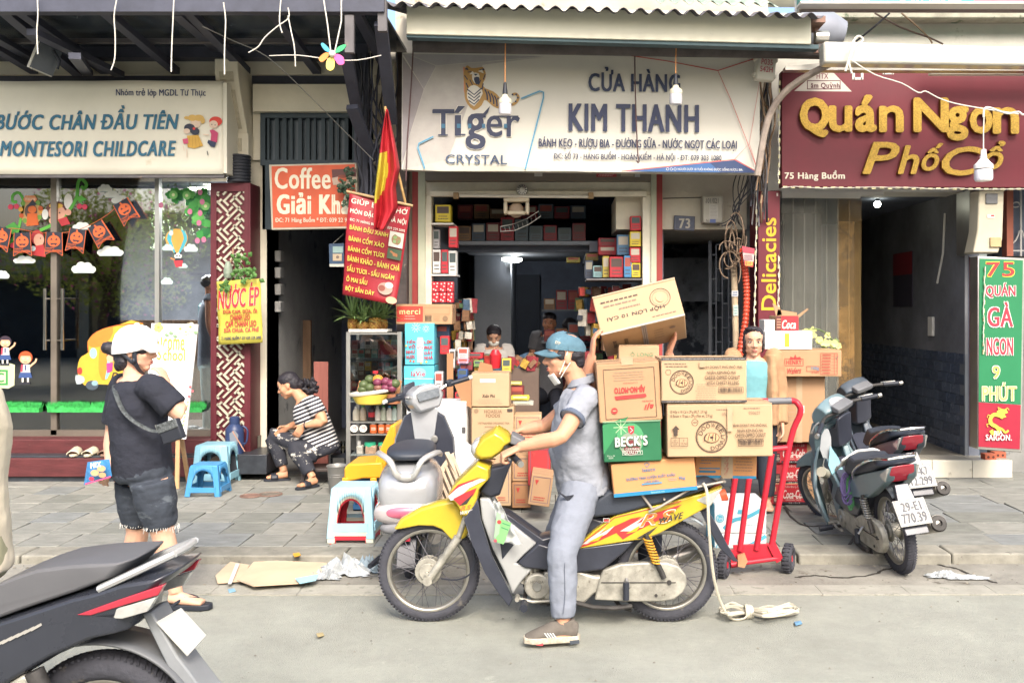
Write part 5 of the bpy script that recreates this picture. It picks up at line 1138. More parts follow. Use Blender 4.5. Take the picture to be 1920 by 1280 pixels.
for x in (622,648): MB().bar(P(x,858,8.85),P(x,900,8.85),.02,.02).build('leg',black,t)
t=thing('juice_glass','glass of yellow juice on the low table','glass',P(642,852,8.9));c=P(643,851,8.9);MB().lathe([(.001,0),(.02,0),(.024,.12),(.022,.12),(.018,.004),(.001,.004)],c).build('glass',glassm,t);MB().cyl(c+V((0,0,.005)),c+V((0,0,.075)),.0175,.021).build('juice',mat('juice','d6ad3c',.3),t)
Yc_=GY(918,SZ)+.02
cb=thing('display_cabinet','aluminium glass display cabinet with pineapples on top','cabinet',P(700,918,Yc_))
cd=.42
for x in (653,749):
 for y_ in (Yc_,Yc_+cd): b=MB();b.box(wx(x-4,Yc_),wx(x+4,Yc_),y_,y_+.03,SZ,wz(622,Yc_));b.build('corner_post',alu,cb)
for y in (623,672,711,750,789,812,850,905):
 b=MB();b.box(wx(657,Yc_),wx(745,Yc_),Yc_+.003,Yc_+cd,wz(y+4,Yc_),wz(y+1,Yc_));b.build('shelf',alu if y in (623,789,812,905) else mat('shelf_glass','9aa5a2',.1,trans=.4),cb)
b=MB();b.box(wx(657,Yc_),wx(745,Yc_),Yc_-.004,Yc_-.001,wz(742,Yc_),wz(628,Yc_));b.build('glass_front',glassm,cb,smooth=0)
b=MB();b.box(wx(655,Yc_),wx(748,Yc_),Yc_+cd,Yc_+cd+.01,SZ,wz(622,Yc_));b.build('back_panel',mat('cabinet_back','7e817f',.5),cb)
pkc={'brown': '8c6a54','white': 'cfcac0','yellow': 'd3b246','teal': '7fb0a8','red': 'b83a44','grey': '7b7d80','pink': 'cb9590'}
shn=['top','second','third']
def pack(x0,y0,x1,y1,Y,dp,colr,lab,grp,name='cigarette_pack',cat_='pack',deco=True,bev=.002):
 t=thing(name,lab,cat_,P((x0+x1)/2,y1,Y),grp);b=MB();bpx(b,x0,y0,x1,y1,Y,Y+dp);b.build('box',mat('pack_'+colr,pkc.get(colr,colr),.5,var=.08,vs=20),t,bevel=bev,seg=1)
 if deco:
  f=pxface(t,Y);w,h=x1-x0,y1-y0;r_=random.Random(int(x0*3+y0));c2=r_.choice(('5a4a44','c8c0ae','a8564a','4e5a5a'))
  f.rect(x0+w*.12,y0+h*.1,x1-w*.12,y0+h*.5,c2).lines(x0+w*.15,y0+h*.6,x1-w*.15,y0+h*.9,2,'55504c',.35);f.done('label_print')
 return t
r=random.Random(12)
for si,(ya,yb,rows) in enumerate(((628,671,2),(676,711,2),(714,749,2))):
 xs=659
 while xs < 738:
  w=12.4
  for j in range(rows):
   if si==0 and xs > 712 and j==0: continue
   if j==rows-1 and r.random() < .15: continue
   h=16.5;c_=r.choice(list(pkc)[:6]) if si else r.choice(('brown','yellow','teal','white','pink'))
   pack(xs,yb-h*(j+1),xs+w-.6,yb-h*j-.3,Yc_+.03,.09,c_,'%s-fronted small pack, %s row, %s from the left on the %s cabinet shelf' % (c_,('lower','upper')[j],('first','second','third','fourth','fifth','sixth','seventh','eighth')[int((xs-659)/12.3)],shn[si]),'small packs in the glass cabinet')
  xs += w
pack(712,646,744,665,Yc_+.02,.1,'red','wide red carton with a green strip on the top cabinet shelf','cartons in the cabinet','carton_box','carton',False)
yb_=Yc_-.14;t=thing('fruit_basket','yellow plastic basket with white rim in front of the cabinet','basket',P(694,758,yb_));c=P(694,758,yb_)
byl=mat('basket_yellow','d9c252',.4,var=.05,k=.9);b=MB()
b.rings([[c+V((a_*math.cos(j*PI/14),b_*math.sin(j*PI/14),z)) for j in range(28)] for a_,b_,z in ((.1,.07,0),(.12,.085,.01),(.165,.11,.09),(.16,.105,.09),(.115,.08,.02),(.1,.07,.015))]);b.build('tub',byl,t)
b=MB();b.rings([[c+V((a_*math.cos(j*PI/14),b_*math.sin(j*PI/14),z+.02*math.cos(j*PI/14))) for j in range(28)] for a_,b_,z in ((.168,.113,.088),(.18,.12,.098),(.182,.122,.115),(.165,.11,.12),(.16,.105,.1))]);b.build('rim',mat('basket_white','e6e2d4',.4,var=0),t)
fr_={'green': ('56643f',.045),'purple': ('7b3a52',.042),'orange': ('d99038',.052),'brown': ('8a5f50',.04)}
for x,y,k_,lab in ((693,711,'green','dark green avocado on top of the fruit basket'),(709,712,'orange','large orange resting on top of the fruit basket'),(682,721,'green','green avocado at the left edge of the fruit basket'),(693,726,'green','green avocado low in the middle of the fruit basket'),(708,716.5,'purple','purple passion fruit in front of the orange'),(709,727,'brown','brown passion fruit low in the fruit basket'),(723,715,'purple','purple passion fruit right of the orange'),(733,719,'purple','purple passion fruit near the right basket edge'),(735,728,'purple','purple passion fruit at the right basket edge, lowest'),(723,727,'purple','purple passion fruit low right of the brown one'),(741,719,'green','small green fruit at the far right of the basket'),(680,730,'green','green avocado low at the left of the basket')):
 cc,rr=fr_[k_];t=thing('fruit',lab,'fruit',P(x,y+8,yb_));MB().ell(P(x,y,yb_-(.03 if y > 714 else 0)),(rr*.95,rr*.9,rr*.85)).build('skin',mat('fruit_'+k_,cc,.4,var=.15,vs=25,bump=.2),t)
 MB().cyl(P(x,y-7.5,yb_),P(x,y-9,yb_),.004).build('stem',mat('fruit_stem','5a4a38',.7),t)
t=thing('red_cap_jar','small jar with a red lid above the orange','jar',P(704,706,yb_));MB().cyl(P(704,706,yb_+.03),P(704,700,yb_+.03),.02).build('jar',glassm,t);MB().cyl(P(704,700,yb_+.03),P(704,695,yb_+.03),.024).build('lid',mat('lid_red','cf333c',.4),t)
t=thing('cardboard_tray','cut cardboard tray behind the yellow fruit basket','tray',P(705,738,Yc_-.05));MB().px([(668,738),(674,713),(680,716),(676,738)],Yc_-.06,.01).build('side',mat('kraft','b3845c',.8,var=.06),t);MB().px([(740,738),(748,712),(754,714),(748,740)],Yc_-.06,.01).build('side',mat('kraft','b3845c'),t)
t=thing('wooden_tub','small brown wooden tub under the fruit right of the yellow basket','tub',P(738,755,yb_));MB().cyl(P(738,756,yb_+.02),P(738,738,yb_+.02),.06,.065).build('tub',mat('tub_wood','a06a4a',.6),t)
def bottle(x,y,Y,h,rr,body,cap,lab,grp=None,name='bottle',cat_='bottle',lbl=None):
 k=Y/FPX;c=P(x,y,Y);t=thing(name,lab,cat_,c,grp);hm,rm=h*k,rr*k
 MB().lathe([(.001,0),(rm*.9,0),(rm,.05*hm),(rm,.6*hm),(rm*.75,.75*hm),(rm*.4,.88*hm),(rm*.4,.92*hm),(.001,.92*hm)],c,n=14).build('body',mat('bottle_'+body,body,.2,trans=.0,var=.1),t)
 MB().cyl(c+V((0,0,.9*hm)),c+V((0,0,hm)),rm*.48).build('cap',mat('cap_'+cap,cap,.4,var=0),t)
 if lbl: MB().cyl(c+V((0,0,.22*hm)),c+V((0,0,.5*hm)),rm*1.02,n=14).build('label',mat('blabel_'+lbl,lbl,.4,var=.05),t)
for q in ((668,788,Yc_+.03,26,7,'c9c3b0','d8d8d0','clear jar bottle at the left end of the bottle shelf'),(681,788,Yc_+.05,28,7,'cdbda5','4d9c50','pale bottle with a green cap on the bottle shelf'),(697,788,Yc_+.02,32,6.5,'3b2a2c','c8313a','dark cola bottle with red label and red cap',None,'bottle','bottle','c53640'),(708,788,Yc_+.03,27,6,'dad6cc','d8d8d0','milky bottle with a white cap right of the cola bottle'),(719,788,Yc_+.05,28,6,'c3cbb8','4bab4e','pale bottle with a bright green cap right of the milky one'),(730,788,Yc_+.03,27,6,'d7d3c8','4d8fc0','pale bottle with a blue cap on the bottle shelf'),(740,788,Yc_+.03,26,6,'b9c9c0','35a06a','teal capped bottle at the right end of the bottle shelf')): bottle(*q)
for x,lab in ((664,'left white-lidded jar lying on the narrow cabinet shelf'),(681,'right white-lidded jar lying on the narrow cabinet shelf')):
 t=thing('jar',lab,'jar',P(x,811,Yc_+.02));MB().cyl(P(x,803,Yc_),P(x,803,Yc_+.1),.034).build('glass',mat('jar_amber','9c6a48',.2),t);MB().cyl(P(x,803,Yc_-.012),P(x,803,Yc_),.033).build('lid',whitep,t);f=pxface(t,Yc_-.013);f.ring(x,803,4,.8,'b5484a').text('M',x-2,801,x+2,805,'b5484a');f.done()
for x,lab in ((700,'left orange canned drink on the narrow cabinet shelf'),(715,'middle orange canned drink on the narrow cabinet shelf'),(729,'right orange canned drink on the narrow cabinet shelf')):
 t=thing('drink_can',lab,'can',P(x,811,Yc_+.02));MB().cyl(P(x,811,Yc_+.04),P(x,795,Yc_+.04),.032).build('can',mat('can_orange','d26a3a',.35,var=.1,vs=30),t);MB().cyl(P(x,795,Yc_+.04),P(x,793,Yc_+.04),.028).build('lid',alu,t);f=pxface(t,Yc_+.007);f.rect(x-4,801,x+4,806,'e0c9b0').lines(x-4,802,x+4,805,1,'b03a34',.5);f.done('label')
for x,w,lab in ((673,13,'clear jar with brown roots on the lower cabinet shelf'),(694,22,'big square jar with a green lid on the lower cabinet shelf'),(716,14,'jar with a green lid at the right of the lower cabinet shelf')):
 k=Yc_/FPX;t=thing('storage_jar',lab,'jar',P(x,870,Yc_+.05));b=MB();b.box(wx(x-w*.48,Yc_),wx(x+w*.48,Yc_),Yc_+.02,Yc_+.13,wz(870,Yc_),wz(836,Yc_));b.build('glass',mat('jar_clear_%d' % x,'a58a72' if x > 680 else 'a8a59a',.15,var=.3,vs=30),t,bevel=.012)
 MB().cyl(P(x,836,Yc_+.07),P(x,829,Yc_+.07),w*.5*k).build('lid',mat('lid_green','37a27c' if x > 680 else 'bdbdb5',.4,var=0),t) if x > 680 else MB().cyl(P(x,836,Yc_+.07),P(x,826,Yc_+.07),w*.3*k).build('lid',mat('lid_clear','b5b5b0',.3),t)
py=Yc_+.12
t=thing('pineapple_tray','flat white tray under the pineapples on top of the cabinet','tray',P(690,622,py));b=MB();bpx(b,653,617,726,623,py-.12,py+.14);b.build('tray',whitep,t,bevel=.006)
pm=mat('pineapple_skin','b08a3e',.6,var=.3,vs=30,col2='8a5a2a',c2s=30,c2t=.5);pg=mat('pineapple_leaf','7d9a5e',.5,var=.25,vs=5,k=.9)
for i,(x,rr,dy,lab) in enumerate(((662,9.5,-.02,'leftmost of the four pineapples on the cabinet'),(681,10,-.05,'second pineapple from the left, squattest of the four'),(703,12,-.04,'largest pineapple, third from the left on the cabinet'),(718,8.5,.03,'rightmost pineapple, partly behind the largest'))):
 k=py/FPX;t=thing('pineapple',lab,'pineapple',P(x,617,py+dy));c=P(x,617,py+dy);H=(20,14,22,19)[i]*k;b=MB();R_=rr*k
 b.lathe([(.001,0),(R_*.7,0),(R_*.97,H*.3),(R_,H*.55),(R_*.85,H*.85),(R_*.4,H),(.001,H)],c,n=16);o=b.build('fruit',pm,t)
 b=MB()
 for j in range(6):
  for a in range(10):
   th=(a+(j % 2)*.5)*2*PI/10;z=H*(.12+j*.15);q=R_*(.82+.2*math.sin(min(1,(j+1)/6)*PI*.9));p=c+V((q*math.cos(th),q*math.sin(th),z));u=V((-math.sin(th),math.cos(th),0));n_=V((math.cos(th),math.sin(th),0));s_=R_*.26
   b.add([p+u*s_,p+V((0,0,s_)),p-u*s_,p-V((0,0,s_)),p+n_*s_*.45],[(0,1,4),(1,2,4),(2,3,4),(3,0,4)])
 stuff(b.build('eyes',pm,t,smooth=0))
 r=random.Random(i);b=MB()
 for j in range(46):
  th=r.uniform(0,2*PI);el=r.uniform(.1,1.35);L_=r.uniform(.16,.30)*(1 if i != 3 else .8);w=.012;q=[];dr=V((math.cos(th),math.sin(th),0))
  for s_ in range(6):
   u=s_/5;ang=el+(.9-el*.2)*u*(1-el/2);p=c+V((0,0,H*.95))+dr*(L_*u*math.cos(el)*(1+.1*u))+V((0,0,L_*(u*math.sin(el)+.25*u-.45*u*u*math.cos(el))));q.append((p,w*(1-u)**.6+.0005))
  u_=dr.cross(V((0,0,1)));vs=[]
  for p,ww in q: vs += [p-u_*ww,p+V((0,0,-.3*ww)),p+u_*ww]
  b.add(vs,[(s_*3+m_,s_*3+m_+1,s_*3+m_+4,s_*3+m_+3) for s_ in range(5) for m_ in (0,1)])
 stuff(b.build('leaves',pg,t,smooth=60,fix=False))
def yl(): return mat('chair_yellow','e0a32c',.35,k=.9,var=.04)
t=thing('yellow_chair','bright yellow plastic chair half hidden by the silver scooter','chair',P(690,985,7.3))
Yq=7.2
MB().prism([P(645,878,Yq),P(652,870,Yq),P(716,866,Yq),P(722,896,Yq),P(680,897,Yq),P(650,904,Yq),P(645,900,Yq)],(0,.4,0)).build('seat',yl(),t,bevel=.015)
MB().prism([P(696,872,Yq+.03),P(702,866,Yq+.03),P(732,797,Yq+.03),P(741,795,Yq+.03),P(742,830,Yq+.03),P(722,880,Yq+.03)],(0,.36,0)).build('backrest',yl(),t,bevel=.015)
for x,y_ in ((648,Yq),(700,Yq),(650,Yq+.36),(718,Yq+.36)):
 MB().bar(P(x,895,y_),V((P(x,895,y_).x+(-.03 if x < 660 else .03),y_,SZ)),.045,.03,(1,0,0)).build('leg',yl(),t,bevel=.006)
t=thing('blue_crate','blue slotted plastic crate under the yellow chair','crate',P(685,975,7.6));bc=mat('crate_blue','3c6f9e',.5,var=.08)
for z0_,z1_ in ((SZ,SZ+.05),(SZ+.1,SZ+.13),(SZ+.2,SZ+.26)): b=MB();b.box(wx(662,7.5),wx(720,7.5),7.5,7.52,z0_,z1_).box(wx(662,7.5),wx(720,7.5),7.84,7.86,z0_,z1_).box(wx(662,7.5),wx(662,7.5)+.02,7.52,7.84,z0_,z1_).box(wx(720,7.5)-.02,wx(720,7.5),7.52,7.84,z0_,z1_);b.build('rim',bc,t)
for i in range(11): x=wx(664,7.5)+i*.0225;MB().box(x,x+.008,7.501,7.519,SZ+.02,SZ+.24).build('slat',bc,t)
MB().box(wx(662,7.5),wx(720,7.5),7.5,7.86,SZ,SZ+.01).build('bottom',bc,t)
#================================================================cartons
kraft=mat('carton_kraft','cfa67e',.75,var=.06,vs=2.5,bump=.12,bs=12,k=.6);kraft2=mat('carton_pale','d9b891',.75,var=.06,vs=2.5,bump=.12,bs=12,k=.62);kraft3=mat('carton_brown','c08f66',.75,var=.06,vs=2.5,bump=.12,bs=12,k=.6)
tape=mat('packing_tape','c9a988',.15,k=.62,var=.08,vs=8,spec=.8);ctape=mat('clear_tape','d3b997',.12,k=.62,var=.1,vs=8)
def carton(name,lab,x0,y0,x1,y1,Y,dp,m_,pr=None,roll=0,yaw=0,pitch=0,flaps=True,tapeon=True,cat_='cardboard box',grp=None,pivot=None):
 k=Y/FPX;w,h=(x1-x0)*k,(y1-y0)*k;c=P((x0+x1)/2,(y0+y1)/2,Y)
 X=Mx.Translation(c) @ Mx.Rotation(R(yaw),4,'Z') @ Mx.Rotation(R(roll),4,'Y') @ Mx.Rotation(R(pitch),4,'X')
 t=thing(name,lab,cat_,X @ V((0,dp/2,-h/2)),grp);j=.003
 r=random.Random(int(x0+y0));b=MB();n=6
 b.box(-w/2,w/2,0,dp,-h/2,h/2,X);o=b.build('carton',m_,t,bevel=.006,seg=2)
 if flaps:
  b=MB();b.box(-w/2+.002,w/2-.002,.003,dp/2-.002,h/2+.0005,h/2+.004,X);b.build('flap',m_,t);b=MB();b.box(-w/2+.002,w/2-.002,dp/2+.002,dp-.003,h/2+.0005,h/2+.0045,X);b.build('flap',m_,t)
 if tapeon: b=MB();b.box(-w/2-.0012,w/2+.0012,dp/2-.028,dp/2+.028,h/2+.0046,h/2+.0056,X).box(-w/2-.0014,-w/2-.0004,dp/2-.028,dp/2+.028,h/2-.07,h/2+.0055,X).box(w/2+.0004,w/2+.0014,dp/2-.028,dp/2+.028,h/2-.07,h/2+.0055,X);b.build('tape',tape,t)
 if pr:
  M3=X.to_3x3();f=Face(t,X @ V((-w/2-x0*k,0,h/2+y0*k)),M3 @ V((k,0,0)),M3 @ V((0,0,-k)),step=.0002,off=.0022);pr(f);f.done()
 t['_X']=[list(q) for q in X];return t,X,w,h
#================================================================motorcycles
rub=mat('tyre_rubber','42434a',.8,k=.9,var=.15,vs=10,bump=.5,bs=60,col2='5f5c58',c2s=12,c2t=.62);rimm=mat('rim_metal','b5b2a8',.35,.8,var=.12,vs=10)
grime_al=mat('dirty_alloy','b3b0a4',.5,.45,var=.25,vs=14,bump=.15,bs=40,col2='7d776b',c2s=16,c2t=.6,k=.85)
silver=mat('silver_plastic','c3c5c4',.3,.25,var=.05,coat=.3);blackp=mat('gloss_black','363943',.3,var=.12,vs=6,coat=.2,k=.9);seatm=mat('seat_vinyl','3d434d',.45,var=.1,bump=.1,bs=80)
yelp=mat('yellow_paint','e3c83c',.28,k=.6,var=.05,coat=.5,vs=5,col2='b98f35',c2s=22,c2t=.72);redl=mat('tail_lens','a8303f',.12,coat=.5,var=.05,k=.9);clearl=mat('clear_lens','c9c9c4',.1,.3,coat=.6,var=.1,vs=30)
ironm=mat('greasy_iron','4a4846',.6,.4,var=.3,vs=20)
def wheel(par,c,Rw,side,tw=.03,spokes=True,hub=.055,disc=0,n_sp=36):
 c=V(c);ax=V(side).normalized();a,b_=frame(ax)
 w=bpy.data.objects.new('wheel',None);COL.objects.link(w);w.parent=par;w['_loc']=par['_loc']
 b=MB();b.torus(c,ax,Rw-tw,(tw,tw*.95),56,12)
 for i in range(84):
  th=2*PI*i/84
  for s_ in (-1,1):
   d0=a*math.cos(th)+b_*math.sin(th);d1=a*math.cos(th+.045)+b_*math.sin(th+.045)
   b.bar(c+d0*(Rw-.002)+ax*s_*.003,c+d1*(Rw-.010)+ax*s_*tw*.78,.008,.008)
 b.build('tyre',rub,w,smooth=50)
 Ri=Rw-tw*2+.003;b=MB();rs=[]
 for i in range(56):
  th=2*PI*i/56;d=a*math.cos(th)+b_*math.sin(th)
  rs.append([c+d*(Ri+r_)+ax*l for r_,l in ((.006,-.022),(-.004,-.024),(-.012,-.016),(-.016,0),(-.012,.016),(-.004,.024),(.006,.022),(.001,0))])
 b.rings(rs,True);b.build('rim',rimm,w,smooth=60)
 b=MB();b.cyl(c-ax*.05,c+ax*.05,hub*.8,n=24).cyl(c-ax*.036,c-ax*.028,hub*1.25,n=24).cyl(c+ax*.028,c+ax*.036,hub*1.25,n=24).cyl(c-ax*.085,c+ax*.085,.011,n=10);b.build('hub',grime_al,w,bevel=.002)
 if spokes:
  b=MB()
  for i in range(n_sp):
   s_=1 if i % 2 else -1;th=2*PI*i/n_sp;cr=(.5 if (i//2) % 2 else -.5);h=a*math.cos(th+cr)+b_*math.sin(th+cr);d=a*math.cos(th)+b_*math.sin(th)
   b.cyl(c+h*hub*1.15+ax*s_*.031,c+d*(Ri-.012)+ax*s_*.003,.0019,n=5)
  b.build('spokes',mat('spoke_steel','77757a',.4,.7,var=0),w)
 else:
  b=MB()
  for i in range(5):
   th=2*PI*i/5+.3;d=a*math.cos(th)+b_*math.sin(th);e=a*math.cos(th+.22)+b_*math.sin(th+.22)
   b.bar(c+d*hub*.6,c+e*(Ri-.006),.03,.022,ax)
  b.build('cast_spokes',mat('alloy_dark','8a8681',.4,.6,var=.1),w,bevel=.003)
 if disc: MB().lathe([(hub*1.3,0),(disc,0),(disc,.004),(hub*1.3,.004)],c-ax*.045,ax,36).build('brake_disc',alu,w)
 return w
def Q(x,y,l=0.): return V(((x-1028)/358,l,(1163-y)/358))
def slab(pts,w,name,m,par,lat=0,edge=.84,sub=0,bev=.006,y0=None,fl=.55):
 if sub: pts=[(q.x,q.y) for q in smooth([V((a,b,0)) for a,b in pts],[0]*len(pts),sub,True)[0]]
 cx_,cy_=sum(p[0] for p in pts)/len(pts),sum(p[1] for p in pts)/len(pts);b=MB();rs=[]
 for l,s_ in ((-.5,edge),(-.5*fl-.12,(1+edge)/2+.03),(-.5*fl*.6,1),(.5*fl*.6,1),(.5*fl+.12,(1+edge)/2+.03),(.5,edge)):
  rs.append([Q(cx_+(p[0]-cx_)*s_,cy_+(p[1]-cy_)*s_,lat+l*w) for p in pts])
 b.rings(rs);return b.build(name,m,par,smooth=50,bevel=bev)
def underbone(label,paint,blade,lens,decals=None,seat_top=None,group=None,inner=None,rack=True,plate=None):
 t=thing('motorcycle',label,'motorbike',(0,0,0),group);inner=inner or silver
 wheel(t,Q(804,1067),.267,(0,1,0));wheel(t,Q(1250,1067),.267,(0,1,0),.034)
 for s_ in (-1,1):
  b=MB();b.tube([Q(806,1080,s_*.075),Q(835,1040,s_*.075),Q(862,1000,s_*.07)],[.021,.02,.023],12).tube([Q(862,1000,s_*.07),Q(905,880,s_*.06)],.014,10);b.build('fork_leg',grime_al,t)
  b=MB();b.cyl(Q(806,1079,s_*.06),Q(806,1079,s_*.1),.024,n=16);b.build('axle_cap',grime_al,t)
 MB().cyl(Q(804,1067,-.03),Q(804,1067,.03),.001);
 slab([(740,988),(752,970),(790,948),(822,938),(855,932),(868,948),(882,990),(876,1002),(858,1015),(845,1002),(832,988),(815,981),(785,980),(755,986)],.12,'front_fender',paint,t,edge=.9)
 slab([(843,920),(854,901),(880,876),(899,858),(922,868),(922,888),(903,908),(899,928),(884,961),(872,960),(858,936)],.26,'front_cowl',paint,t,edge=.9)
 slab([(933,797),(952,808),(962,822),(946,842),(925,856),(901,858),(888,850),(889,835),(906,812)],.25,'headlight_housing',paint,t,edge=.72)
 for s_ in (-1,1): MB().ell(Q(900,838,s_*.058),(.045,.055,.05)).build('headlight',clearl,t)
 slab([(899,920),(921,872),(947,866),(962,842),(968,846),(950,890),(938,925),(920,930)],.15,'steering_shroud',blackp,t)
 slab([(960,808),(985,822),(978,834),(955,828)],.16,'handle_cover',mat('dash_grey','77797c',.5),t)
 for s_ in (-1,1):
  b=MB();P0=[(875,962),(899,925),(906,962),(926,1020),(946,1060),(965,1103),(957,1119),(940,1095),(915,1055),(890,1000)]
  b.rings([[Q(x,y,s_*(.10+.09*math.sin(min(1,max(0,(y-925)/190))*PI*.8)+o_)) for x,y in P0] for o_ in (-.012,.012)]);b.build('leg_shield',blade,t,bevel=.006)
  b=MB();P1=[(902,927),(920,927),(938,955),(975,985),(1007,1010),(985,1030),(968,1046),(1000,1056),(983,1075),(963,1103),(946,1060),(926,1020),(906,965)]
  b.rings([[Q(x,y,s_*l) for x,y in P1] for l in (.05,.095)]);b.build('inner_panel',inner,t,bevel=.008)
  b=MB();b.prism([Q(x,y,s_*.097) for x,y in ((938,995),(957,1003),(965,1012),(944,1038))],(0,s_*.004,0));b.build('painted_hole',black,t)  # raised dark patch, painted in for the shade of a hole in the panel
 slab([(935,950),(975,978),(1010,1003),(1075,985),(1110,955),(1190,985),(1187,1004),(1166,1027),(1129,1057),(1081,1063),(985,1054),(968,1044)],.15,'body_centre',blackp,t)
 for s_ in (-1,1):
  b=MB();P2=[(972,1044),(1010,1008),(1030,1014),(1081,1016),(1187,1004),(1166,1027),(1129,1057),(1081,1063),(985,1054)];b.rings([[Q(x,y,s_*l) for x,y in P2] for l in (.06,.11)]);b.build('side_cover',blackp,t,bevel=.01)
  b=MB();P3=[(1081,1012),(1112,985),(1150,958),(1219,940),(1272,927),(1323,915),(1350,905),(1330,938),(1312,948),(1272,969),(1232,990),(1200,1001),(1187,1002),(1083,1018)]
  b.rings([[Q(x,y,s_*l*(1-.25*max(0,(x-1220)/130))) for x,y in P3] for l in (.05,.105,.118)]);b.build('tail_fairing',paint,t,bevel=.006)
  b=MB();b.prism([Q(x,y,s_*.08) for x,y in ((1299,930),(1349,908),(1326,941))],(0,s_*.02,0));b.build('signal_lens',clearl,t,bevel=.003)
 slab([(1290,926),(1351,905),(1340,925),(1318,946)],.16,'tail_lamp',redl,t)
 slab([(1072,958),(1098,932),(1130,908),(1165,916),(1225,903),(1325,888),(1345,903),(1272,929),(1215,942),(1155,959),(1100,966)],.25,'seat',seatm,t,edge=.82,bev=.012,fl=.35)
 b=MB();b.cyl(Q(1008,1088,-.11),Q(1008,1088,.10),.066,n=32);b.build('crankcase',grime_al,t,bevel=.008)
 MB().lathe([(.001,.004),(.02,.006),(.024,0),(.001,0)],Q(1008,1088,-.111),(0,-1,0),20).build('cap',alu,t)
 b=MB();b.rings([[Q(x,y,l) for x,y in ((1020,1062),(1082,1060),(1113,1070),(1171,1072),(1174,1082),(1140,1094),(1113,1102),(1094,1120),(1078,1116),(1020,1112))] for l in (-.1,.09)]);b.build('engine_cover',grime_al,t,bevel=.01)
 b=MB();b.rings([[Q(x,y,l) for x,y in ((960,1062),(1010,1050),(1010,1075),(985,1090),(960,1080))] for l in (-.05,.05)])
 for i in range(6): b.rings([[Q(962+i*8,1055-i,l),Q(966+i*8,1055-i,l),Q(966+i*8,1086,l),Q(962+i*8,1086,l)] for l in (-.07,.07)])
 b.build('cylinder_fins',grime_al,t)
 b=MB();C_=[(1113,1112),(1122,1075),(1129,1057),(1161,1046),(1205,1043),(1246,1043),(1268,1050),(1281,1066),(1283,1082),(1276,1098),(1259,1111),(1235,1115),(1170,1115)]
 b.rings([[Q(x,y,l) for x,y in C_] for l in (-.115,-.075)]);b.build('chain_case',grime_al,t,bevel=.008)
 MB().bar(Q(1125,1079,-.117),Q(1262,1079,-.117),.003,.008).build('case_seam',ironm,t)
 MB().cyl(Q(1226,1103,-.12),Q(1226,1103,-.114),.008).cyl(Q(1250,1079,-.122),Q(1250,1079,-.11),.012).build('bolts',ironm,t)
 for s_ in (-1,1):
  MB().bar(Q(1105,1075,s_*.07),Q(1262,1072,s_*.07),.03,.018).build('swing_arm',grime_al,t)
  b=MB();b.cyl(Q(1207,990,s_*.13),Q(1227,1046,s_*.13),.012,n=10).tube([Q(1228,1044,s_*.13),Q(1236,1060,s_*.13),Q(1240,1070,s_*.13)],.014,8);b.build('shock',ironm,t)
  b=MB();q=[]
  for i in range(72): u=i/71;c=Q(1209,996,s_*.13).lerp(Q(1226,1042,s_*.13),u);a_=i*PI/4;q.append(c+V((.021*math.cos(a_),.021*math.sin(a_),0)))
  b.tube(q,.0048,6);b.build('spring',mat('spring_yellow','d9a13a',.4) if paint is yelp else alu,t)
 MB().tube([Q(1050,1105,.12),Q(1120,1098,.15),Q(1180,1090,.16)],.018,10).tube([Q(1175,1090,.16),Q(1240,1072,.19),Q(1318,1048,.20)],[.03,.05,.052],18).build('exhaust',mat('exhaust_chrome','a8a59f',.3,.8,var=.2,vs=12),t)
 MB().lathe([(.052,0),(.045,.014),(.02,.016),(.018,-.01),(.001,-.01)],Q(1318,1048,.20),V((50,0,21)).normalized(),18).build('exhaust_tip',ironm,t)
 b=MB();b.tube([Q(985,1112,-.22),Q(985,1112,.22)],.011,10);b.build('footrest_bar',ironm,t)
 b=MB();b.tube([Q(972,1105,-.14),Q(1000,1112,-.14),Q(1040,1110,-.14)],.008,8);b.cyl(Q(972,1105,-.17),Q(972,1105,-.11),.012);b.build('gear_pedal',grime_al,t)
 for s_ in (-1,1):
  MB().cyl(Q(985,1112,s_*.16),Q(985,1112,s_*.25),.02,n=10).build('footrest',black,t)
  b=MB();b.tube([Q(1172,1072,s_*.12),Q(1175,1085,s_*.16)],.01,8);b.build('peg_bracket',alu,t);MB().cyl(Q(1170,1074,s_*.16),Q(1170,1106,s_*.165),.016,n=10).build('passenger_peg',black,t)
 b=MB();b.tube([Q(1078,1118,-.1),Q(1110,1124,-.12),Q(1150,1126,-.12),Q(1182,1122,-.12)],.013,8);b.tube([Q(1150,1118,0),Q(1160,1126,-.08),Q(1182,1132,-.10)],.011,8);b.build('centre_stand',ironm,t)
 b=MB();b.tube([Q(962,838,0),Q(950,832,-.12),Q(960,838,-.22),Q(975,846,-.3)],.012,8,sub=3).tube([Q(962,838,0),Q(950,832,.12),Q(960,838,.22),Q(975,846,.3)],.012,8,sub=3);b.build('handlebar',ironm,t)
 for s_ in (-1,1):
  MB().cyl(Q(961,838,s_*.22),Q(978,847,s_*.33),.017,n=12).build('grip',black,t);MB().cyl(Q(979,848,s_*.335),Q(982,849,s_*.36),.016,n=12).build('bar_end',alu,t)
  MB().tube([Q(955,832,s_*.22),Q(950,836,s_*.26),Q(962,842,s_*.34)],.006,6,sub=3).build('lever',alu,t)
 b=MB();n=14
 def hug(u,v):
  th=R(-75+u*112);rr=.305+.004*math.sin(v*PI);return Q(1250,1067)+V((math.sin(th)*rr,(v-.5)*.11,math.cos(th)*rr))
 b.grid(hug,n,4);b.build('rear_fender',mat('fender_pale','b9c4ca',.4,var=.1) if paint is yelp else mat('fender_grey','8e959b',.4,var=.1),t,solid=.006,smooth=70)
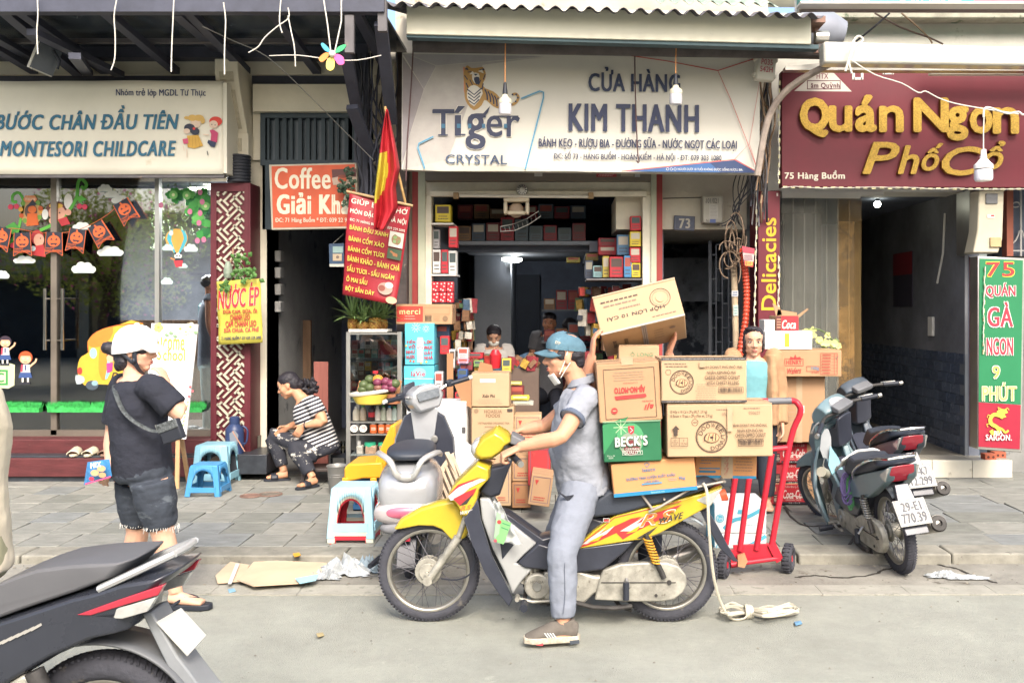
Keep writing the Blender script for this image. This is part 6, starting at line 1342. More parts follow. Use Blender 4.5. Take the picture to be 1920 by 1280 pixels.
 b=MB();b.rings([[Q(x,y,l*w_) for (x,y),w_ in zip(((1312,955),(1325,950),(1345,985),(1362,1018),(1380,1046),(1370,1045),(1345,1020)),(.6,.6,.8,1,1,1,.9))] for l in (-.07,.07)]);b.build('mudflap',blackp,t,bevel=.004)
 if rack:
  b=MB()
  for s_ in (-1,1): b.tube([Q(1212,948,s_*.14),Q(1232,938,s_*.15),Q(1290,905,s_*.14),Q(1352,893,s_*.13)],.007,7)
  for x,y in ((1240,925),(1290,903),(1350,893)): b.cyl(Q(x,y,-.15),Q(x,y,.15),.006,n=7)
  b.tube([Q(1195,912,-.13),Q(1220,945,-.14)],.007,7);b.build('rear_rack',mat('rack_steel','aaa49a',.5,.5,var=.2),t)
 return t
# ---- the yellow one
yb=underbone('yellow motorbike with red and silver flame stickers, loaded with stacked cartons',yelp,blackp,None)
def qface(par,lat,name='sticker'): return Face(par,Q(0,0,lat),V((1/358,0,0)),V((0,0,-1/358)),name)
f=qface(yb,-.119)
for q,c in (([(1083,1016),(1130,985),(1180,962),(1200,958),(1160,985),(1110,1008)],'bb3a36'),([(1150,985),(1200,960),(1275,935),(1240,960),(1190,985),(1165,1000)],'b93a38'),([(1085,1010),(1135,978),(1120,992),(1150,975),(1135,990),(1100,1008)],'cfccc2'),([(1160,985),(1205,958),(1190,972),(1215,962),(1180,985)],'cfccc2'),([(1190,998),(1230,975),(1215,990),(1200,999)],'47413a'),([(1100,1006),(1130,990),(1120,1002)],'d9a82c'),([(1170,990),(1200,972),(1190,985)],'d9a82c')): f.poly(q,c)
f.line([(1083,1014),(1150,960),(1272,930)],1.6,'b93a38').text('RS',1195,950,1262,972,'e2ddd0',bold=.06,shear=.35,lean=-12).text('RS',1196,951,1261,971,'d9803a',bold=.02,shear=.35,lean=-12).text('WAVE',1232,955,1276,966,'413d3a',bold=.05,shear=.3,lean=-11)
f.frame(1129,961,1141,968,1,'c9c6be').rect(1131,963,1139,967,'b5363a');f.done()
f=qface(yb,-.1135);f.text('HONDA',996,1076,1020,1081,'6d6a62',bold=.03);f.done('lettering')
f=qface(yb,-.132);
for q,c in (([(846,920),(866,902),(905,888),(915,890),(885,905),(862,926),(850,928)],'c3c6cc'),([(846,918),(864,899),(908,884),(866,903)],'b8383c'),([(855,925),(880,912),(898,905),(892,918),(868,938)],'b8383c'),([(866,938),(892,915),(880,934)],'3d3a38')): f.poly(q,c)
f.text('RS',868,937,888,945,'d98040',bold=.06,shear=.3,lean=-3).text('WAVE',868,946,890,952,'d8d5cc',bold=.05,shear=.3,lean=-4);f.done()
for s_ in (1,):
 MB().tube([Q(888,1010,-.09),Q(893,1040,-.1),Q(885,1065,-.1),Q(860,1077,-.09),Q(830,1078,-.06)],.0045,6,sub=3).build('brake_cable',black,yb)
yb.location=P(1028,1163,5.03);yb.location.z=0
yb['_loc']=(0,0,0)
def onbike(x,y,l=0.): return V(yb.location)+Q(x,y,l)
# ---- silver scooter seen from behind
def local(t,loc,rz,lean=0): t.location=loc;t.rotation_euler=(0,lean,rz);return t
sc=thing('scooter','silver scooter with pink tail lamp parked facing the shops','scooter',(0,0,0))
slv=mat('scooter_silver','c2c5c8',.22,.35,var=.04,coat=.5)
wheel(sc,(0,0,.235),.235,(1,0,0),.05,False,.06);wheel(sc,(0,1.22,.235),.235,(1,0,0),.045,False,.05,.09)
def xring(y,w,z0,z1,n=20,p=2.6,xo=0):
 q=[]
 for i in range(n):
  a=2*PI*i/n;ca,sa=math.cos(a),math.sin(a);q.append(V((xo+w*abs(ca)**(2/p)*(1 if ca > 0 else -1),y,(z0+z1)/2+(z1-z0)/2*abs(sa)**(2/p)*(1 if sa > 0 else -1))))
 return q
b=MB();b.rings([xring(-.40,.14,.50,.64),xring(-.36,.18,.44,.70),xring(-.25,.205,.42,.745),xring(-.05,.215,.38,.75),xring(.15,.20,.36,.74),xring(.38,.15,.34,.70),xring(.5,.13,.3,.6)]);b.build('rear_body',slv,sc,smooth=70,subd=1)
b=MB();b.rings([xring(-.405,.15,.425,.52),xring(-.385,.205,.405,.525),xring(-.28,.218,.395,.525),xring(-.1,.22,.40,.52)]);b.build('clear_tail_lens',mat('tail_clear','c9c2c2',.1,.2,coat=.6,var=.05),sc,smooth=70)
b=MB();b.rings([xring(-.413,.10,.445,.505),xring(-.395,.155,.44,.51),xring(-.3,.2,.445,.505)]);b.build('tail_lamp',mat('pink_lens','cf6c84',.12,coat=.5,var=.05),sc,smooth=70)
b=MB();b.rings([xring(-.40,.13,.355,.405),xring(-.36,.17,.34,.42),xring(-.1,.17,.3,.41)]);b.build('lower_tail',mat('grey_plastic','8f9094',.5),sc,smooth=70)
b=MB();b.rings([xring(-.33,.10,.76,.79),xring(-.26,.15,.745,.825),xring(-.05,.165,.74,.83),xring(.2,.15,.73,.81),xring(.42,.11,.72,.79),xring(.52,.06,.71,.76)]);b.build('seat',seatm,sc,smooth=70,subd=1)
b=MB()
for s_ in (-1,1): b.tube([V((s_*.03,-.405,.675)),V((s_*.06,-.42,.70)),V((s_*.10,-.41,.77)),V((s_*.17,-.33,.80)),V((s_*.20,-.22,.79)),V((s_*.19,-.1,.76))],[(.02,.012)]*6,10,sub=4)
b.ell((0,-.405,.675),(.05,.018,.025));b.build('grab_rail',mat('rail_silver','d0d0cc',.3,.5,var=.03),sc,smooth=60)
b=MB();b.bar((0,-.30,.36),(0,-.42,.16),.12,.02,(1,0,0));b.build('mudguard',blackp,sc,bevel=.004);MB().cbox((-.02,-.385,.33),(.09,.015,.04)).build('reflector',redl,sc)
b=MB();b.rings([[V((x,y,z)) for x,z in ((-.2,.28),(.2,.28),(.235,.5),(.22,.72),(.15,.88),(.06,.93),(-.06,.93),(-.15,.88),(-.22,.72),(-.235,.5))] for y in (.90,.93)]);b.build('leg_shield',blackp,sc,bevel=.01)
b=MB();b.rings([[V((x*s_,y,z)) for x,z in ((-.2,.28),(.2,.28),(.235,.5),(.22,.72),(.15,.88),(.06,.93),(-.06,.93),(-.15,.88),(-.22,.72),(-.235,.5))] for y,s_ in ((.932,1.06),(.99,.9),(1.06,.4))]);b.build('front_cowl',mat('scooter_dark_silver','8a8d92',.3,.3,var=.05,coat=.4),sc,smooth=50)
b=MB();b.rings([[V((x,y,z)) for x,z in ((-.11,.94),(.11,.94),(.08,.75),(.045,.58),(0,.55),(-.045,.58),(-.08,.75))] for y in (.885,.90)]);b.build('shield_centre',slv,sc,bevel=.006)
MB().lathe([(.001,.006),(.012,.008),(.024,.006),(.028,0),(.001,0)],(.08,.886,.72),(0,-1,0),20).build('ignition_lock',alu,sc);MB().tube([V((0,.88,.56)),V((0,.855,.54)),V((0,.86,.51)),V((0,.88,.50))],.006,8,sub=2).build('bag_hook',chrome,sc)
b=MB();b.rings([xring(.38,.16,.24,.3),xring(.9,.17,.22,.3)]);b.build('footboard',blackp,sc,bevel=.01)
b=MB();b.rings([[V((x,y,z)) for x,z in ((-.09,.92),(.09,.92),(.14,1.0),(.12,1.07),(.05,1.1),(-.05,1.1),(-.12,1.07),(-.14,1.0))] for y in (.84,1.0)]);b.build('handle_housing',slv,sc,bevel=.02)
b=MB();b.rings([[V((x,.82+zz,z)) for x,z,zz in ((-.09,1.0,0),(.09,1.0,0),(.10,1.06,.02),(.05,1.09,.03),(-.05,1.09,.03),(-.10,1.06,.02))],[V((x,.845+zz,z)) for x,z,zz in ((-.09,1.0,0),(.09,1.0,0),(.10,1.06,.02),(.05,1.09,.03),(-.05,1.09,.03),(-.10,1.06,.02))]]);b.build('speedometer',mat('dial_glass','6e7375',.12,coat=.6,var=.2,vs=30),sc,bevel=.004)
b=MB();b.rings([[V((x,y,z)) for x,z in ((-.11,.93),(-.05,.93),(-.02,1.13),(-.12,1.12),(-.15,1.03))] for y in (.99,1.02)]);b.build('wind_visor',blackp,sc,bevel=.008)
for s_ in (-1,1):
 MB().tube([V((s_*.09,.9,1.02)),V((s_*.2,.88,1.06)),V((s_*.24,.86,1.06))],.012,8,sub=2).build('handlebar',chrome,sc)
 MB().cyl((s_*.22,.865,1.06),(s_*.36,.81,1.07),.017,n=12).build('grip',black,sc);MB().cyl((s_*.36,.81,1.07),(s_*.385,.80,1.072),.015,n=12).build('bar_end',whitep,sc)
 MB().tube([V((s_*.22,.90,1.05)),V((s_*.27,.91,1.05)),V((s_*.37,.87,1.055))],.006,6,sub=3).build('brake_lever',alu,sc);MB().cbox((s_*.215,.875,1.065),(.06,.05,.05)).build('switch_box',black,sc,bevel=.01)
b=MB();b.rings([xring(.98,.05,.30,.46),xring(1.1,.07,.42,.50),xring(1.3,.06,.42,.48),xring(1.42,.04,.34,.4)]);b.build('front_fender',slv,sc,smooth=60)
for s_ in (-1,1): b=MB();b.bar((s_*.1,-.02,.24),(s_*.12,.45,.3),.05,.03);b.build('engine_case',mat('grey_plastic','8f9094'),sc,bevel=.008)
MB().tube([V((.15,.3,.25)),V((.17,0,.26)),V((.17,-.28,.31))],[.03,.045,.045],16).build('exhaust',mat('exhaust_chrome','a8a59f'),sc)
b=MB();b.tube([V((-.10,.25,.2)),V((-.2,.05,.12)),V((-.27,-.12,.1))],[.02,.025,.016],8);b.build('kick_lever',black,sc)
local(sc,(-.90,5.86,0),R(3.5));sc.scale=(.9,1,1)
# ---- dark green bike on the right,rear towards us,and the black one behind it
dg_=mat('green_grey_paint','6a8086',.3,var=.12,coat=.3,k=.9);bl_=mat('dark_blue_black_paint','505a64',.3,var=.1,coat=.3)
def dress(t,plate_l1,plate_l2,mat_rack,lat0=0):
 b=MB();b.rings([[Q(x,y,l) for x,y in ((1345,980),(1350,978),(1382,1026),(1377,1028))] for l in (-.095,.095)]);o=b.build('number_plate',mat('plate_white','d5d5ce',.4,k=.6,var=.04),t,bevel=.002)
 O=Q(1350,977.5,-.092);Uv=V((0,.184,0));Wv=Q(1382,1025.5)-Q(1350,977.5)
 f=Face(t,O,Uv,Wv,'plate_number',off=.0015);f.N=V((1,0,.5)).normalized();f.frame(.02,.03,.98,.97,.02,'8a8a88').text(plate_l1,.2,.12,.84,.46,'5a5b60',bold=.03).text(plate_l2,.1,.54,.9,.9,'5a5b60',bold=.03);f.done()
 b=MB()
 for s_ in (-1,1): b.tube([Q(1160,960,s_*.13),Q(1200,932,s_*.15),Q(1290,898,s_*.14),Q(1345,890,s_*.08)],.009,8,sub=3)
 b.tube([Q(1345,890,-.08),Q(1352,888,0),Q(1345,890,.08)],.009,8,sub=3);b.build('grab_rail',chrome,t)
gm_=underbone('dark green motorbike with masks hanging from its handlebar, rear towards the street',dg_,dg_,None,rack=False,inner=dg_);dress(gm_,'29-E1','770.39',alu)
for s_ in (-1,):
 b=MB();b.tube([Q(1075,1122,-.1),Q(1090,1150,-.2),Q(1070,1160,-.3)],.01,8);b.build('side_stand',ironm,gm_)
MB().lathe([(.001,.02),(.06,.015),(.07,0),(.001,-.01)],Q(958,815,0),V((.5,0,1)).normalized(),20).build('speedometer',mat('dial_pale','b9bcbb',.15,coat=.5,var=.2,vs=30),gm_)
local(gm_,(0,0,0),R(-90));
def placeu(t,X,Yrear,rz,lean): # rear axle over (X,Yrear)
 t.rotation_euler=(lean,0,rz);off=Mx.Rotation(rz,3,'Z') @ V((Q(1250,1163).x,0,0));t.location=(X-off.x,Yrear-off.y,0)
placeu(gm_,2.11,5.95,R(-87),R(8))
bk2=underbone('dark motorbike with chrome grab rail and red tail lamp parked behind the green one',bl_,bl_,None,rack=False,inner=bl_);dress(bk2,'29-K7','12.299',alu)
placeu(bk2,2.47,6.8,R(-89),R(6));bk2.location.z=SZ
def wq(x,y,l): return gm_.matrix_basis @ Q(x,y,l)
t=thing('face_mask','grey cloth face mask hanging from the handlebar of the green motorbike','face mask',wq(975,848,-.3));c=P(1545,842,6.75)
def cloth(name,pts,Y,m_,par,th=.006,wv=.01,sub=1):
 b=MB();b.px(pts,Y,th,sub=sub);return b.build(name,m_,par,bevel=.002)
cloth('cloth',[(1551,803),(1554,806),(1558,818),(1559,846),(1553,860),(1543,858),(1537,842),(1540,815),(1546,805)],6.75,mat('mask_grey','a6abad',.8),t);MB().tube([P(1551,803,6.75),P(1550,796,6.75),P(1554,790,6.75)],.003,5).build('strap',black,t)
t=thing('face_mask','light blue face mask hanging beside the grey one on the green motorbike','face mask',P(1565,860,6.7));cloth('cloth',[(1556,835),(1561,842),(1572,858),(1580,878),(1579,892),(1572,898),(1560,890),(1553,872),(1555,850)],6.72,mat('mask_blue','8fc1cc',.7,k=.9),t)
t=thing('tin_cup','dented pale metal cup hanging below the masks','cup',P(1544,885,6.7));MB().cyl(P(1548,888,6.72),P(1540,884,6.66),.036,n=20).build('cup',mat('cup_metal','b5b09c',.5,.3),t);MB().tube([P(1546,860,6.7),P(1543,872,6.7),P(1548,880,6.7)],.004,5).build('wire_loop',alu,t)
t=thing('elastic_rope','coil of green and purple elastic rope hanging on the green motorbike','rope',P(1595,950,6.4));r=random.Random(3)
for cn_,m_,xo,n_ in (('green_cord',mat('rope_green','5d9c68',.7,var=.1),1598,9),('purple_cord',mat('rope_purple','776a9c',.7,var=.1),1588,5)):
 b=MB()
 for i in range(n_):
  w=r.uniform(3,8);x_=xo+r.uniform(-4,4);yb_0=r.uniform(925,955)
  b.tube([P(x_-w,900,6.33),P(x_,886,6.33+r.uniform(-.02,.02)),P(x_+w,900,6.33),P(x_+w*.8,yb_0-8,6.3),P(x_-2,yb_0,6.3),P(x_-w,yb_0-12,6.32)],.006,6,closed=True,sub=4)
 b.build(cn_,m_,t)
t=thing('white_cloth','folded white cloth lying on the front of the green motorbike seat','cloth',P(1612,835,6.6));b=MB();c=wq(1090,930,0)
b.grid(lambda u,v: wq(1062+u*62,952-34*u-3*math.sin(u*7),(v-.5)*.30)+V((0,0,.03-.10*abs(v-.5)**2*2+.004*math.sin(v*16+u*9))),16,16);b.build('cloth',mat('cloth_white','dededa',.9,k=.95,var=.03),t,solid=.012,smooth=70)
# ---- foreground scooter
fs=thing('scooter','grey and black scooter in the near left corner with a white number plate','scooter',P(150,1300,3.0));Ys=3.0
fs.location=P(200,1558,3.0);fs['_loc']=tuple(fs.location)
fg=mat('matt_grey_vinyl','7b7c80',.5,var=.06,k=.5);fk=mat('satin_black','34373f',.25,var=.08,coat=.3)
def fslab(pts,w,name,m_,lat=0,edge=.9,bev=.008,sub=2):
 pts=[(q.x,q.y) for q in smooth([V((a,b,0)) for a,b in pts],[0]*len(pts),sub,True)[0]] if sub > 1 else pts
 cx_,cy_=sum(p[0] for p in pts)/len(pts),sum(p[1] for p in pts)/len(pts);b=MB()
 b.rings([[P(cx_+(p[0]-cx_)*s_,cy_+(p[1]-cy_)*s_,Ys)+V((0,lat+l*w,0)) for p in pts] for l,s_ in ((-.5,edge),(-.38,.98),(-.2,1),(.2,1),(.38,.98),(.5,edge))]);return b.build(name,m_,fs,smooth=60,bevel=bev)
fslab([(-330,1100),(-150,1118),(-60,1130),(0,1096),(43,1070),(82,1054),(125,1040),(197,1031),(289,1027),(262,1057),(197,1083),(98,1116),(0,1152),(-80,1190),(-200,1190),(-330,1150)],.28,'seat',fg,sub=1)
fslab([(-330,1160),(-200,1195),(-80,1195),(0,1150),(98,1118),(197,1085),(240,1075),(295,1057),(361,1049),(344,1070),(295,1090),(282,1132),(279,1155),(230,1165),(148,1201),(98,1231),(0,1290),(-100,1380),(-260,1400),(-330,1300)],.30,'body_panel',fk,sub=1,edge=.88)
b=MB()
for s_ in (-1,1): b.tube([P(225,1080,Ys)+V((0,s_*.13,0)),P(290,1050,Ys)+V((0,s_*.13,0)),P(345,1026,Ys)+V((0,s_*.08,0))],[(.012,.02)]*3,8,sub=3)
b.tube([P(345,1026,Ys)+V((0,-.08,0)),P(350,1025,Ys),P(345,1026,Ys)+V((0,.08,0))],.012,8);b.build('grab_rail',silver,fs)
for s_ in (-1,1):
 b=MB();b.prism([P(x,y,Ys)+V((0,s_*.125,0)) for x,y in ((190,1123),(262,1097),(345,1069),(335,1088),(280,1104),(215,1124))],(0,s_*.03,0));b.build('tail_lamp',redl,fs,bevel=.003)
 b=MB();b.prism([P(x,y,Ys)+V((0,s_*.12,0)) for x,y in ((205,1127),(285,1105),(330,1092),(315,1118),(270,1131))],(0,s_*.03,0));b.build('signal_lens',clearl,fs,bevel=.003)
f=Face(fs,P(0,0,Ys)+V((0,-.152,0)),(Ys/FPX,0,0),(0,0,-Ys/FPX),'side_lettering');[f.poly([(x_,1196-x_*.45),(x_+20,1185-x_*.45),(x_+22,1189-x_*.45),(x_+3,1200-x_*.45)],'a5a39c') for x_ in range(-10,112,13)];f.done()
wheel(fs,P(200,1390,3.0)+V((0,0,0)),.285,(0,1,0),.045,False,.06,.12)
b=MB();cw=P(200,1390,3.0)
b.grid(lambda u,v: cw+V((math.sin(R(-30+u*120))*(.335+.0*v),(v-.5)*.17,math.cos(R(-30+u*120))*.335)),24,4);b.build('rear_fender',mat('fender_dark','6a6d70',.4,var=.1),fs,solid=.008,smooth=70)
b=MB();b.rings([[P(x,y,Ys)+V((0,l,0)) for x,y in ((282,1140),(300,1135),(345,1215),(410,1300),(395,1310),(330,1240))] for l in (-.06,.06)]);b.build('mudguard',mat('mudguard_grey','8f9396',.4),fs,bevel=.006)
q=[P(293,1165,2.92),P(340,1138,3.0),P(388,1190,3.02),P(352,1229,2.93)];n_=(q[1]-q[0]).cross(q[3]-q[0]).normalized()*.006
MB().prism(q,n_).build('number_plate',MC['plate_white'],fs,bevel=.002)
b=MB();b.rings([[P(x,y,Ys)+V((0,l,0)) for x,y in ((60,1250),(90,1232),(120,1250),(210,1380),(215,1410),(180,1410),(90,1320))] for l in (-.14,-.09)]);b.build('engine_case',grime_al,fs,bevel=.01)
MB().cyl(P(110,1225,Ys)+V((0,-.14,0)),P(170,1360,Ys)+V((0,-.14,0)),.028).build('shock',ironm,fs)
fslab([(-330,1200),(-420,1300),(-560,1420),(-620,1400),(-600,1330),(-560,1280),(-700,1000),(-660,990),(-480,1250)],.3,'front_body',fk,sub=1)
wheel(fs,P(-640,1390,3.0),.285,(0,1,0),.045,False,.05)
#================================================================steering turned on the parked bikes
def steer(t,names,p,ax,ang):
 M_=Mx.Translation(p) @ Mx.Rotation(ang,4,ax) @ Mx.Translation(-V(p));first=True
 for o in t.children:
  n_=o.name.split('.')[0]
  if n_=='wheel':
   y=V(o.children[0].data.vertices[0].co)
   if not first or o.get('_rear'): continue
   first=False;o.matrix_local=M_
  elif n_ in names: o.matrix_local=M_
FN=('fork_leg','axle_cap','front_fender','headlight_housing','headlight','steering_shroud','handle_cover','handlebar','grip','bar_end','lever','speedometer')
axs=(Q(905,880)-Q(806,1077)).normalized()
steer(gm_,FN,Q(880,930),axs,R(32));steer(bk2,FN,Q(880,930),axs,R(24))
for o in list(sc.children):
 if o.name.startswith('wheel'): o['_rear']=1;break
steer(sc,('front_fender','handle_housing','speedometer','wind_visor','handlebar','grip','bar_end','brake_lever','switch_box'),V((0,.95,.9)),V((0,-.35,1)).normalized(),R(33))
#================================================================cartons on the yellow bike
ink='4d4038';inkr='b8433f';inkb='4a7ba0'
def donut(f,cx,cy,r):
 f.ring(cx,cy,r,r*.06,ink);f.ring(cx,cy,r*.93,r*.02,ink)
 for i,ch_ in enumerate('DOOWEE'):
  a=R(200+i*26);f.text(ch_,cx+r*.74*math.cos(a)-r*.13,cy+r*.74*math.sin(a)-r*.14,cx+r*.74*math.cos(a)+r*.13,cy+r*.74*math.sin(a)+r*.14,ink,rot=math.degrees(a)+90)
 for i,ch_ in enumerate('DONUT'):
  a=R(85-i*23);f.text(ch_,cx+r*.74*math.cos(a)-r*.12,cy+r*.74*math.sin(a)-r*.13,cx+r*.74*math.cos(a)+r*.12,cy+r*.74*math.sin(a)+r*.13,ink,rot=math.degrees(a)-90)
 f.disc(cx,cy+r*.05,r*.5,ink,r*.33).disc(cx,cy+r*.05,r*.46,'cfa57b',r*.3).disc(cx,cy+r*.05,r*.12,ink,r*.08)
 for d in (-.3,-.12,.1,.26): f.line([(cx+r*d,cy-r*.2),(cx+r*d*1.2-.06*r,cy),(cx+r*d*1.3-.1*r,cy+r*.26)],r*.05,ink)
DT=('BÁNH DONUT PHỦ PHÔ MAI,','NHÂN KEM PHÔ MAI','CHEESE-DIPPED DONUT','WITH CHEESY FILLING')
def dow(x,y,lo):
 def pr(f):
  if lo:
   f.text('10 Hộp x 10 Cái x 29 g (KLT. 2,9 kg)',x+6,y+10,x+75,y+17,ink).text('10 Boxes x 10 pcs x 29 g (Net wt. 2.9 kg)',x+6,y+18,x+85,y+25,ink)
   f.lines(x+88,y+7,x+125,y+12,1,'8a7564').lines(x+143,y+5,x+178,y+10,1,'8a7564').text('050922',x+103,y+15,x+124,y+21,'9c8570').text('050623',x+153,y+13,x+174,y+19,'9c8570')
   f.ring(x+52,y+33,6,.7,ink,14).lines(x+48,y+31,x+57,y+35,1,ink)
   donut(f,x+83,y+60,29)
   for i,s_ in enumerate(DT): f.text(s_,x+(122,131,127,131)[i],y+35+i*9.4,x+(187,179,184,180)[i],y+42.5+i*9.4,ink,bold=.006)
   f.barcode(x+132,y+65,x+179,y+78,ink).poly([(x+16,y+38),(x+23,y+46),(x+19,y+46),(x+19,y+57),(x+12,y+57),(x+12,y+46),(x+8,y+46)],ink)
   f.frame(x+6,y+61,x+38,y+77,.8,ink).line([(x+22,y+61),(x+22,y+77)],.8,ink).text('XẾP\nKHÔNG\nQUÁ',x+8,y+63,x+20,y+75,ink).text('8\nTHÙNG',x+24,y+64,x+36,y+74,ink)
   f.rect(x+112,y+4,x+122,y+50,ctape)
  else:
   f.rect(x,y,x+160,y+5,'4a4748').text('KHÔNG CHẤP NHẬN THÙNG HÀNG NẾU BĂNG KEO BỊ RÁCH - DO NOT ACCEPT IF BOX IS BROKEN',x+3,y+1,x+156,y+4.3,'cfc8bd').rect(x,y+80,x+160,y+84,'4a4748').text('KHÔNG CHẤP NHẬN THÙNG HÀNG NẾU BĂNG KEO BỊ RÁCH - DO NOT ACCEPT',x+10,y+81,x+150,y+83.5,'cfc8bd')
   f.lines(x+5,y+9,x+53,y+19,2,'7a6656').ring(x+13,y+27,5,.6,ink,14);donut(f,x+38,y+46,22)
   for i,s_ in enumerate(DT): f.text(s_,x+(73,85,81,84)[i],y+14+i*10,x+(152,139,147,145)[i],y+21+i*10,ink,bold=.006)
   f.barcode(x+106,y+55,x+153,y+66,ink).lines(x+62,y+48,x+104,y+80,8,'8a7564',.2).rect(x+71,y+6,x+81,y+18,ctape)
 return pr
carton('carton','long doughnut carton with arrow mark, under the doughnut carton with black bands',1251,758,1449,856,4.82,.30,kraft2,dow(1251,758,1),roll=-.6)
carton('carton','doughnut carton with black top and bottom bands on the longer doughnut carton',1240,674,1400,755,4.82,.34,kraft2,dow(1240,670,0),roll=-.3)
def aji(f):
 f.frame(1133,690,1229,784,1,ink);f.rect(1168,668,1190,684,ctape)
 f.lines(1150,695,1212,714,4,'a08a76',.2)
 f.text('AJI-NO-MOTO',1210,736,1152,722,'c0413f',bold=.05).text('LƯỢNG',1196,719,1170,716,'c0413f');f.poly([(1152,741),(1210,739),(1212,744),(1208,746),(1154,748)],'c0413f')
 f.text('aji',1224,769,1206,757,'c0413f',bold=.06,shear=.3).lines(1203,751,1226,755,1,'c0413f').disc(1150,768,6,'c0413f').lines(1146,766,1154,770,1,'d0a67c',.5)
carton('carton','worn brown carton printed upside down in red, standing on the green beer carton',1121,680,1239,790,4.84,.34,kraft,aji,roll=-3.5)
def becks(f):
 f.poly([(1131,795),(1180,780),(1131,850)],'3a8a58').disc(1182,822,26,'4f9a68',30).disc(1182,832,21,'8f9c86',22).disc(1184,838,15,'7c3a3c',14)
 for a in range(8): f.line([(1165,800),(1165+14*math.cos(a*.785),800+14*math.sin(a*.785))],1.2,'b8d8a8')
 f.poly([(1178,798),(1190,798),(1189,810),(1184,814),(1179,810)],'c23b44').line([(1182,801),(1187,806),(1182,810)],1.2,'ddd8d0')
 f.text("BECK'S",1152,818,1215,837,'2a5540',bold=.10,lean=-2).text("BECK'S",1153,817,1214,835,'dedbd2',bold=.05,lean=-2).text('GERMAN',1172,839,1197,843,'c9ccc0',bold=.03).frame(1166,844,1204,852,.8,'c9ccc0').text('QUALITY',1168,845,1202,851,'c9ccc0',bold=.03).text('33cl x 24\nBEER',1137,851,1152,858,'b8c4b4').rect(1131,788,1240,790,'8fae8a')
carton('beer_carton','dark green beer carton with white brand lettering under the red-printed carton',1131,789,1240,865,4.84,.33,mat('beck_green','2f6e4b',.35,var=.12,vs=2,k=.8),becks,roll=-2,flaps=False,tapeon=False)
def las(x,y,w):
 def pr(f):
  f.rect(x,y+w[1]-7,x+w[0],y+w[1],'2d86b0').text('lasuco.vn',x+70,y+w[1]-5.5,x+95,y+w[1]-1.5,'a5cddd')
  f.line([(x+62,y+6),(x+67,y+2),(x+72,y+6),(x+67,y+11),(x+64,y+8)],1.4,inkb).text('lasuco',x+58,y+12,x+82,y+19,inkb,bold=.03)
  f.text('ĐƯỜNG TINH LUYỆN XUẤT KHẨU',x+26,y+25,x+118,y+34,inkb,bold=.02,lean=-1).text('LAM SƠN',x+60,y+36,x+86,y+40,inkb,bold=.03).line([(x+54,y+42),(x+92,y+42)],3,'5c93b2').lines(x+104,y+35,x+122,y+41,2,'7a8ea0').text('9kg',x+124,y+34,x+136,y+41,inkb,bold=.04)
 return pr
carton('sugar_carton','orange-brown sugar carton with blue stripe lying tilted at the bottom of the load',1148,863,1305,925,4.86,.36,mat('carton_orange','cf9563',.75,var=.06,vs=2,k=.8),las(1148,863,(157,62)),roll=-5.5,flaps=False,tapeon=False)
def las2(f):
 f.lines(1311,855,1352,866,2,'6a7f8c',.25).rect(1311,877,1350,879,'2d86b0').rect(1311,882,1342,886,'3c7a9c').lines(1375,856,1412,884,5,'8a7564',.25).rect(1305,891,1418,896,'2d86b0').rect(1352,848,1374,896,ctape)
 for i in range(4): f.text('(*) lasuco',1355,850+i*10,1370,856+i*10,'b5484a',rot=-70)
 f.lines(1311,867,1335,870,1,'6a7f8c',.4)
carton('sugar_carton','second sugar carton with red-printed tape, under the right end of the long doughnut carton',1303,848,1419,896,5.0,.3,mat('carton_orange','cf9563'),las2,roll=1,flaps=False,tapeon=False)
carton('carton','pale carton with green capital letters, mostly hidden behind the worn red-printed carton',1160,648,1236,700,5.22,.2,kraft2,lambda f: f.text('Ô LONG',1182,659,1224,668,'7a9c72',bold=.02))
def raised(f):
 f.text('HỘP LỚN 10 CÁI',1236,605,1126,594,ink,bold=.03,lean=0).lines(1118,560,1205,566,1,ink,.5).lines(1118,569,1200,575,1,'8a7564',.5).lines(1150,580,1200,586,1,'8a7564',.5).ring(1232,580,19,1,ink).ring(1232,580,15,.6,'8a7564').disc(1232,580,8,'bfa07a',9).lines(1205,612,1262,618,1,'8a7564',.3)
 f.rect(1108,546,1268,549,ctape).rect(1108,624,1268,628,'a9a49a')
rt,RX,rw_,rh_=carton('carton','large pale carton held high and tilted above the yellow motorbike',1108,546,1268,628,5.18,.30,mat('carton_light','d5b48c',.7,var=.05,vs=2,k=.62),raised,roll=-13.5,pitch=-26,yaw=-3,flaps=False,tapeon=False)
k=5.18/FPX;M3=RX.to_3x3();f=Face(rt,RX @ V((-rw_/2,0,-rh_/2)),M3 @ V((k,0,0)),M3 @ V((0,k,0)),'bottom_print',off=.0022);f.N=M3 @ V((0,0,-1))
f.rect(76,0,86,104,'a9a3a2').rect(79,0,80,104,'6a6668').rect(82.5,0,83.5,104,'6a6668').barcode(18,30,26,74,ink,False).barcode(40,30,48,72,ink,False).lines(98,26,118,70,4,ink,.12).disc(134,34,6,'8a7564',5);f.done()
rt.location=V(rt.location)+V((.024,0,.036))
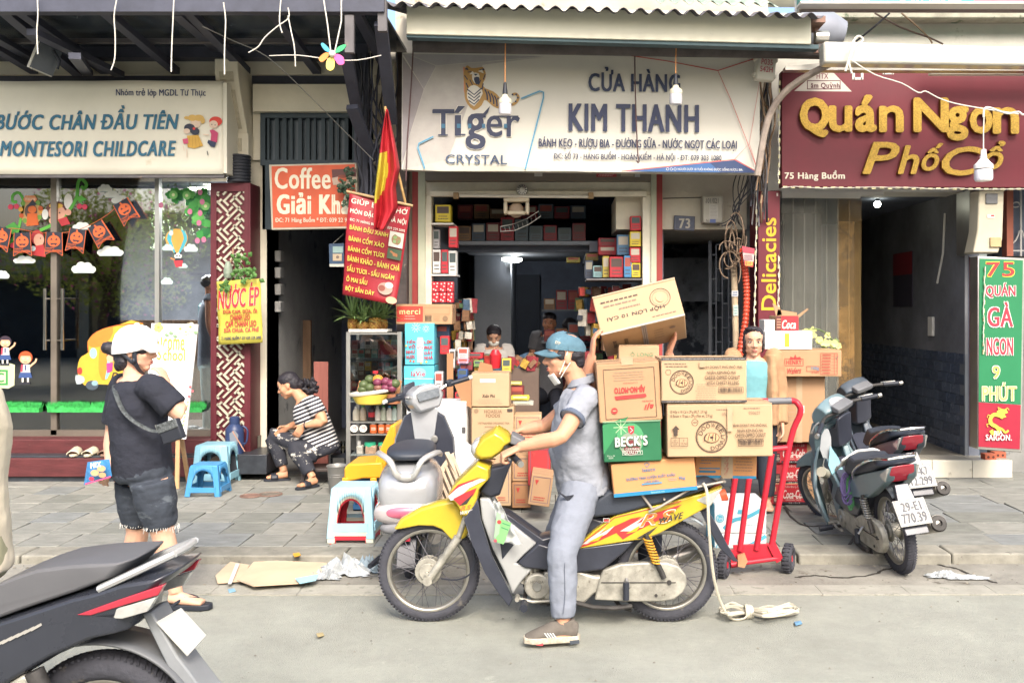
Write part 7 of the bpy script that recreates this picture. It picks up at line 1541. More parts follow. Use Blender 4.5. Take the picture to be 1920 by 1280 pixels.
#================================================================stack by the trolley
def coke(y,top):
 def pr(f):
  f.rect(1465,y+1,1513,y+38,'b82f38').text('Coca-Cola',1468,y+12,1509,y+28,'e0d6cc',bold=.02,shear=.25).line([(1470,y+27),(1490,y+23),(1506,y+26)],1.2,'e0d6cc',sub=3).text('わらないおいしさと品質',1468,y+3,1508,y+8,'d9b5ae',bold=.02).text('ORIGINAL TASTE',1473,y+29,1502,y+32,'d9c5bc').rect(1465,y+34,1513,y+38,'37313a').text('コカ・コーラ',1478,y+34.6,1500,y+37.6,'cfc5bc',bold=.03)
  f.rect(1438,y+1,1465,y+38,'b0343c').rect(1450,y+20,1462,y+37,'3f3438').lines(1451,y+22,1461,y+35,4,'c9a58a',.4).rect(1449,y+6,1455,y+14,'c99a74').text('500ml×24',1451,y+28,1462,y+32,'d9c9b8');f.barcode(1516,y+28,1533,y+34,ink)
 return pr
for i,lab in enumerate(('lowest of the three red cola cartons beside the motorbike','middle one of the three red cola cartons','top one of the three red cola cartons, under the tall plain carton')):
 y=906-i*38.4;carton('cola_carton',lab,1438,y,1537,y+38,7.7+(.02 if i==1 else 0),.32,kraft,coke(y,i==2),flaps=False,tapeon=False,grp='stacked cola cartons')
carton('carton','tall plain brown carton with faint grey grid, on the cola cartons',1450,706,1547,829,7.6,.36,kraft,lambda f: (f.rect(1493,706,1504,829,ctape),f.lines(1472,741,1491,790,7,'a99a86',.12),f.rect(1499,760,1508,774,'d3d3d0'),[f.text(c_,1455,720+i*13,1462,730+i*13,'6f87a0',bold=.03,rot=-90) for i,c_ in enumerate('MAYPAK')]))
def henry(f):
 f.poly([(1480,674),(1482,668),(1488,671),(1491,664),(1494,671),(1500,668),(1502,674)],'b8433f').text('HENRY',1474,675,1503,683,'b8433f',bold=.04).frame(1471,672,1506,686,.8,'b8433f').text('KING',1484,669,1498,673,'b8433f').text('Wafers',1476,689,1502,700,'b8433f',bold=.02,shear=.3,lean=-2)
 f.frame(1512,686,1536,696,.7,'b8433f').text('150g',1521,687,1535,694,'7a8ca5',bold=.03).text('24 TRAYS',1521,696,1535,700,'b8433f').frame(1538,662,1570,702,.7,'b8433f')
 for i in range(7): f.line([(1538,662+i*5.6),(1570,662+i*5.6)],.5,'b8433f').lines(1540,663.5+i*5.6,1558,667+i*5.6,1,'b8433f',.5)
 f.line([(1564,662),(1564,702)],.6,'b8433f').line([(1565,670),(1567,673),(1571,667)],.8,'3a3a50')
carton('wafer_carton','flat wafer carton with red crown print on the tall plain carton',1457,657,1578,706,7.5,.36,kraft,henry)
carton('foam_box','white foam box with a yellow tape strip on the wafer carton',1434,621,1523,655,7.52,.3,mat('foam_white','e2e2de',.8,k=.95,var=.03),lambda f: f.rect(1471,625,1480,650,'d8ae3e'),flaps=False,tapeon=False,cat_='foam box')
ck,X_,w_,h_=carton('cola_carton','open red cola carton with raised flaps on the white foam box',1455,592,1497,620,7.6,.25,kraft,lambda f: (f.rect(1455,592,1497,620,'b8343c'),f.rect(1455,592,1465,620,'6a3c38'),f.lines(1456,596,1464,616,4,'c99a7a',.4),f.text('Coca',1466,600,1492,616,'e0d6cc',bold=.04,shear=.3)),flaps=False,tapeon=False)
for q in ([(1455,592),(1448,568),(1462,576),(1466,590)],[(1458,580),(1494,586),(1494,594),(1456,594)],[(1494,592),(1514,578),(1516,580),(1497,596)]): MB().px(q,7.62,.01).build('flap',kraft,ck)
carton('carton','small white carton left of the open cola carton',1433,599,1453,622,7.6,.2,mat('white_card','cfcdc8',.6,k=.9),lambda f: f.frame(1436,602,1450,620,1,'a5a5a5'),flaps=False,tapeon=False)
t=thing('orchid','yellow-green orchid spray behind the wafer carton','orchid',P(1535,655,8.0));b=MB();r=random.Random(5);om=mat('orchid_petal','d0d084',.6,k=.95,var=.1)
for i in range(22):
 x=1498+i*3.6+r.uniform(-5,5);y=622+abs(i-6)*1.4+r.uniform(-7,12);c=P(x,y,7.95+r.uniform(-.06,.06))
 for a in range(5):
  th=a*1.257+r.random();u=V((math.cos(th),-.2,math.sin(th)))*.03;w_=V((-math.sin(th),0,math.cos(th)))*.014;b.add([c,c+u*.6+w_,c+u,c+u*.6-w_],[(0,1,2,3)])
stuff(b.build('flowers',om,t,smooth=0,fix=False));MB().tube([P(1495,660,8.05),P(1500,625,8.0),P(1520,616,7.98),P(1545,622,7.98),P(1572,650,7.98)],.006,6,sub=3).build('stem',mat('stem_green','6a7f4a',.6),t)
stuff(leaves(t,((1500,640,8.05,8,8),(1555,650,8.05,8,6)),MC['stem_green'],.06,14,8,'leaves'))
def wat(y):
 def pr(f):
  f.line([(1357,y+46),(1375,y+30),(1400,y+24),(1420,y+14),(1436,y+4)],7,'5db7d0',sub=4).disc(1350,y+26,8,'5db7d0').ring(1350,y+26,6,.6,'dfe5e6').text('Pure',1345,y+23,1355,y+29,'dfe5e6').poly([(1384,y+10),(1392,y+10),(1394,y+18),(1382,y+18)],'5db7d0').lines(1392,y+34,1430,y+40,2,'9fc7d3',.3)
 return pr
wb_=mat('water_carton_white','dfe1df',.6,k=.95,var=.03)
for i,(y,h,lab) in enumerate(((1000,32,'lower white and light blue water carton behind the red trolley'),(945,54,'upper white and light blue water carton behind the red trolley'))):
 t,X_,w_,h_=carton('water_carton',lab,1340,y,1437,y+h,6.33,.36,wb_,wat(y),flaps=i==1,tapeon=False);
 b=MB();b.box(-w_/2-.0018,-w_/2-.0006,.004,.35,-h_/2+.005,h_/2-.005,X_);b.build('side_panel',mat('side_cyan','5db7d0',.6),t)
t=thing('soap_bottle','orange capped white bottle lying on the upper water carton','bottle',P(1345,940,6.4));MB().cyl(P(1322,940,6.45),P(1350,930,6.45),.035).build('body',wb_,t);MB().cyl(P(1350,930,6.45),P(1362,926,6.45),.04).build('cap',mat('cap_orange','d5603a',.4),t)
tr=thing('hand_trolley','red hand trolley with worn paint and two black tyres at the kerb','trolley',P(1418,1085,5.9));rd=mat('trolley_red','c02c3c',.35,var=.1,col2='6a5f5c',c2s=14,c2t=.64,k=.85)
TY=5.9
for q in ([(1361,1020),(1378,900)],[(1387,1032),(1407,880)]): MB().tube([P(x,y,TY) for x,y in q],.018,12).build('rail',rd,tr)
MB().tube([P(1418,1030,TY),P(1447,850,TY)],.019,12).build('rail',rd,tr)
MB().tube([P(1447,1022,TY),P(1481,830,TY),P(1500,776,TY-.02),P(1497,758,TY-.02),P(1484,751,TY),P(1440,752,TY+.02),P(1400,753,TY+.02),P(1388,775,TY),P(1378,900,TY)],.019,12,sub=4).build('side_rail',rd,tr)
MB().tube([P(1400,846,TY),P(1476,839,TY)],.017,12).build('crossbar',rd,tr);MB().cyl(P(1484,751,TY),P(1440,752,TY+.02),.0205).build('handle_sleeve',mat('handle_grey','77797d',.4),tr)
MB().prism([P(1375,1022,TY),P(1452,1018,TY),P(1456,1050,TY),P(1378,1058,TY)],(0,.02,0)).build('back_plate',rd,tr,bevel=.003)
MB().tube([P(1370,1058,TY-.05),P(1462,1046,TY)],.014,10).build('axle',rd,tr);MB().bar(P(1372,1030,TY),P(1378,1062,TY),.05,.03).build('bracket',rd,tr);MB().bar(P(1446,1018,TY),P(1462,1050,TY),.05,.03).build('bracket',rd,tr)
for x,y,Y,lab in ((1357,1058,5.83,0),(1478,1046,5.95,1)):
 c=P(x,y,Y);rr=min(c.z,.098);a=V((1,-.45,0)).normalized();w=bpy.data.objects.new('trolley_wheel',None);COL.objects.link(w);w.parent=tr;w['_loc']=tr['_loc']
 b=MB();b.torus(c,a,rr-.028,(.028,.032),28,10)
 for i in range(22): th=2*PI*i/22;a1,b1=frame(a);d=a1*math.cos(th)+b1*math.sin(th);b.bar(c+d*(rr-.001)-a*.022,c+d*(rr-.001)+a*.022,.008,.01,d)
 b.build('tyre',rub,w);MB().lathe([(.001,-.02),(.02,-.025),(.022,-.012),(.05,-.012),(.052,.012),(.001,.02)],c,-a,20).build('rim',rd,w)
t=thing('cardboard_scrap','torn cardboard scrap stuck under the trolley plate','cardboard',P(1395,1060,5.85));MB().prism([P(1383,1040,5.86),P(1396,1036,5.86),P(1402,1052,5.84),P(1396,1064,5.8),P(1384,1062,5.8)],(0,.01,0)).build('scrap',kraft3,t)
#================================================================goods in front of the grocery
carton('carton','square pale carton with a white label, on the carton with the wide emblem',884,700,955,762,8.0,.3,kraft2,lambda f: (f.rect(900,710,929,717,'d9d9d6'),f.text('Xuân Phú',904,739,928,745,ink,bold=.05,shear=.2),f.lines(892,747,944,758,3,'a08a76',.2)))
carton('carton','food carton with a wide brown emblem under the white-labelled carton',884,764,963,860,8.0,.34,kraft2,lambda f: (f.text('HOASUA\nFOODS',908,768,941,782,'8a6f55',bold=.03),f.disc(893,770,4.5,'9c8468'),f.rect(951,766,961,772,'4d453f'),f.text('VIETNAMESE ORGANIC TEA',896,791,955,795,'8a6f55'),f.lines(908,798,930,801,1,'8a6f55',.4)),flaps=False)
carton('carton','plain kraft carton at the bottom behind the handlebar of the yellow motorbike',884,862,965,922,8.0,.34,kraft,None,flaps=False,tapeon=False)
carton('carton','merci sweets carton with a red label, on the light blue water carton'.replace('merci ',''),742,571,848,608,8.55,.3,kraft,lambda f: (f.rect(744,574,793,603,'c9483c'),f.text('merci',749,579,788,589,'dcc98f',bold=.05),f.lines(757,590,780,600,2,'d9a08f',.3),f.frame(795,576,843,589,.5,'a5805e'),f.barcode(797,591,809,602,ink),f.lines(812,591,826,602,4,'a5805e',.2),f.disc(835,597,5,'8a6f55')),flaps=True)
cy=mat('lavie_cyan','5cc0d6',.5,var=.04,k=.88)
def lav(f):
 for cx_,cy_,r_ in ((780,614,9),(799,616,7)):
  for a in range(10): f.line([(cx_+2*math.cos(a*.628),cy_+2*math.sin(a*.628)),(cx_+r_*math.cos(a*.628),cy_+r_*math.sin(a*.628))],.8,'d9e8e8')
 f.poly([(783,632),(793,632),(795,640),(794,680),(782,680),(781,640)],'a8dbe2').rect(781,648,795,654,'c9dfe4').text('laVie',782,648.5,794,653,'b8455a',bold=.04)
 for i,(a_,b_) in enumerate((('TIỀN','LỘC'),('VÔ','PHÚC'),('NHƯ','DẦY'),('NƯỚC','NHÀ'))): f.text(a_,762+(4 if i==1 else 0),636+i*9.4,779,643.5+i*9.4,'b8303e',bold=.05,lean=-1).text(b_,796,637+i*9.4,812,645+i*9.4,'b8303e',bold=.05,lean=-1)
 for x_,y_,c_ in ((770,676,'d9603a'),(776,677,'d9603a'),(800,678,'d9c25a'),(790,680,'d9c25a'),(806,640,'d9603a'),(762,648,'d9c25a')): f.disc(x_,y_,2,c_,n=8)
carton('water_carton','light blue water carton with fireworks and red words',759,606,814,684,8.5,.32,cy,lav,flaps=False,tapeon=False)
carton('water_carton','light blue water carton with the pink brand word, below the fireworks carton',757,686,814,732,8.5,.32,cy,lambda f: (f.disc(786,699,13,'8fd3df',10),f.text('laVie',771,696,797,705,'b8455a',bold=.05),f.rect(758,709,814,710.5,'cfe3e6'),f.rect(767,717,778,728,'a8b5c0')),flaps=False,tapeon=False)
carton('water_carton','white water carton with a red brand word under the light blue ones',762,734,812,800,8.5,.32,wb_,lambda f: (f.text('laVie',775,742,797,751,'c2485a',bold=.05),f.lines(785,736,808,739,1,'8a8f98',.4)),flaps=False,tapeon=False)
carton('foam_box','white lidded foam box left of the pale cartons',812,753,874,850,7.9,.3,mat('foam_white','e2e2de'),lambda f: (f.frame(812,753,874,775,.8,'b9b9b5'),f.frame(816,780,870,845,.8,'c9c9c5'),f.rect(866,800,873,812,'5a5a5a')),flaps=False,tapeon=False,cat_='foam box')
t=thing('foam_cover','white foam lid leaning behind the wooden slats','foam lid',P(870,900,7.0));MB().prism([P(838,806,7.2),P(886,842,7.0),P(888,862,7.0),P(862,892,6.9),P(846,860,7.0)],(0.02,.05,0)).build('lid',MC['foam_white'],t,bevel=.008)
sl_=thing('slatted_pallet','pale wooden slatted pallet leaning beside the silver scooter','pallet',P(830,930,6.2));wd=mat('pallet_wood','c4b097',.7,var=.15,stretch=(6,6,1),k=.9)
MB().prism([P(803,908,6.1),P(842,853,6.3),P(852,848,6.3),P(818,912,6.1)],(0,.03,0)).build('rail',wd,sl_)
for i in range(6):
 x0_,y0_=818+i*6,908-i*10.5;MB().bar(P(x0_,y0_,6.14+i*.03),P(x0_+20,y0_+48,5.75+i*.03),.020,.03,(1,0,0)).build('slat',wd,sl_,bevel=.002)
MB().bar(P(838,850,6.3),P(866,905,5.95),.03,.025,(1,0,0)).build('end_board',wd,sl_)
for q in (('carton','open carton with tan inner flap right of the emblem carton',964,778,1015,830,8.1,kraft2),('carton','red-edged carton behind the knee of the rider',990,838,1032,910,7.4,mat('carton_red','b93c3e',.6,var=.1)),('carton','carton with a red and blue stamp beside the handlebar',960,855,1004,902,7.5,kraft),('carton','plain brown carton below the stamped one',960,904,995,952,7.5,kraft3),('carton','tilted carton with red print next to the knee of the rider',993,890,1034,948,7.1,kraft),('carton','small kraft carton seen through the space under the handlebar',925,870,958,948,7.4,kraft2)):
 carton(q[0],q[1],*q[2:6],q[6],.28,q[7],(lambda f,q=q: (f.frame(q[2]+4,q[3]+4,q[4]-4,q[5]-6,.8,'6a5f70'),f.poly([(q[2]+8,q[3]+10),(q[2]+15,q[3]+10),(q[2]+11,q[3]+20)],'b8433f'),f.lines(q[2]+8,q[5]-18,q[4]-8,q[5]-9,2,'b8433f',.4))),flaps='open' not in q[1],tapeon=False,roll=8 if 'tilted' in q[1] else 0)
carton('carton','big kraft carton glimpsed through the rear wheel of the yellow motorbike',1160,1000,1206,1046,6.2,.3,kraft3,None,tapeon=False)
for q in (([(850,716),(884,703),(884,765),(866,755)],7.95,'upright brown cardboard flap left of the square pale carton'),([(894,705),(900,678),(922,684),(925,700)],8.15,'folded cardboard flap standing above the square pale carton'),([(838,662),(850,662),(850,750),(838,750)],8.3,'narrow upright cardboard strip beside the light blue cartons')):
 t=thing('cardboard_flap',q[2],'cardboard',P(*q[0][0],q[1]));MB().px(q[0],q[1],.012).build('sheet',kraft3,t)
GD=[(816,384,845,416,9.25,.14,'d9c23a','yellow milk powder tin on the top left shelf'),(841,424,858,464,9.22,.1,'c7303a','tall bright red tin standing on the left shelf'),(812,430,824,466,9.3,.1,'b5b5b8','pale script-printed tin leaning at the left shelf'),(811,468,826,512,9.22,.12,'dad8d4','left white biscuit tin of the left shelf'),(827,468,840,512,9.21,.12,'bf3440','red wrapped tin between the two white ones'),(841,470,856,514,9.22,.12,'dad8d4','right white biscuit tin of the left shelf'),
 (1182,405,1202,432,9.25,.12,'c7303a','red chocolate tin topmost in the right stack'),(1181,434,1202,462,9.25,.12,'d9c03a','yellow chocolate tin second from the top in the right stack'),(1181,464,1201,492,9.25,.12,'c2323c','red chocolate tin third from the top in the right stack'),(1184,493,1201,520,9.25,.12,'d9c03a','yellow chocolate tin at the foot of the right stack'),(1170,479,1184,520,9.25,.12,'4a86b5','blue and white biscuit box left of the yellow tin'),(1157,440,1180,478,9.4,.14,'5c86a8','large blue tin behind the right stack'),(1143,481,1169,520,9.3,.14,'b8323c','red transparent biscuit box at the right shelf'),(1122,446,1156,462,9.6,.2,'9c2c36','dark red gift tin in the upper right'),(1122,462,1156,478,9.6,.2,'b5323a','red gift tin with a biscuit picture in the upper right'),(1130,480,1142,520,9.4,.14,'c9b455','yellow box beside the red transparent box'),(1112,498,1130,520,9.45,.14,'8fb5b8','mint green box on the right shelf'),(1097,488,1112,522,9.6,.14,'5a6478','slate blue box on the right shelf'),(1062,482,1088,492,10,.2,'a8a04a','olive box on the right rear shelf'),(1098,475,1122,488,9.8,.2,'8c7a3a','dull yellow carton on the right rear shelf'),
 (790,612,802,640,8.55,.1,'5c6f8a','slate blue carton right of the fireworks carton'),(803,610,842,632,8.7,.1,'39506e','dark blue pack under the sweets carton'),(825,630,842,664,8.6,.1,'c22f36','red gift box under the sweets carton'),(842,655,853,690,8.6,.1,'cfcfcd','white box right of the red gift box'),(858,652,878,672,8.55,.12,'d9c9c9','white gift box with pink scribble'),(858,672,878,682,8.55,.12,'c9a0b5','lilac box under the scribbled gift box'),(858,692,876,712,8.5,.12,'3c5c96','royal blue pack beside the square carton'),(862,682,874,700,8.6,.12,'4a7ab0','bright blue pack above the royal blue pack'),(815,697,830,730,8.4,.1,'d5d0cf','white and pink carton beside the light blue cartons'),(815,731,834,750,8.4,.1,'8c2f3c','maroon carton under the white and pink one'),(853,735,872,752,8.2,.1,'bf3038','red gift box with a gold top in front of the flap'),(870,662,905,672,8.8,.2,'b52a34','bright red gift bag with a bow'),(888,676,906,688,8.6,.12,'7fa05c','green snack pack on the counter'),(872,676,886,694,8.6,.12,'8c3440','dark red snack pack on the counter'),(941,672,958,700,8.5,.1,'d3bb4a','yellow snack bag left of the seated man'),(955,716,978,722,8.4,.1,'d5c45a','yellow flat packet above the open carton'),(958,742,992,750,8.3,.12,'d9cf4a','yellow and blue packet lying on the open carton'),(956,724,982,742,8.4,.12,'7d3438','pile of dark red sachets'),(962,752,1000,760,8.3,.12,'b8b8ac','silver packet under the yellow one')]
for x0_,y0_,x1_,y1_,Y_,dp_,c_,lab in GD: pack(x0_,y0_,x1_,y1_,Y_,dp_,c_,lab,'goods in the grocery','goods_box','goods',bev=.004)
for j in range(2):
 for i in range(3): t=pack(810+i*13.6,528+j*20,823+i*13.6,547+j*20,9.22,.09,'c42c38','red polka-dot tin, %s of the %s row on the left shelf' % (('left one','middle one','right one')[i],('upper','lower')[j]),'polka-dot tins','gift_tin','tin',False);f=pxface(t,9.22);[f.disc(810+i*13.6+a,528+j*20+d,1.6,'dcd4d0',n=8) for a,d in ((4,4),(9,9),(3,14),(10,3),(7,16))];f.done('dots')
for y_,x0_,x1_ in ((418,809,850),(514,809,856),(522,1100,1204)): t=thing('wall_shelf','thin shelf board %s' % ('under the yellow tin' if y_==418 else 'under the white biscuit tins' if y_==514 else 'under the chocolate tins on the right'),'shelf',P(x0_,y_,9.2));b=MB();bpx(b,x0_,y_,x1_,y_+3,9.18,9.5 if x0_ < 900 else 9.9);b.build('board',whitep if x0_ < 900 else steel2,t)
r=random.Random(21);cols_=('8c2f38','7a3438','4a5a6a','a03a40','5c6a72','8a6a4a')
k_=0;wd_=('dark red','maroon','slate','bright red','grey','tan')
for (xa,xb_,yb_,hh,Y_,n_,where) in ((858,1100,451,(24,44),10.0,9,'on the mezzanine shelf'),(858,1100,410,(18,28),10.3,8,'at the back of the mezzanine shelf'),(1020,1200,580,(20,40),11.0,8,'on the upper right rear shelf'),(1020,1200,640,(20,40),10.8,8,'on the lower right rear shelf'),(855,885,600,(12,20),9.7,3,'in the middle of the left rack'),(855,885,640,(14,26),9.6,3,'at the foot of the left rack')):
 for i in range(n_):
  x0_=xa+(xb_-xa)*i/n_;w_=(xb_-xa)/n_-2;h_=r.uniform(*hh);j=r.randrange(6);k_ += 1
  pack(x0_,yb_-h_,x0_+w_,yb_,Y_,.2,cols_[j],'%s box, %s from the left %s' % (wd_[j],('first','second','third','fourth','fifth','sixth','seventh','eighth','ninth')[i],where),'boxes inside the grocery','goods_box','goods')
for y_,Y_ in ((580,11.0),(640,10.8)): b=MB();b.box(wx(1015,Y_),wx(1205,Y_),Y_-.01,Y_+.3,wz(y_,Y_)-.02,wz(y_,Y_));b.build('rear_shelf',mat('slab_grey','6f757c'),g73)
b=MB();bpx(b,870,690,1010,880,9.0,9.3);b.build('counter',mat('counter_brown','6b5a50',.6),g73)
t=thing('red_pot','bright red pot with a lid on the counter','pot',P(929,690,8.6));MB().lathe([(.001,0),(.045,0),(.05,.05),(.055,.12),(.035,.15),(.03,.165),(.001,.17)],P(929,690,8.6),n=20).build('pot',mat('pot_red','bf2a34',.3),t)
t=thing('cardboard_sheet','flattened pale cardboard sheet lying in the gutter','cardboard',G(520,1075,.01));r=random.Random(4)
def sheet(name,pts,m_,par,z=.014,th=.006,j=.01): b=MB();q=[G(x,y,z+r.uniform(0,j)) for x,y in pts];b.prism(q,(0,0,th));return b.build(name,m_,par,smooth=0)
sheet('sheet',[(445,1088),(476,1054),(520,1052),(612,1056),(614,1070),(560,1094),(475,1099)],mat('pale_cardboard','e2c9aa',.8,k=.72,var=.08,vs=3),t,.03);
t2=thing('torn_cardboard','torn cardboard piece with a white strip left of the flattened sheet','cardboard',G(430,1075,.01));sheet('sheet',[(404,1080),(418,1066),(432,1054),(468,1060),(450,1090),(408,1094)],mat('pale_cardboard','e2c9aa'),t2,.012);sheet('tape_strip',[(442,1056),(449,1056),(434,1094),(427,1094)],whitep,t2,.034,.001,0)
t=thing('printed_wrapper','light blue printed wrapper on the flattened cardboard','wrapper',G(575,1085,.02));sheet('wrapper',[(553,1084),(598,1076),(592,1088),(562,1094)],mat('wrapper_blue','a3d3de',.4),t,.046,.002)
t=thing('plastic_bags','crumpled clear plastic bags in the gutter beside the cardboard','plastic bag',G(650,1075,.02));b=MB();pc=mat('crumpled_plastic','cdd3d5',.15,trans=.35,var=.25,vs=14,k=.9)
def bag(cx_,cy_,rx_,ry_,h_,m_,par,sd):
 r_=random.Random(sd);c=G(cx_,cy_,.01);b=MB()
 b.grid(lambda u,v: c+V(((u-.5)*2*rx_*(1+.2*r_.uniform(-1,1)),(v-.5)*2*ry_*(1+.2*r_.uniform(-1,1)),max(0,h_*(1-((u-.5)**2+(v-.5)**2)*3.6))*r_.uniform(.25,1.25)+.003)),14,10);return b.build('bag',m_,par,smooth=0)
bag(645,1072,.17,.1,.10,pc,t,3);bag(690,1068,.09,.07,.09,mat('plastic_bluish','a8bcc8',.2,trans=.3,var=.2,k=.9),t,5);bag(610,1082,.09,.06,.05,pc,t,7)
t=thing('litter_film','crushed pale plastic film behind the rear tyre of the green motorbike','litter',G(1790,1083));bag(1770,1080,.10,.04,.035,pc,t,8);bag(1815,1084,.12,.03,.02,pc,t,9)
for x,y,c_,lab in ((556,1040,'d8a23a','small orange cap lying on the kerb'),(434,1107,'8ab5cc','tiny blue paper scrap on the road left of the motorbike'),(1496,1168,'6f9cc0','tiny blue paper scrap on the road below the rope'),(600,1190,'b5a67c','dry yellow leaf scrap on the road')):
 t=thing('litter',lab,'litter',G(x,y,.01));z=SZ+.004 if y < 1050 else .006;sheet('scrap',[(x-7,y-2),(x+5,y-4),(x+8,y+1),(x-4,y+4)],mat('scrap_'+c_,c_,.6),t,z,.004)
b=MB();r=random.Random(77)
for i in range(420):
 x,y=r.uniform(-200,2100),r.choice((r.uniform(1052,1096),r.uniform(1052,1060),r.uniform(1100,1290),r.uniform(1056,1100)));s_=r.uniform(.004,.014)*(1 if y < 1098 else .6);c=G(x,y,.006);a=r.uniform(0,3)
 b.add([c+V((math.cos(a+q)*s_,math.sin(a+q)*s_*.8,0)) for q in (0,1.6,3.1,4.6)]+[c+V((0,0,s_*.5))],[(0,1,4),(1,2,4),(2,3,4),(3,0,4)])
o=b.build('grit',mat('grit','8d877a',.9,var=.5,vs=3),None,smooth=0);stuff(o)
t=thing('rope_coil','bundled pale flat rope lying on the road behind the motorbike','rope',G(1420,1150));rp=mat('rope_pale','cbc5b2',.8,var=.12,bump=.4,bs=200,k=.85);b=MB();r=random.Random(6)
for i in range(9):
 z=.012+r.uniform(0,.05);q=[G(1350+r.uniform(-4,10),1146+r.uniform(-8,6),z),G(1372,1134+r.uniform(-8,4),z+.02),G(1402,1143+r.uniform(-3,3),.035+r.uniform(-.015,.015)),G(1440,1140+r.uniform(-8,10),z+.01),G(1480,1138+r.uniform(-8,12),z),G(1503-r.uniform(0,16),1142+r.uniform(-6,6),z),G(1470,1150+r.uniform(-6,4),z),G(1430,1152+r.uniform(-4,4),z),G(1402,1147+r.uniform(-3,3),.03),G(1372,1152+r.uniform(-4,4),z)]
 b.tube(q,[(.006,.0028)]*10,6,closed=True,sub=4)
b.torus(G(1400,1146,.035),(1,0,0),.032,(.008,.012),16,6).torus(G(1406,1146,.035),(1,.2,0),.03,(.008,.012),16,6);b.build('rope',rp,t)
t=thing('hanging_strap','pale strap hanging from the luggage rack down to the rope on the road','strap',G(1380,1155))
MB().tube([P(1318,905,4.88),P(1326,925,4.88),P(1330,1000,4.9),P(1338,1080,4.95),P(1352,1130,5.0),G(1370,1158,.02),G(1392,1160,.01),G(1403,1152,.03)],[(.0075,.003)]*8,8,sub=4).build('strap',rp,t)
t=thing('plastic_bag','clear plastic bag with green print hanging from the hook of the yellow motorbike','plastic bag',P(945,1010,4.9));
b=MB();b.grid(lambda u,v: P(925+(u)*((12)+(v)*34)+v*8,938+v*78+u*4,4.86)+V((0,.02*math.sin(u*9+v*4)-.01*math.sin(v*21),0)),14,18);o=b.build('bag',mat('bag_film','d8dcd8',.15,alpha=.5,var=.1,k=.95),t,solid=.002,smooth=60)
f=pxface(t,4.83);f.poly([(940,972),(959,980),(944,1020),(928,1014)],'7fb877').poly([(932,960),(940,962),(936,1000),(926,1010)],'9cc49a').line([(942,980),(956,985)],2,'3f8a5c').line([(940,988),(953,993)],2,'3f8a5c').disc(936,978,4,'b5484a').disc(929,1013,3,'c95560');f.done('print')
mm=[mat('stock_'+c_,c_,.4,k=.7,var=.3,vs=25) for c_ in ('8e3038','b8443c','c9a24a','49637c','c9c3b5','5d7a58','8c6a50','3f4450')];r=random.Random(99)
for lab,zn,n in (('crammed small packets on the left grocery wall rack',(852,886,560,690,9.5,11.2),150),('crammed small packets on the right grocery wall racks',(1085,1203,530,700,9.5,11.6),330),('heaped sweets and packets on the grocery counter',(860,1005,668,700,8.95,9.4),120)):
 b=MB();xa,xb_,ya,yb_,Ya,Yb_=zn
 for i in range(n):
  Y_=r.uniform(Ya,Yb_);y_=ya+(yb_-ya)*(r.randrange(7)/7+.1) if n != 120 else r.uniform(ya+8,yb_);x_=r.uniform(xa,xb_);c=P(x_,y_,Y_);b.use(r.choice(mm));s_=r.uniform(.04,.09)
  b.cbox((0,0,0),(s_,s_*.7,s_*r.uniform(.8,2)),Mx.Translation(c) @ Mx.Rotation(r.uniform(-.5,.5),4,'Z') @ Mx.Rotation(r.uniform(-.15,.15) if n != 120 else r.uniform(-.8,.8),4,'Y'))
 o=b.build('small_packets',None,None,smooth=0);stuff(o);o['label']=lab;o['category']='packets'
#================================================================people
def skinm(n,c): return mat('skin_'+n,c,.5,k=.85,var=.06,vs=6,sss=.12,bump=.08,bs=180)
lipm=mat('lips','b5655c',.4,var=.05);eyew=mat('eye_white','d8d2cc',.3,var=0);iris=mat('iris_dark','2f2624',.2,var=0);hairm=mat('black_hair','2c2a30',.4,var=.3,vs=6,bump=.8,bs=25,stretch=(1,1,6),k=1)
def axes(f,u=(0,0,1)):
 f=V(f).normalized();u=V(u);r=f.cross(u).normalized();u=r.cross(f).normalized();return r,f,u
def head(b,c,f,u=(0,0,1),s=1.):
 X=axes(f,u);r,f,u=X;c=V(c);p=lambda a,d,e: c+r*(a*s)+f*(d*s)+u*(e*s)
 E=lambda q,rr: b.ell(p(*q),tuple(v*s for v in rr),18,12,X)
 E((0,-.012,.035),(.077,.094,.080));E((0,.022,-.025),(.066,.068,.076));E((0,.03,-.06),(.052,.052,.052));E((0,.058,-.098),(.026,.024,.02));E((0,.06,.03),(.052,.030,.045))
 for q in (-1,1):
  E((q*.036,.055,-.028),(.024,.024,.024));E((q*.03,.077,.014),(.024,.010,.008));b.ell(p(q*.074,-.008,-.012),(.009*s,.02*s,.033*s),12,8,X);E((q*.014,.090,-.034),(.010,.011,.009));E((q*.046,.01,-.07),(.018,.04,.02))
 b.tube([p(0,.082,.012),p(0,.094,-.012),p(0,.106,-.03),p(0,.094,-.04)],[.008*s,.010*s,.013*s,.008*s],10,sub=2)
 E((0,.084,-.062),(.021,.010,.008));E((0,.082,-.073),(.019,.010,.008));return p,X
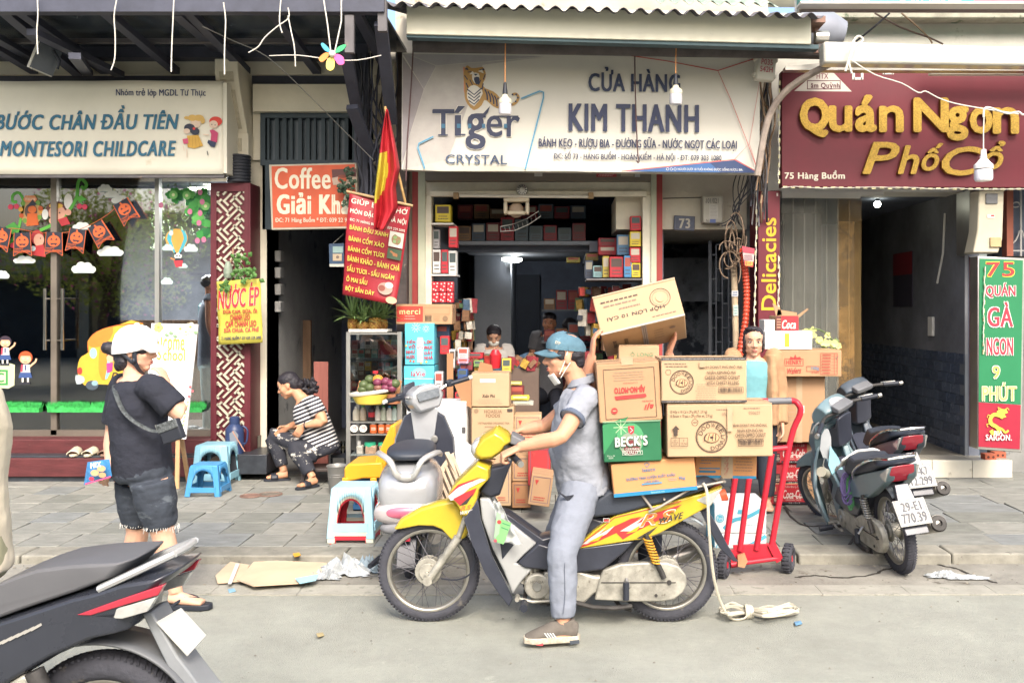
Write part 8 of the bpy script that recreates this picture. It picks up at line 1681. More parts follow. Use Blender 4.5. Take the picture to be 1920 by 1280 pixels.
def face(t,p,X,s=1.,look=0,lips=True,brow=True):
 b=MB();[b.ell(p(q*.031,.077,.001),(.0125*s,.010*s,.0065*s),12,8,X) for q in (-1,1)];b.build('eyes',eyew,t);b=MB();[b.ell(p(q*.031,.0855,.001),(.0055*s,.003*s,.0055*s),10,6,X) for q in (-1,1)];b.build('irises',iris,t)
 b=MB()
 for q in (-1,1): b.tube([p(q*.047,.074,.009),p(q*.031,.089,.0085),p(q*.018,.085,.005)],.0014*s,6,sub=3)
 if brow:
  for q in (-1,1): b.tube([p(q*.052,.072,.022),p(q*.036,.090,.027),p(q*.016,.091,.022)],[.002*s,.0042*s,.003*s],6,sub=3)
 b.build('eyebrows',hairm,t)
 if lips: b=MB();b.ell(p(0,.0875,-.0625),(.021*s,.009*s,.0048*s),12,6,X);b.ell(p(0,.0865,-.0725),(.018*s,.009*s,.0052*s),12,6,X);b.build('lips',lipm,t)
def hand(b,w,d,n,curl=.5,s=1.,thumb=1,spread=.10,tc=.5):
 w=V(w);d=V(d).normalized();n=V(n);n=(n-d*n.dot(d)).normalized();q=d.cross(n)*thumb
 P_=lambda a,c,e: w+d*(a*s)+q*(c*s)+n*(e*s)
 b.tube([P_(-.02,0,0),P_(.02,0,0),P_(.06,.002,0),P_(.092,.002,0)],[(.024*s,.018*s),(.034*s,.016*s),(.042*s,.015*s),(.040*s,.012*s)],12,side=q)
 for i,(o,L) in enumerate(((.031,.070),(.011,.078),(-.010,.072),(-.030,.056))):
  a=0;p=P_(.086,o,0);pts=[P_(.06,o*.9,0),p];dr=d+q*(o/.03*spread)
  for k,fr in enumerate((.45,.32,.23)):
   a += curl*(.8,1.1,.7)[k];dd=(dr*math.cos(a)+n*math.sin(a)).normalized();p=p+dd*(L*fr*s*1.05);pts.append(p)
  b.tube(pts,[.0095*s,.0095*s,.0088*s,.0082*s,.0065*s],8)
 a=P_(.02,.028,.004);c=a+(q*.75+d*.7+n*tc*.6).normalized()*.04*s;e=c+(q*.25+d*.9+n*tc).normalized()*.03*s;b.tube([a,c,e,e+(d*.8+n*tc*1.3-q*.1).normalized()*.022*s],[.013*s,.011*s,.0095*s,.007*s],8)
def human(name,lab,J,skin,vox=.006,s=1.,top=None,bottom=None,hands=None,w=(.155,.10),hip=(.155,.115),arm=(.047,.04,.027),leg=(.082,.056,.036),feet=None,facef=(0,-1,0),up=(0,0,1),wa=None,eyes=True,lips=True,belly=1.):
 foot=min((J['anL'],J['anR']),key=lambda q: q.z);t=thing(name,lab,'person',(J['pel'].x,J['pel'].y,max(0,foot.z-.06)))
 sh=(J['shL']-J['shR']).normalized();b=MB();p,X=head(b,J['hed'],facef,up,s)
 b.tube([J['nek']-V((0,0,.03)),J['nek']*.4+p(0,-.02,-.06)*.6,p(0,-.02,-.02)],[.062*s,.052*s,.056*s],14)
 wai=wa or (J['pel']*.55+J['nek']*.45);che=J['nek']*.78+wai*.22
 T=[J['pel']-(wai-J['pel'])*.25,J['pel'],wai,J['nek']*.45+wai*.55,che,J['nek']];Rr=[(hip[0]*.8,hip[1]*.8),hip,(w[0]*.88*belly,w[1]*1.02*belly),(w[0],w[1]*1.08),(w[0]*.98,w[1]*.85),(.065,.055)]
 Rr=[(a*s,c*s) for a,c in Rr];b.tube(T,Rr,20,side=sh,sub=3)
 for q in 'LR':
  S_,E_,W_=J['sh'+q],J['el'+q],J['wr'+q];c0=J['nek']*.35+S_*.65-V((0,0,.015))
  b.tube([c0,S_,S_*.5+E_*.5,E_,E_*.6+W_*.4,W_],[arm[0]*1.05*s,arm[0]*1.08*s,arm[0]*s,arm[1]*.95*s,arm[1]*s,(arm[2]*s,arm[2]*.85*s)],12,sub=2)
  if hands and q in hands: hand(b,W_,*hands[q])
  H_,K_,A_=J['hi'+q],J['kn'+q],J['an'+q];b.tube([H_,H_*.6+K_*.4,K_,K_*.65+A_*.35,A_*.8+K_*.2,A_],[leg[0]*s,leg[0]*.93*s,leg[1]*s,leg[1]*1.02*s,leg[2]*s,leg[2]*s],14,sub=2)
  to=(feet or {}).get(q,V((-1,0,0)));to=V(to).normalized();b.tube([A_-to*.035-V((0,0,.03)),A_+to*.03-V((0,0,.035)),A_+to*.11-V((0,0,.047)),A_+to*.155-V((0,0,.052))],[.032*s,.036*s,(.042*s,.022*s),(.036*s,.014*s)],12,side=to.cross(V((0,0,1))),sub=2)
 b.build('body',skin,t,vox=vox,sm=3)
 if eyes: face(t,p,X,s,lips=lips)
 if top:
  m_,sl,ext,disp=top;b=MB();g=1.0
  TT=[T[1]-(T[2]-T[1])*ext,T[1]]+T[2:-1]+[J['nek']-V((0,0,.018))];RR=[(Rr[1][0]+.012,Rr[1][1]+.014),(Rr[1][0]+.010,Rr[1][1]+.014)]+[(a+.014,c+.016) for a,c in Rr[2:-1]]+[(.078*s,.07*s)]
  b.tube(TT,RR,24,side=sh,sub=3)
  for q in 'LR':
   S_,E_,W_=J['sh'+q],J['el'+q],J['wr'+q];c0=J['nek']*.35+S_*.65-V((0,0,.015));e=S_+(E_-S_)*min(sl,1);pts=[c0,S_,(S_+e)/2,e];rr=[arm[0]+.018,arm[0]+.02,arm[0]+.019,arm[0]+.02]
   if sl > 1: pts.append(E_+(W_-E_)*(sl-1));rr.append(arm[2]+.012)
   b.tube(pts,[v*s for v in rr],14,sub=2)
  b.build('shirt',m_,t,vox=.009,sm=4,disp=disp)
 if bottom:
  m_,fr,disp=bottom;b=MB();b.tube([T[0],T[1]-(T[2]-T[1])*.1,T[1]+(T[2]-T[1])*.35],[(Rr[0][0]+.015,Rr[0][1]+.015),(Rr[1][0]+.013,Rr[1][1]+.013),(Rr[1][0]*.95+.01,Rr[1][1]*.95+.01)],20,side=sh,sub=2)
  for q in 'LR':
   H_,K_,A_=J['hi'+q],J['kn'+q],J['an'+q];pts=[H_,H_*.6+K_*.4,K_];rr=[leg[0]+.02,leg[0]+.015,leg[1]+.02]
   if fr > 1: pts += [K_+(A_-K_)*(fr-1)*.5,K_+(A_-K_)*(fr-1)];rr += [leg[1]+.016,leg[2]+.022]
   elif fr < 1: pts[-1]=H_+(K_-H_)*fr
   b.tube(pts,[v*s for v in rr],16,sub=3)
  b.build('trousers',m_,t,vox=.009,sm=3,disp=disp)
 return t,p,X
def hair(t,p,X,s,parts,name='hair',vox=.006): b=MB();[b.ell(p(*q[:3]),tuple(v*s for v in q[3:6]),16,10,X) for q in parts];return b.build(name,hairm,t,vox=vox,sm=2,disp=(.008,.02))
def shoe(t,A,to,m_,sole,name='shoe',low=.062):
 to=V(to).normalized();r_=to.cross(V((0,0,1)));z0=A.z-low;q=lambda a,z: V((A.x,A.y,z0+z))+to*a
 b=MB();b.tube([q(-.07,.05),q(-.04,.055),q(.03,.06),q(.09,.045),q(.15,.03),q(.185,.024)],[(.030,.034),(.036,.045),(.040,.044),(.045,.034),(.042,.024),(.022,.014)],14,side=r_,sub=3);b.tube([q(-.02,.06),q(-.012,.10)],[(.036,.046),(.034,.044)],12,side=r_);b.build(name,m_,t,vox=.005,sm=3)
 b=MB();b.rings([[q(a,z)+r_*(c*e) for a,c in ((-.085,.0),(-.07,.032),(0,.038),(.09,.048),(.15,.044),(.19,.02),(.195,0),(.19,-.02),(.15,-.044),(.09,-.044),(0,-.036),(-.07,-.032))] for z,e in ((0,.95),(.012,1.04),(.030,1.0))]);b.build('sole',sole,t,bevel=.003)
# ---- rider
polo=mat('grey_polo','a9aeb8',.85,k=.62,var=.05,vs=10,bump=.7,bs=5,bd=.04,stretch=(1,1,1.6));jeans=mat('pale_grey_jeans','9aa1ae',.85,k=.6,var=.06,vs=9,bump=.4,bs=7,bd=.025,stretch=(1.3,1,2))
J=dict(pel=P(1094,905,5.03),nek=P(1092,722,5.03),hed=P(1058,667,5.03),shL=P(1098,745,4.88),shR=P(1088,748,5.19),elL=P(1052,818,4.72),elR=P(1022,797,5.30),wrL=P(972,839,4.74),wrR=P(978,806,5.28),hiL=P(1088,920,4.94),hiR=P(1088,920,5.12),knL=P(1055,1035,4.72),knR=P(1040,1030,5.25),anL=P(1056,1172,4.66),anR=P(1060,1098,5.32))
J['anL'].z=.085;J['anR'].z=.085
rt_,p,X=human('person','rider in a blue cap and grey polo shirt sitting on the yellow motorbike',J,skinm('tan','d29b7c'),.0055,1.,(polo,.55,.3,(.03,.09)),(jeans,1.86,(.014,.06)),{'L': ((-.75,-.1,-.35),(-.25,.1,-1),1.25,1.0,-1),'R': ((-.8,.1,-.3),(-.2,-.1,-1),1.2,1.0,1)},w=(.165,.115),hip=(.15,.13),feet={'L': (-1,-.12,0),'R': (-1,.1,0)},facef=(-1,-.13,-.03),wa=P(1082,838,5.03),belly=1.08)
capm=mat('denim_cap','6b93a5',.85,k=.55,var=.15,vs=12,bump=.3,bs=80,col2='8fb5c4',c2s=12,c2t=.6)
b=MB();cr=[]
for z,a,d_ in ((.018,.084,.106),(.045,.083,.105),(.070,.074,.093),(.092,.055,.070),(.104,.032,.040),(.108,.006,.008)): cr.append([p(a*math.cos(2*PI*i/28),-.010+d_*math.sin(2*PI*i/28),z+.012+.012*math.sin(2*PI*i/28)) for i in range(28)])
b.rings(cr);b.build('cap',capm,rt_,smooth=60)
b=MB();b.grid(lambda u,v: p((u-.5)*2*.078*(1-.28*v*v),.075*math.sqrt(max(.05,1-((u-.5)*1.9)**2))+v*.085*math.sqrt(max(.2,1-(u-.5)**2*2.6)),.040-.02*v-.034*(2*(u-.5))**2*(1-.2*v)),14,8);b.build('cap_brim',capm,rt_,solid=.005,smooth=80);MB().ell(p(0,-.01,.123),(.008,.008,.005)).build('cap_button',capm,rt_)
f=Face(rt_,p(-.070,.035,.075),X[1]*.001,-X[2]*.001,'cap_patch',off=.012);f.N=-X[0];f.O=p(-.062,.03,.08);f.poly([(-5,6),(22,-4),(26,10),(-2,18)],'cfc9b5').text('USA',-2,2,23,13,'3f6f86',bold=.08,lean=-8);f.done()
hair(rt_,p,X,1.,((0,-.05,.01,.076,.062,.055),(0,-.072,-.03,.060,.038,.045),(-.066,.02,.01,.012,.03,.03),(.066,.02,.01,.012,.03,.03)))
mk=mat('mask_white','e4e2da',.8,k=.95,var=.03,bump=.2,bs=60);b=MB();b.grid(lambda u,v: p((u-.5)*.10,.066+.022*math.sin(u*PI)-.035*v-.004*math.sin(v*25),-.086-.052*v-.014*math.sin(u*PI)),10,8);b.build('mask',mk,rt_,solid=.006,smooth=80)
MB().tube([p(-.060,.035,-.09),p(-.074,.01,-.03),p(-.080,-.008,.028)],.0024,6).tube([p(-.060,.03,-.11),p(-.076,.0,-.06),p(-.084,-.02,-.03)],.0024,6).build('mask_strap',mk,rt_)
b=MB();b.rings([[J['nek']+V((-.006+.06*a_*math.cos(2*PI*i/20),.072*a_*math.sin(2*PI*i/20),z+.018*math.cos(2*PI*i/20))) for i in range(20)] for a_,z in ((1.15,.0),(.98,.04),(1.06,.045),(1.25,.008))]);b.build('collar',polo,rt_,smooth=60)
b=MB();e_=J['shL']+(J['elL']-J['shL'])*.53;b.torus(e_,J['elL']-J['shL'],.0665,(.003,.012),26,8);b.build('sleeve_band',mat('navy_trim','5c6678',.8),rt_)
sg_=mat('shoe_grey','8a8278',.8,k=.5,var=.15,vs=15);ss=mat('shoe_sole','cdc3ae',.7,var=.2,vs=60)
for q,y_ in (('L',-.12),('R',.1)):
 shoe(rt_,J['an'+q],(-1,y_,0),sg_,ss)
A=J['anL'];f=Face(rt_,V((A.x,A.y-.052,A.z)),(.001,0,0),(0,0,-.001),'shoe_stripes',off=.004);[f.poly([(-75+i*13,30),(-68+i*13,30),(-86+i*13,5),(-93+i*13,5)],'cfd3d3') for i in range(4)];f.poly([(-130,53),(-96,53),(-96,66),(-130,64)],'c9545a').poly([(30,42),(76,36),(78,54),(34,60)],'4a5058');f.done()
b=MB()
for i in range(5): b.tube([V((A.x-.055-i*.018,A.y-.03,A.z+.0-i*.008)),V((A.x-.06-i*.018,A.y,A.z+.012-i*.008)),V((A.x-.065-i*.018,A.y+.03,A.z-i*.008))],.004,5,sub=2)
b.build('laces',mk,rt_)
MB().tube([J['hiL']+V((.015,-.105,-.02)),J['hiL']*.5+J['knL']*.5+V((.02,-.088,0)),J['knL']+V((.012,-.077,0)),J['knL']*.5+J['anL']*.5+V((.01,-.072,0)),J['anL']+V((.0,-.062,.09))],.0022,6,sub=3).build('trouser_seam',mat('seam_dark','7b8290',.9,k=.55),rt_)
MB().prism([P(1046,922,4.80),P(1062,931,4.80),P(1076,928,4.80),P(1066,940,4.80)],(0,.02,0)).build('pocket_opening',mat('pocket_dark','34373f',.9),rt_)
b=MB();b.tube([p(.0,-.118,.03),p(0,-.07,.098),p(0,-.01,.121),p(0,.05,.098),p(0,.094,.045)],.0018,5,sub=3).tube([p(-.088,-.01,.03),p(-.064,-.01,.092),p(0,-.01,.121),p(.064,-.01,.092),p(.088,-.01,.03)],.0018,5,sub=3);b.build('cap_seam',mat('cap_seam','557a8b',.9,k=.5),rt_)
# ---- woman in the white helmet
tee=mat('black_tee','383b47',.9,k=.55,var=.1,vs=8,bump=.8,bs=4,bd=.05,stretch=(1,1,1.5));dj=mat('dark_denim','4a515c',.85,k=.62,var=.22,vs=7,bump=.4,bs=18,col2='6c747c',c2s=5,c2t=.58,stretch=(1,1,2))
YW=5.25
J=dict(pel=P(268,880,YW),nek=P(252,704,YW),hed=P(256,655,YW),shR=P(290,728,YW-.16),shL=P(228,726,YW+.15),elR=P(338,776,YW-.16),wrR=P(314,722,YW-.08),elL=P(212,812,YW+.2),wrL=P(206,868,YW+.02),hiR=P(284,900,YW-.08),hiL=P(256,900,YW+.09),knR=P(306,1002,YW-.05),knL=P(258,995,YW+.15),anR=P(330,1118,YW-.03),anL=P(240,1120,YW+.22))
J['anR'].z=.095;J['anL'].z=.095
wsk=skinm('pale','e3b296');wm,p,X=human('person','woman in a white helmet, black tee and denim shorts with one hand at her mouth',J,wsk,.0055,.97,(tee,.78,.1,(.022,.12)),(dj,.86,(.014,.06)),{'R': ((-.42,.1,.9),(-1,.2,-.1),.55,.92,-1),'L': ((-.35,-.3,-.9),(-.1,.5,-.2),.7,.95,1)},w=(.163,.13),hip=(.16,.145),arm=(.058,.047,.028),leg=(.098,.062,.038),feet={'R': (1,-.1,0),'L': (1,.1,0)},facef=(1,.06,-.06),belly=1.08,lips=True)
hm=mat('helmet_white','ededeb',.18,k=1,var=.02,coat=.5);b=MB();cr=[]
for z,a,d_,o_ in ((-.028,.100,.116,-.016),(.0,.103,.122,-.012),(.035,.102,.122,-.008),(.07,.094,.112,-.006),(.10,.074,.088,-.006),(.122,.045,.052,-.006),(.130,.006,.008,-.006)): cr.append([p(a*math.cos(2*PI*i/32),o_+d_*math.sin(2*PI*i/32),z+.012+(.030*max(0,math.sin(2*PI*i/32))-.018*max(0,-math.sin(2*PI*i/32)))*max(0,1-(z+.028)/.09)) for i in range(32)])
b.rings(cr);b.build('helmet',hm,wm,smooth=70)
b=MB();b.grid(lambda u,v: p((u-.5)*2*.085*(1-.32*v*v),.085*math.sqrt(max(.05,1-((u-.5)*1.8)**2))+v*.092*math.sqrt(max(.2,1-(u-.5)**2*2.4)),.040-.012*v-.02*v*v-.022*(2*(u-.5))**2),14,8);b.build('helmet_peak',hm,wm,solid=.007,smooth=80);MB().ell(p(0,-.006,.143),(.014,.014,.007)).build('helmet_knob',hm,wm)
MB().tube([p(.082,.02,-.005),p(.080,.022,-.05),p(.060,.035,-.10),p(.02,.055,-.135)],[(.012,.003)]*4,8,sub=3).tube([p(.085,-.045,-.02),p(.080,.0,-.06),p(.070,.028,-.085)],[(.009,.003)]*3,8,sub=3).build('chin_strap',black,wm);MB().ell(p(.078,.02,-.058),(.012,.016,.016)).build('strap_buckle',black,wm)
f=Face(wm,p(.104,-.04,.03),X[1]*.001,-X[2]*.001,'helmet_print',off=.006);f.N=X[0];[f.line([(0,0),(22*math.cos(a_*.9),18*math.sin(a_*.9))],1,'77787c') for a_ in range(7)];[f.ring(-28+i*10,14-i*3,6,.8,'8a8b8e',10) for i in range(3)];f.done()
hair(wm,p,X,1.,((0,-.055,-.015,.074,.06,.06),(0,-.075,-.05,.055,.045,.05),(.062,.0,-.0,.018,.04,.035),(.05,.045,.0,.02,.03,.025),(-.062,.0,.0,.018,.04,.035),(0,-.155,.0,.042,.038,.036),(0,-.125,-.01,.035,.035,.035),(0,-.06,-.07,.07,.05,.05),(0,-.09,-.09,.04,.025,.04)))
bagm=mat('bag_black','33363e',.4,var=.1);t_=Mx.Translation(P(322,808,YW-.22)) @ Mx.Rotation(R(-20),4,'Y') @ Mx.Rotation(R(-18),4,'Z')
bg=thing('crossbody_bag','small black crossbody bag with a studded flap worn by the woman in the helmet','bag',P(322,808,YW-.22));MB().box(-.065,.065,-.02,.02,-.055,.055,t_).build('bag',bagm,bg,bevel=.008)
MB().box(-.067,.067,-.024,-.02,.01,.057,t_).build('flap',mat('studded_flap','6a6f70',.4,var=.6,vs=60),bg,bevel=.002);MB().box(-.07,-.062,-.022,-.015,.03,.06,t_).build('buckle',chrome,bg)
MB().tube([P(214,722,YW-.0),P(216,735,YW-.14),P(230,768,YW-.19),P(252,790,YW-.215),P(282,806,YW-.21),P(304,808,YW-.22)],[(.004,.012)]*6,8,sub=4).build('strap',mat('strap_patterned','4f5556',.6,var=.5,vs=60),bg)
for q,sg1 in (('R',-1),('L',1)):
 A=J['an'+q];b=MB();b.rings([[V((A.x+a_,A.y+c_,z)) for a_,c_ in ((-.07,0),(-.06,.035),(0,.04),(.08,.047),(.15,.045),(.19,.025),(.2,0),(.19,-.025),(.15,-.045),(.08,-.04),(0,-.036),(-.06,-.035))] for z in (.004,.034)]);b.build('flip_flop',black,wm,bevel=.005)
 MB().tube([V((A.x+.0,A.y-.04,.035)),V((A.x+.06,A.y-.03,.07)),V((A.x+.125,A.y,.06)),V((A.x+.06,A.y+.03,.07)),V((A.x+.0,A.y+.04,.035))],[(.008,.004)]*5,8,sub=3).build('flip_flop_strap',black,wm)
b=MB();r=random.Random(5)
for c_,rr in ((J['hiR']*.14+J['knR']*.86,.088),(J['hiL']*.14+J['knL']*.86,.088)):
 d_=V((0,0,-1))
 for i in range(46): a_=i*2*PI/46;q_=c_+V((math.cos(a_)*rr,math.sin(a_)*rr,.012));b.cyl(q_,q_+V((r.uniform(-.008,.008),r.uniform(-.004,.004),-r.uniform(.012,.05 if i % 7==0 else .022))),.0013,n=4)
stuff(b.build('frayed_hem',mk,wm))
t=thing('snack_packet','blue and pink snack packet held low in the hand of the woman in the helmet','snack packet',P(185,890,5.2));B=[P(164,866,5.17),P(205,860,5.12),P(210,892,5.14),P(157,909,5.2)]
b=MB();b.grid(lambda u,v: (B[0].lerp(B[1],u)).lerp(B[3].lerp(B[2],u),v)-V((0,.018*math.sin(PI*u)*math.sin(PI*v),0)),10,10);b.grid(lambda u,v: (B[0].lerp(B[1],u)).lerp(B[3].lerp(B[2],u),v)+V((0,.012*math.sin(PI*u)*math.sin(PI*v)+.001,0)),10,10);b.build('packet',mat('packet_blue','4a8cc4',.25,var=.15,vs=30,k=.9),t,smooth=70,fix=False)
f=pxface(t,5.10);f.disc(190,878,8,'dcae82',6).disc(178,886,8,'dcae82',6).disc(192,890,7,'d3a074',5).text('MIX',170,866,190,876,'e8e4ea',bold=.06,lean=-3).line([(160,907),(208,893)],3,'cf5a86').disc(172,897,5,'cc3f5a',4);f.done()
# ---- seated woman
YS=8.7
J=dict(pel=P(606,842,YS),nek=P(569,744,YS),hed=P(540,722,YS),shR=P(590,762,YS+.15),shL=P(588,756,YS-.15),elL=P(607,790,YS-.22),elR=P(560,795,YS+.25),wrL=P(569,798,YS-.2),wrR=P(540,800,YS+.1),hiL=P(598,848,YS-.09),hiR=P(592,845,YS+.09),knL=P(552,838,YS-.12),knR=P(512,816,YS+.16),anL=P(585,900,YS-.25),anR=P(530,884,YS+.08))
J['anL']=V((J['anL'].x,YS-.22,SZ+.085));J['anR']=V((J['anR'].x,YS+.12,SZ+.085))
st_=mat('striped_knit','34363f',.9,k=.95,var=.05)
n_=st_.node_tree;tc=n_.nodes.new('ShaderNodeTexCoord');mp=n_.nodes.new('ShaderNodeMapping');mp.inputs['Rotation'].default_value=(0,R(22),0);wv=n_.nodes.new('ShaderNodeTexWave');wv.bands_direction='Z';wv.inputs['Scale'].default_value=9.5;wv.inputs['Distortion'].default_value=.5;rp_=n_.nodes.new('ShaderNodeValToRGB');rp_.color_ramp.interpolation='CONSTANT';e=rp_.color_ramp.elements;e[0].position=0;e[0].color=(.03,.03,.04,1);e[1].position=.62;e[1].color=(.7,.68,.66,1)
n_.links.new(tc.outputs['Object'],mp.inputs[0]);n_.links.new(mp.outputs[0],wv.inputs[0]);n_.links.new(wv.outputs[0],rp_.inputs[0]);n_.links.new(rp_.outputs[0],n_.nodes['Principled BSDF'].inputs['Base Color'])
flm=mat('floral_trousers','30323a',.8,k=.95,var=.1,col2='cfcabf',c2s=13,c2t=.55)
sw,p,X=human('person','woman in a striped top and floral trousers sitting by the coffee doorway',J,skinm('warm','cf9a78'),.007,.95,(st_,.62,.15,(.01,.1)),(flm,1.86,(.012,.08)),{'L': ((-.6,0,-.8),(-.3,.6,-.3),.4,.9,-1),'R': ((-.7,0,-.5),(0,-.6,-.3),.4,.9,1)},w=(.16,.13),hip=(.16,.15),arm=(.055,.043,.027),feet={'L': (-.6,-.8,0),'R': (-1,-.3,0)},facef=(-1,-.12,-.42),up=(-.4,0,1),belly=1.1)
hair(sw,p,X,.95,((0,-.02,.05,.086,.098,.078),(0,-.06,.0,.082,.07,.08),(0,-.1,-.03,.05,.05,.05)))
b=MB();r=random.Random(2)
for i in range(60): c=p(r.gauss(0,.028),-.11-r.random()*.14,-.03-r.random()*.12+r.gauss(0,.02));b.ell(c,(.018,.018,.016),8,6)
b.build('curly_ponytail',hairm,sw,vox=.008,sm=1,disp=(.02,.02));MB().torus(J['wrL']+V((.018,0,.0)),J['elL']-J['wrL'],.03,.006,20,6).build('bracelet',black,sw)
for q,to in (('L',(-.6,-.8,0)),('R',(-1,-.3,0))):
 to=V(to).normalized();A=J['an'+q];r_=to.cross(V((0,0,1)));z_=A.z-.085;b=MB();b.rings([[V((A.x,A.y,z_+z))+to*a_+r_*c_ for a_,c_ in ((-.06,0),(-.05,.034),(.05,.042),(.13,.044),(.18,.02),(.18,-.02),(.13,-.044),(.05,-.04),(-.05,-.034))] for z in (0,.022)]);b.build('slipper_sole',black,sw,bevel=.004)
 b=MB();b.grid(lambda u,v: V((A.x,A.y,z_+.02+.05*math.sin(PI*u)))+to*(.05+.065*v)+r_*(.046*math.cos(PI*u)),10,4);b.build('slipper_strap',black,sw,solid=.005,smooth=80)
t=thing('wooden_stool','low dark wooden stool under the seated woman','stool',P(600,905,YS));z_=J['pel'].z-.15;cx_=J['pel'].x;MB().box(cx_-.15,cx_+.13,YS-.15,YS+.15,z_-.03,z_).build('seat',mat('dark_wood','4a423f',.5,var=.2),t,bevel=.006)
for a_ in (-.13,.11):
 for c_ in (-.13,.13): MB().bar((cx_+a_,YS+c_,z_-.03),(cx_+a_*1.25,YS+c_*1.1,SZ),.03,.03,(1,0,0)).build('leg',MC['dark_wood'],t)
# ---- compact figures
def stand(x,yh,Y,s,ground,f,name_lab,skin,top,bottom,arms=None,hands=None,vox=.008,seat=None,**k):
 c=P(x,yh,Y);H=c.z;r_=V(f).cross(V((0,0,1))).normalized();fv=V((f[0],f[1],0)).normalized();L=-r_
 J=dict(hed=c,nek=c-V((0,0,.128*s))-fv*.02);z0=ground+.085;hipz=seat if seat else z0+(J['nek'].z-z0)*.54;J['pel']=V((c.x,c.y,hipz+.03))-fv*.02
 for q,e in (('L',1),('R',-1)):
  J['sh'+q]=J['nek']+L*(.165*s*e)-V((0,0,.015));J['el'+q]=J['sh'+q]+L*(.05*e)-V((0,0,.27*s));J['wr'+q]=J['el'+q]+fv*.08-V((0,0,.23*s));J['hi'+q]=J['pel']+L*(.085*e)-V((0,0,.03))
  if seat: J['kn'+q]=J['hi'+q]+fv*.4+L*(.06*e);J['an'+q]=J['kn'+q]-V((0,0,max(.05,J['kn'+q].z-z0)))
  else: J['kn'+q]=V((J['hi'+q].x+L.x*.02*e,J['hi'+q].y+L.y*.02*e,(J['hi'+q].z+z0)/2));J['an'+q]=V((J['kn'+q].x,J['kn'+q].y,z0))
 if arms: J.update(arms)
 ft={'L': fv,'R': fv}
 if hands is None: hands={q: ((fv.x*.4,fv.y*.4,-.9),L*(-1 if q=='L' else 1),.4,s,1 if q=='L' else -1) for q in 'LR'}
 return human('person',name_lab,J,skin,vox,s,top,bottom,hands,feet=ft,facef=f,**k)+(J,)
plain=lambda n,c,k=.85: mat(n,c,.85,k=k,var=.1,vs=8,bump=.25,bs=14)
navy=plain('dark_trousers','3a3e48')
bh,p,X,J=stand(1184,640,5.5,1.,0,(0,-1,0),'man holding the raised carton in front of his face behind the motorbike',skinm('tan2','d39c80'),(plain('blue_shirt','8e9cb0'),.6,.1,(.015,.1)),(navy,1.9,None),
 dict(shR=P(1136,716,5.48),elR=P(1098,722,5.2),wrR=P(1110,666,5.15),shL=P(1236,716,5.48),elL=P(1268,712,5.42),wrL=P(1254,662,5.33)),{'R': ((.1,-.05,1),(1,.1,0),.45,1.,1,.06,.2),'L': ((.35,-.1,1),(-1,-.1,0),.3,1.,-1,.06,-.3)},vox=.0065,lips=True)
hair(bh,p,X,1.,((0,-.012,.066,.086,.102,.065),(0,-.06,.0,.078,.06,.07)))
ow_,p,X,J=stand(1413,640,7.5,.98,SZ,(-.1,-1,-.05),'older woman in an aqua tank top and tan cardigan standing behind the trolley',skinm('light','dba98c'),(plain('aqua_tank','86c4cc',.6),.02,.1,(.008,.1)),(navy,1.9,None),vox=.0055)
hair(ow_,p,X,.98,((0,-.026,.062,.082,.094,.060),(0,-.06,-.0,.082,.05,.085),(-.072,-.012,.0,.014,.045,.07),(.072,-.012,.0,.014,.045,.07),(.068,-.03,-.07,.02,.03,.04),(-.066,-.03,-.06,.018,.03,.035),(.02,.03,.105,.05,.05,.018)),vox=.005)
b=MB()
for q,e in (('R',-1),('L',1)):
 b.tube([J['sh'+q]+V((0,.02,.03)),J['sh'+q],J['el'+q],J['wr'+q]],[.07,.075,.06,.045],14,sub=2);c_=J['sh'+q]*.8+J['nek']*.2;b.tube([c_+V((0,.02,.02)),c_-V((0,.02,.25)),c_-V((0,.02,.5))],[(.05,.11),(.055,.14),(.06,.13)],16,side=(1,0,0),sub=2)
b.tube([J['nek']+V((0,.09,-.05)),J['nek']+V((0,.11,-.5))],[(.18,.05),(.2,.05)],16,side=(1,0,0));b.build('cardigan',plain('tan_cardigan','b08b68'),ow_,vox=.009,sm=3,disp=(.015,.1))
w2,p,X,J=stand(926,630,10.5,.95,.1,(.05,-1,-.45),'woman with a face mask and white dotted top behind the grocery counter',skinm('indoor','d9a88c'),(mat('dotted_top','d3d0cc',.85,var=.03,col2='5c6070',c2s=22,c2t=.68),.6,.1,None),(navy,1.9,None),lips=False)
hair(w2,p,X,.95,((0,-.02,.05,.088,.1,.078),(0,-.05,.0,.086,.07,.085),(0,.04,.075,.07,.04,.03)));b=MB();b.ell(p(0,.05,-.055),(.06,.05,.045),16,10,X);b.build('mask',mk,w2)
m2,p,X,J=stand(1030,606,11.2,1.,.1,(-.15,-1,0),'man in a grey tee sitting in the dark doorway of the grocery',skinm('indoor2','c08a6c'),(plain('dark_grey_tee','6b6c70'),.6,.1,None),(plain('black_trousers','2e313c'),1.9,None),seat=.62);hair(m2,p,X,1.,((0,-.014,.068,.085,.100,.062),(0,-.06,.0,.080,.05,.07)))
m3,p,X,J=stand(1070,614,11.3,.95,.1,(.6,.6,0),'person with dark tied hair and a hairpin behind the cap of the rider',skinm('indoor2','c08a6c'),(plain('maroon_top','5a3038'),.6,.1,None),(navy,1.9,None),seat=.6,eyes=False);hair(m3,p,X,.95,((0,-.02,.04,.09,.1,.085),(0,-.09,.03,.04,.04,.04)));MB().cyl(p(.05,-.06,.12),p(-.04,-.09,.03),.004).build('hairpin',chrome,m3)
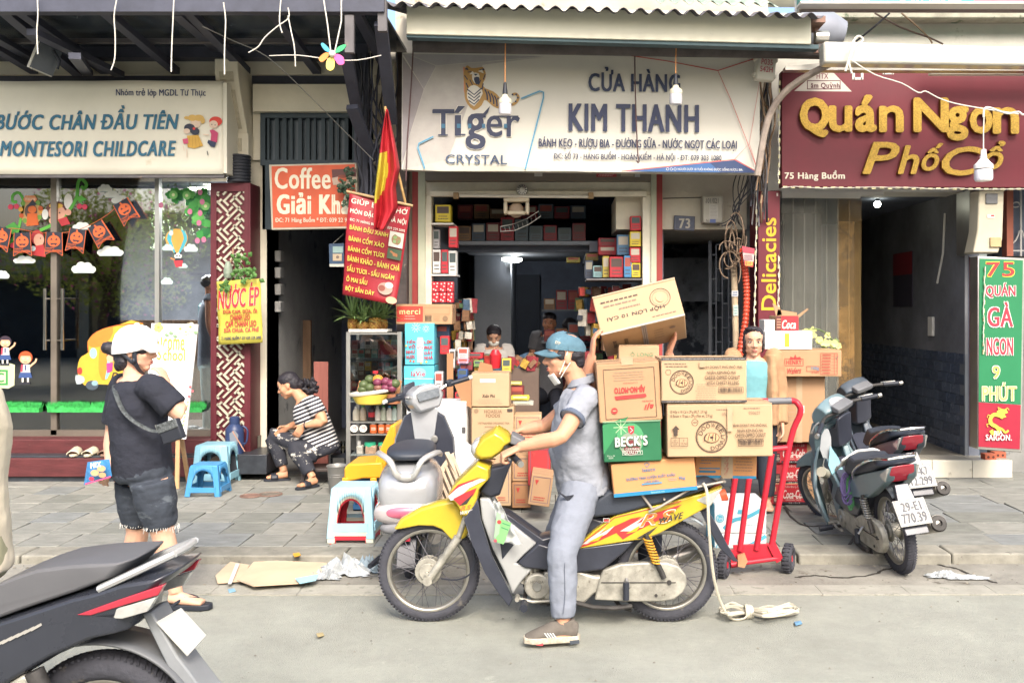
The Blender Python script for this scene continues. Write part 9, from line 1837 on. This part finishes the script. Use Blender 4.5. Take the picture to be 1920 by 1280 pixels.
w3,p,X,J=stand(398,536,9.75,.95,.15,(.9,.3,0),'person in a grey-blue vest behind the right kindergarten pane',skinm('indoor2','c08a6c'),(plain('grey_vest','7d8494'),.05,.1,None),(plain('blue_grey_trousers','8fa5a8'),1.9,None),eyes=False);hair(w3,p,X,.95,((0,-.03,.045,.085,.095,.075),))
J=dict(pel=P(-88,1045,3.0),nek=P(-80,690,3.0),hed=P(-92,590,3.0),shL=P(-70,735,2.83),shR=P(-70,735,3.17),elL=P(-150,880,2.76),elR=P(-150,880,3.24),wrL=P(-300,920,2.78),wrR=P(-300,920,3.2),hiL=P(-80,1055,2.9),hiR=P(-80,1055,3.1),knL=P(-330,1110,2.82),knR=P(-330,1110,3.18),anL=P(-340,1400,2.82),anR=P(-340,1400,3.18))
nr,p,X=human('person','rider in a cream shirt and olive trousers at the left edge on the near scooter',J,skinm('tan','d29b7c'),.012,1.,(plain('cream_shirt','d3c8b0',.95),.6,.15,(.02,.12)),(plain('olive_trousers','a5a283'),1.9,(.015,.1)),{},facef=(-1,0,0),w=(.17,.13),hip=(.17,.15),eyes=False);hair(nr,p,X,1.,((0,-.03,.05,.085,.1,.08),))
#================================================================across the street,seen only as reflections and from other positions
t=thing('bougainvillea','bougainvillea tree with pink flowers across the street, reflected in the kindergarten glass','tree',(-10.2,-3.4,0));b=MB();r=random.Random(31)
tk=mat('bark','7c6a5c',.9,var=.3,vs=8,bump=.6);b.tube([V((-10.2,-3.4,0)),V((-10.4,-3.4,1.3)),V((-10.1,-3.3,2.4))],[.14,.1,.08],10,sub=3)
for i in range(7): a=i*.9;b.tube([V((-10.2,-3.4,1.5+.15*i)),V((-10.2+.7*math.cos(a),-3.4+.6*math.sin(a),2.3+.2*i)),V((-10.2+1.3*math.cos(a),-3.4+1.1*math.sin(a),2.6+.3*i))],[.05,.03,.012],6,sub=2)
b.build('trunk',tk,t)
for nm,m_,n in (('crown',mat('leaf_green','8f9a50',.6,k=.9,var=.3,vs=3),7000),('blossoms',mat('blossom_pink','cf5fa0',.6,k=.9),500)):
 b=MB()
 for i in range(n):
  u=r.random()**.4;a,e=r.uniform(0,2*PI),r.uniform(-1,1);c=V((-10.2+2.3*u*math.cos(a)*math.sqrt(1-e*e)+.4*math.sin(e*5),-3.4+1.3*u*math.sin(a)*math.sqrt(1-e*e),3.0+1.6*u*e));q=V((r.uniform(-1,1),r.uniform(-1,1),r.uniform(-1,1))).normalized()*.09;w_=q.orthogonal().normalized()*.035
  b.add([c,c+q*.5+w_,c+q,c+q*.5-w_],[(0,1,2,3)])
 b.build(nm,m_,t,smooth=0,fix=False)
 n_=m_.node_tree;ts=n_.nodes.new('ShaderNodeBsdfTranslucent');ts.inputs[0].default_value=(*hx('a8b858' if nm=='crown' else 'd870ac',1),1);mx=n_.nodes.new('ShaderNodeMixShader');mx.inputs[0].default_value=.5;o_=n_.nodes['Material Output'];n_.links.new(n_.nodes['Principled BSDF'].outputs[0],mx.inputs[1]);n_.links.new(ts.outputs[0],mx.inputs[2]);n_.links.new(mx.outputs[0],o_.inputs[0])
r=random.Random(14);wc=('d6cfbb','c9b48c','b9bcb8','d8c9a8','c2a58c','cfd2cc');win=mat('far_window','3f4a55',.2,var=.2);shut=mat('far_shutter','56705f',.5)
for i in range(7):
 x0=-21+i*5.2;h=r.uniform(4.2,5.2);y=-14;t=thing('shop_house','pale %s shop house across the street, number %s from the left as the camera looks away from it' % (('cream','ochre','grey','sand','clay','white')[i % 6],'one two three four five six seven'.split()[i]),'house',(x0+2.6,y,0));t['label']='%s plaster shop house across the street, seen only in reflections' % ('cream','ochre','grey','sand','clay','white','weathered')[i];t['group']='houses across the street'
 MB().box(x0,x0+5.1,y-6,y,0,h).build('wall',mat('far_wall_%d' % (i % 6),wc[i % 6],.9,k=.8),t);MB().box(x0+.4,x0+4.7,y+.01,y+.06,0,2.6).build('shopfront',win,t);MB().box(x0+.1,x0+5,y+.01,y+1.1,2.75,2.82).build('canopy',(shut,redp,grn)[i % 3],t)
 for a in (.7,3.1):
  for z in (3.7,6.0):
   if z+1.5 < h: MB().box(x0+a,x0+a+1.2,y+.01,y+.05,z,z+1.5).build('window',win if i % 2 else shut,t)
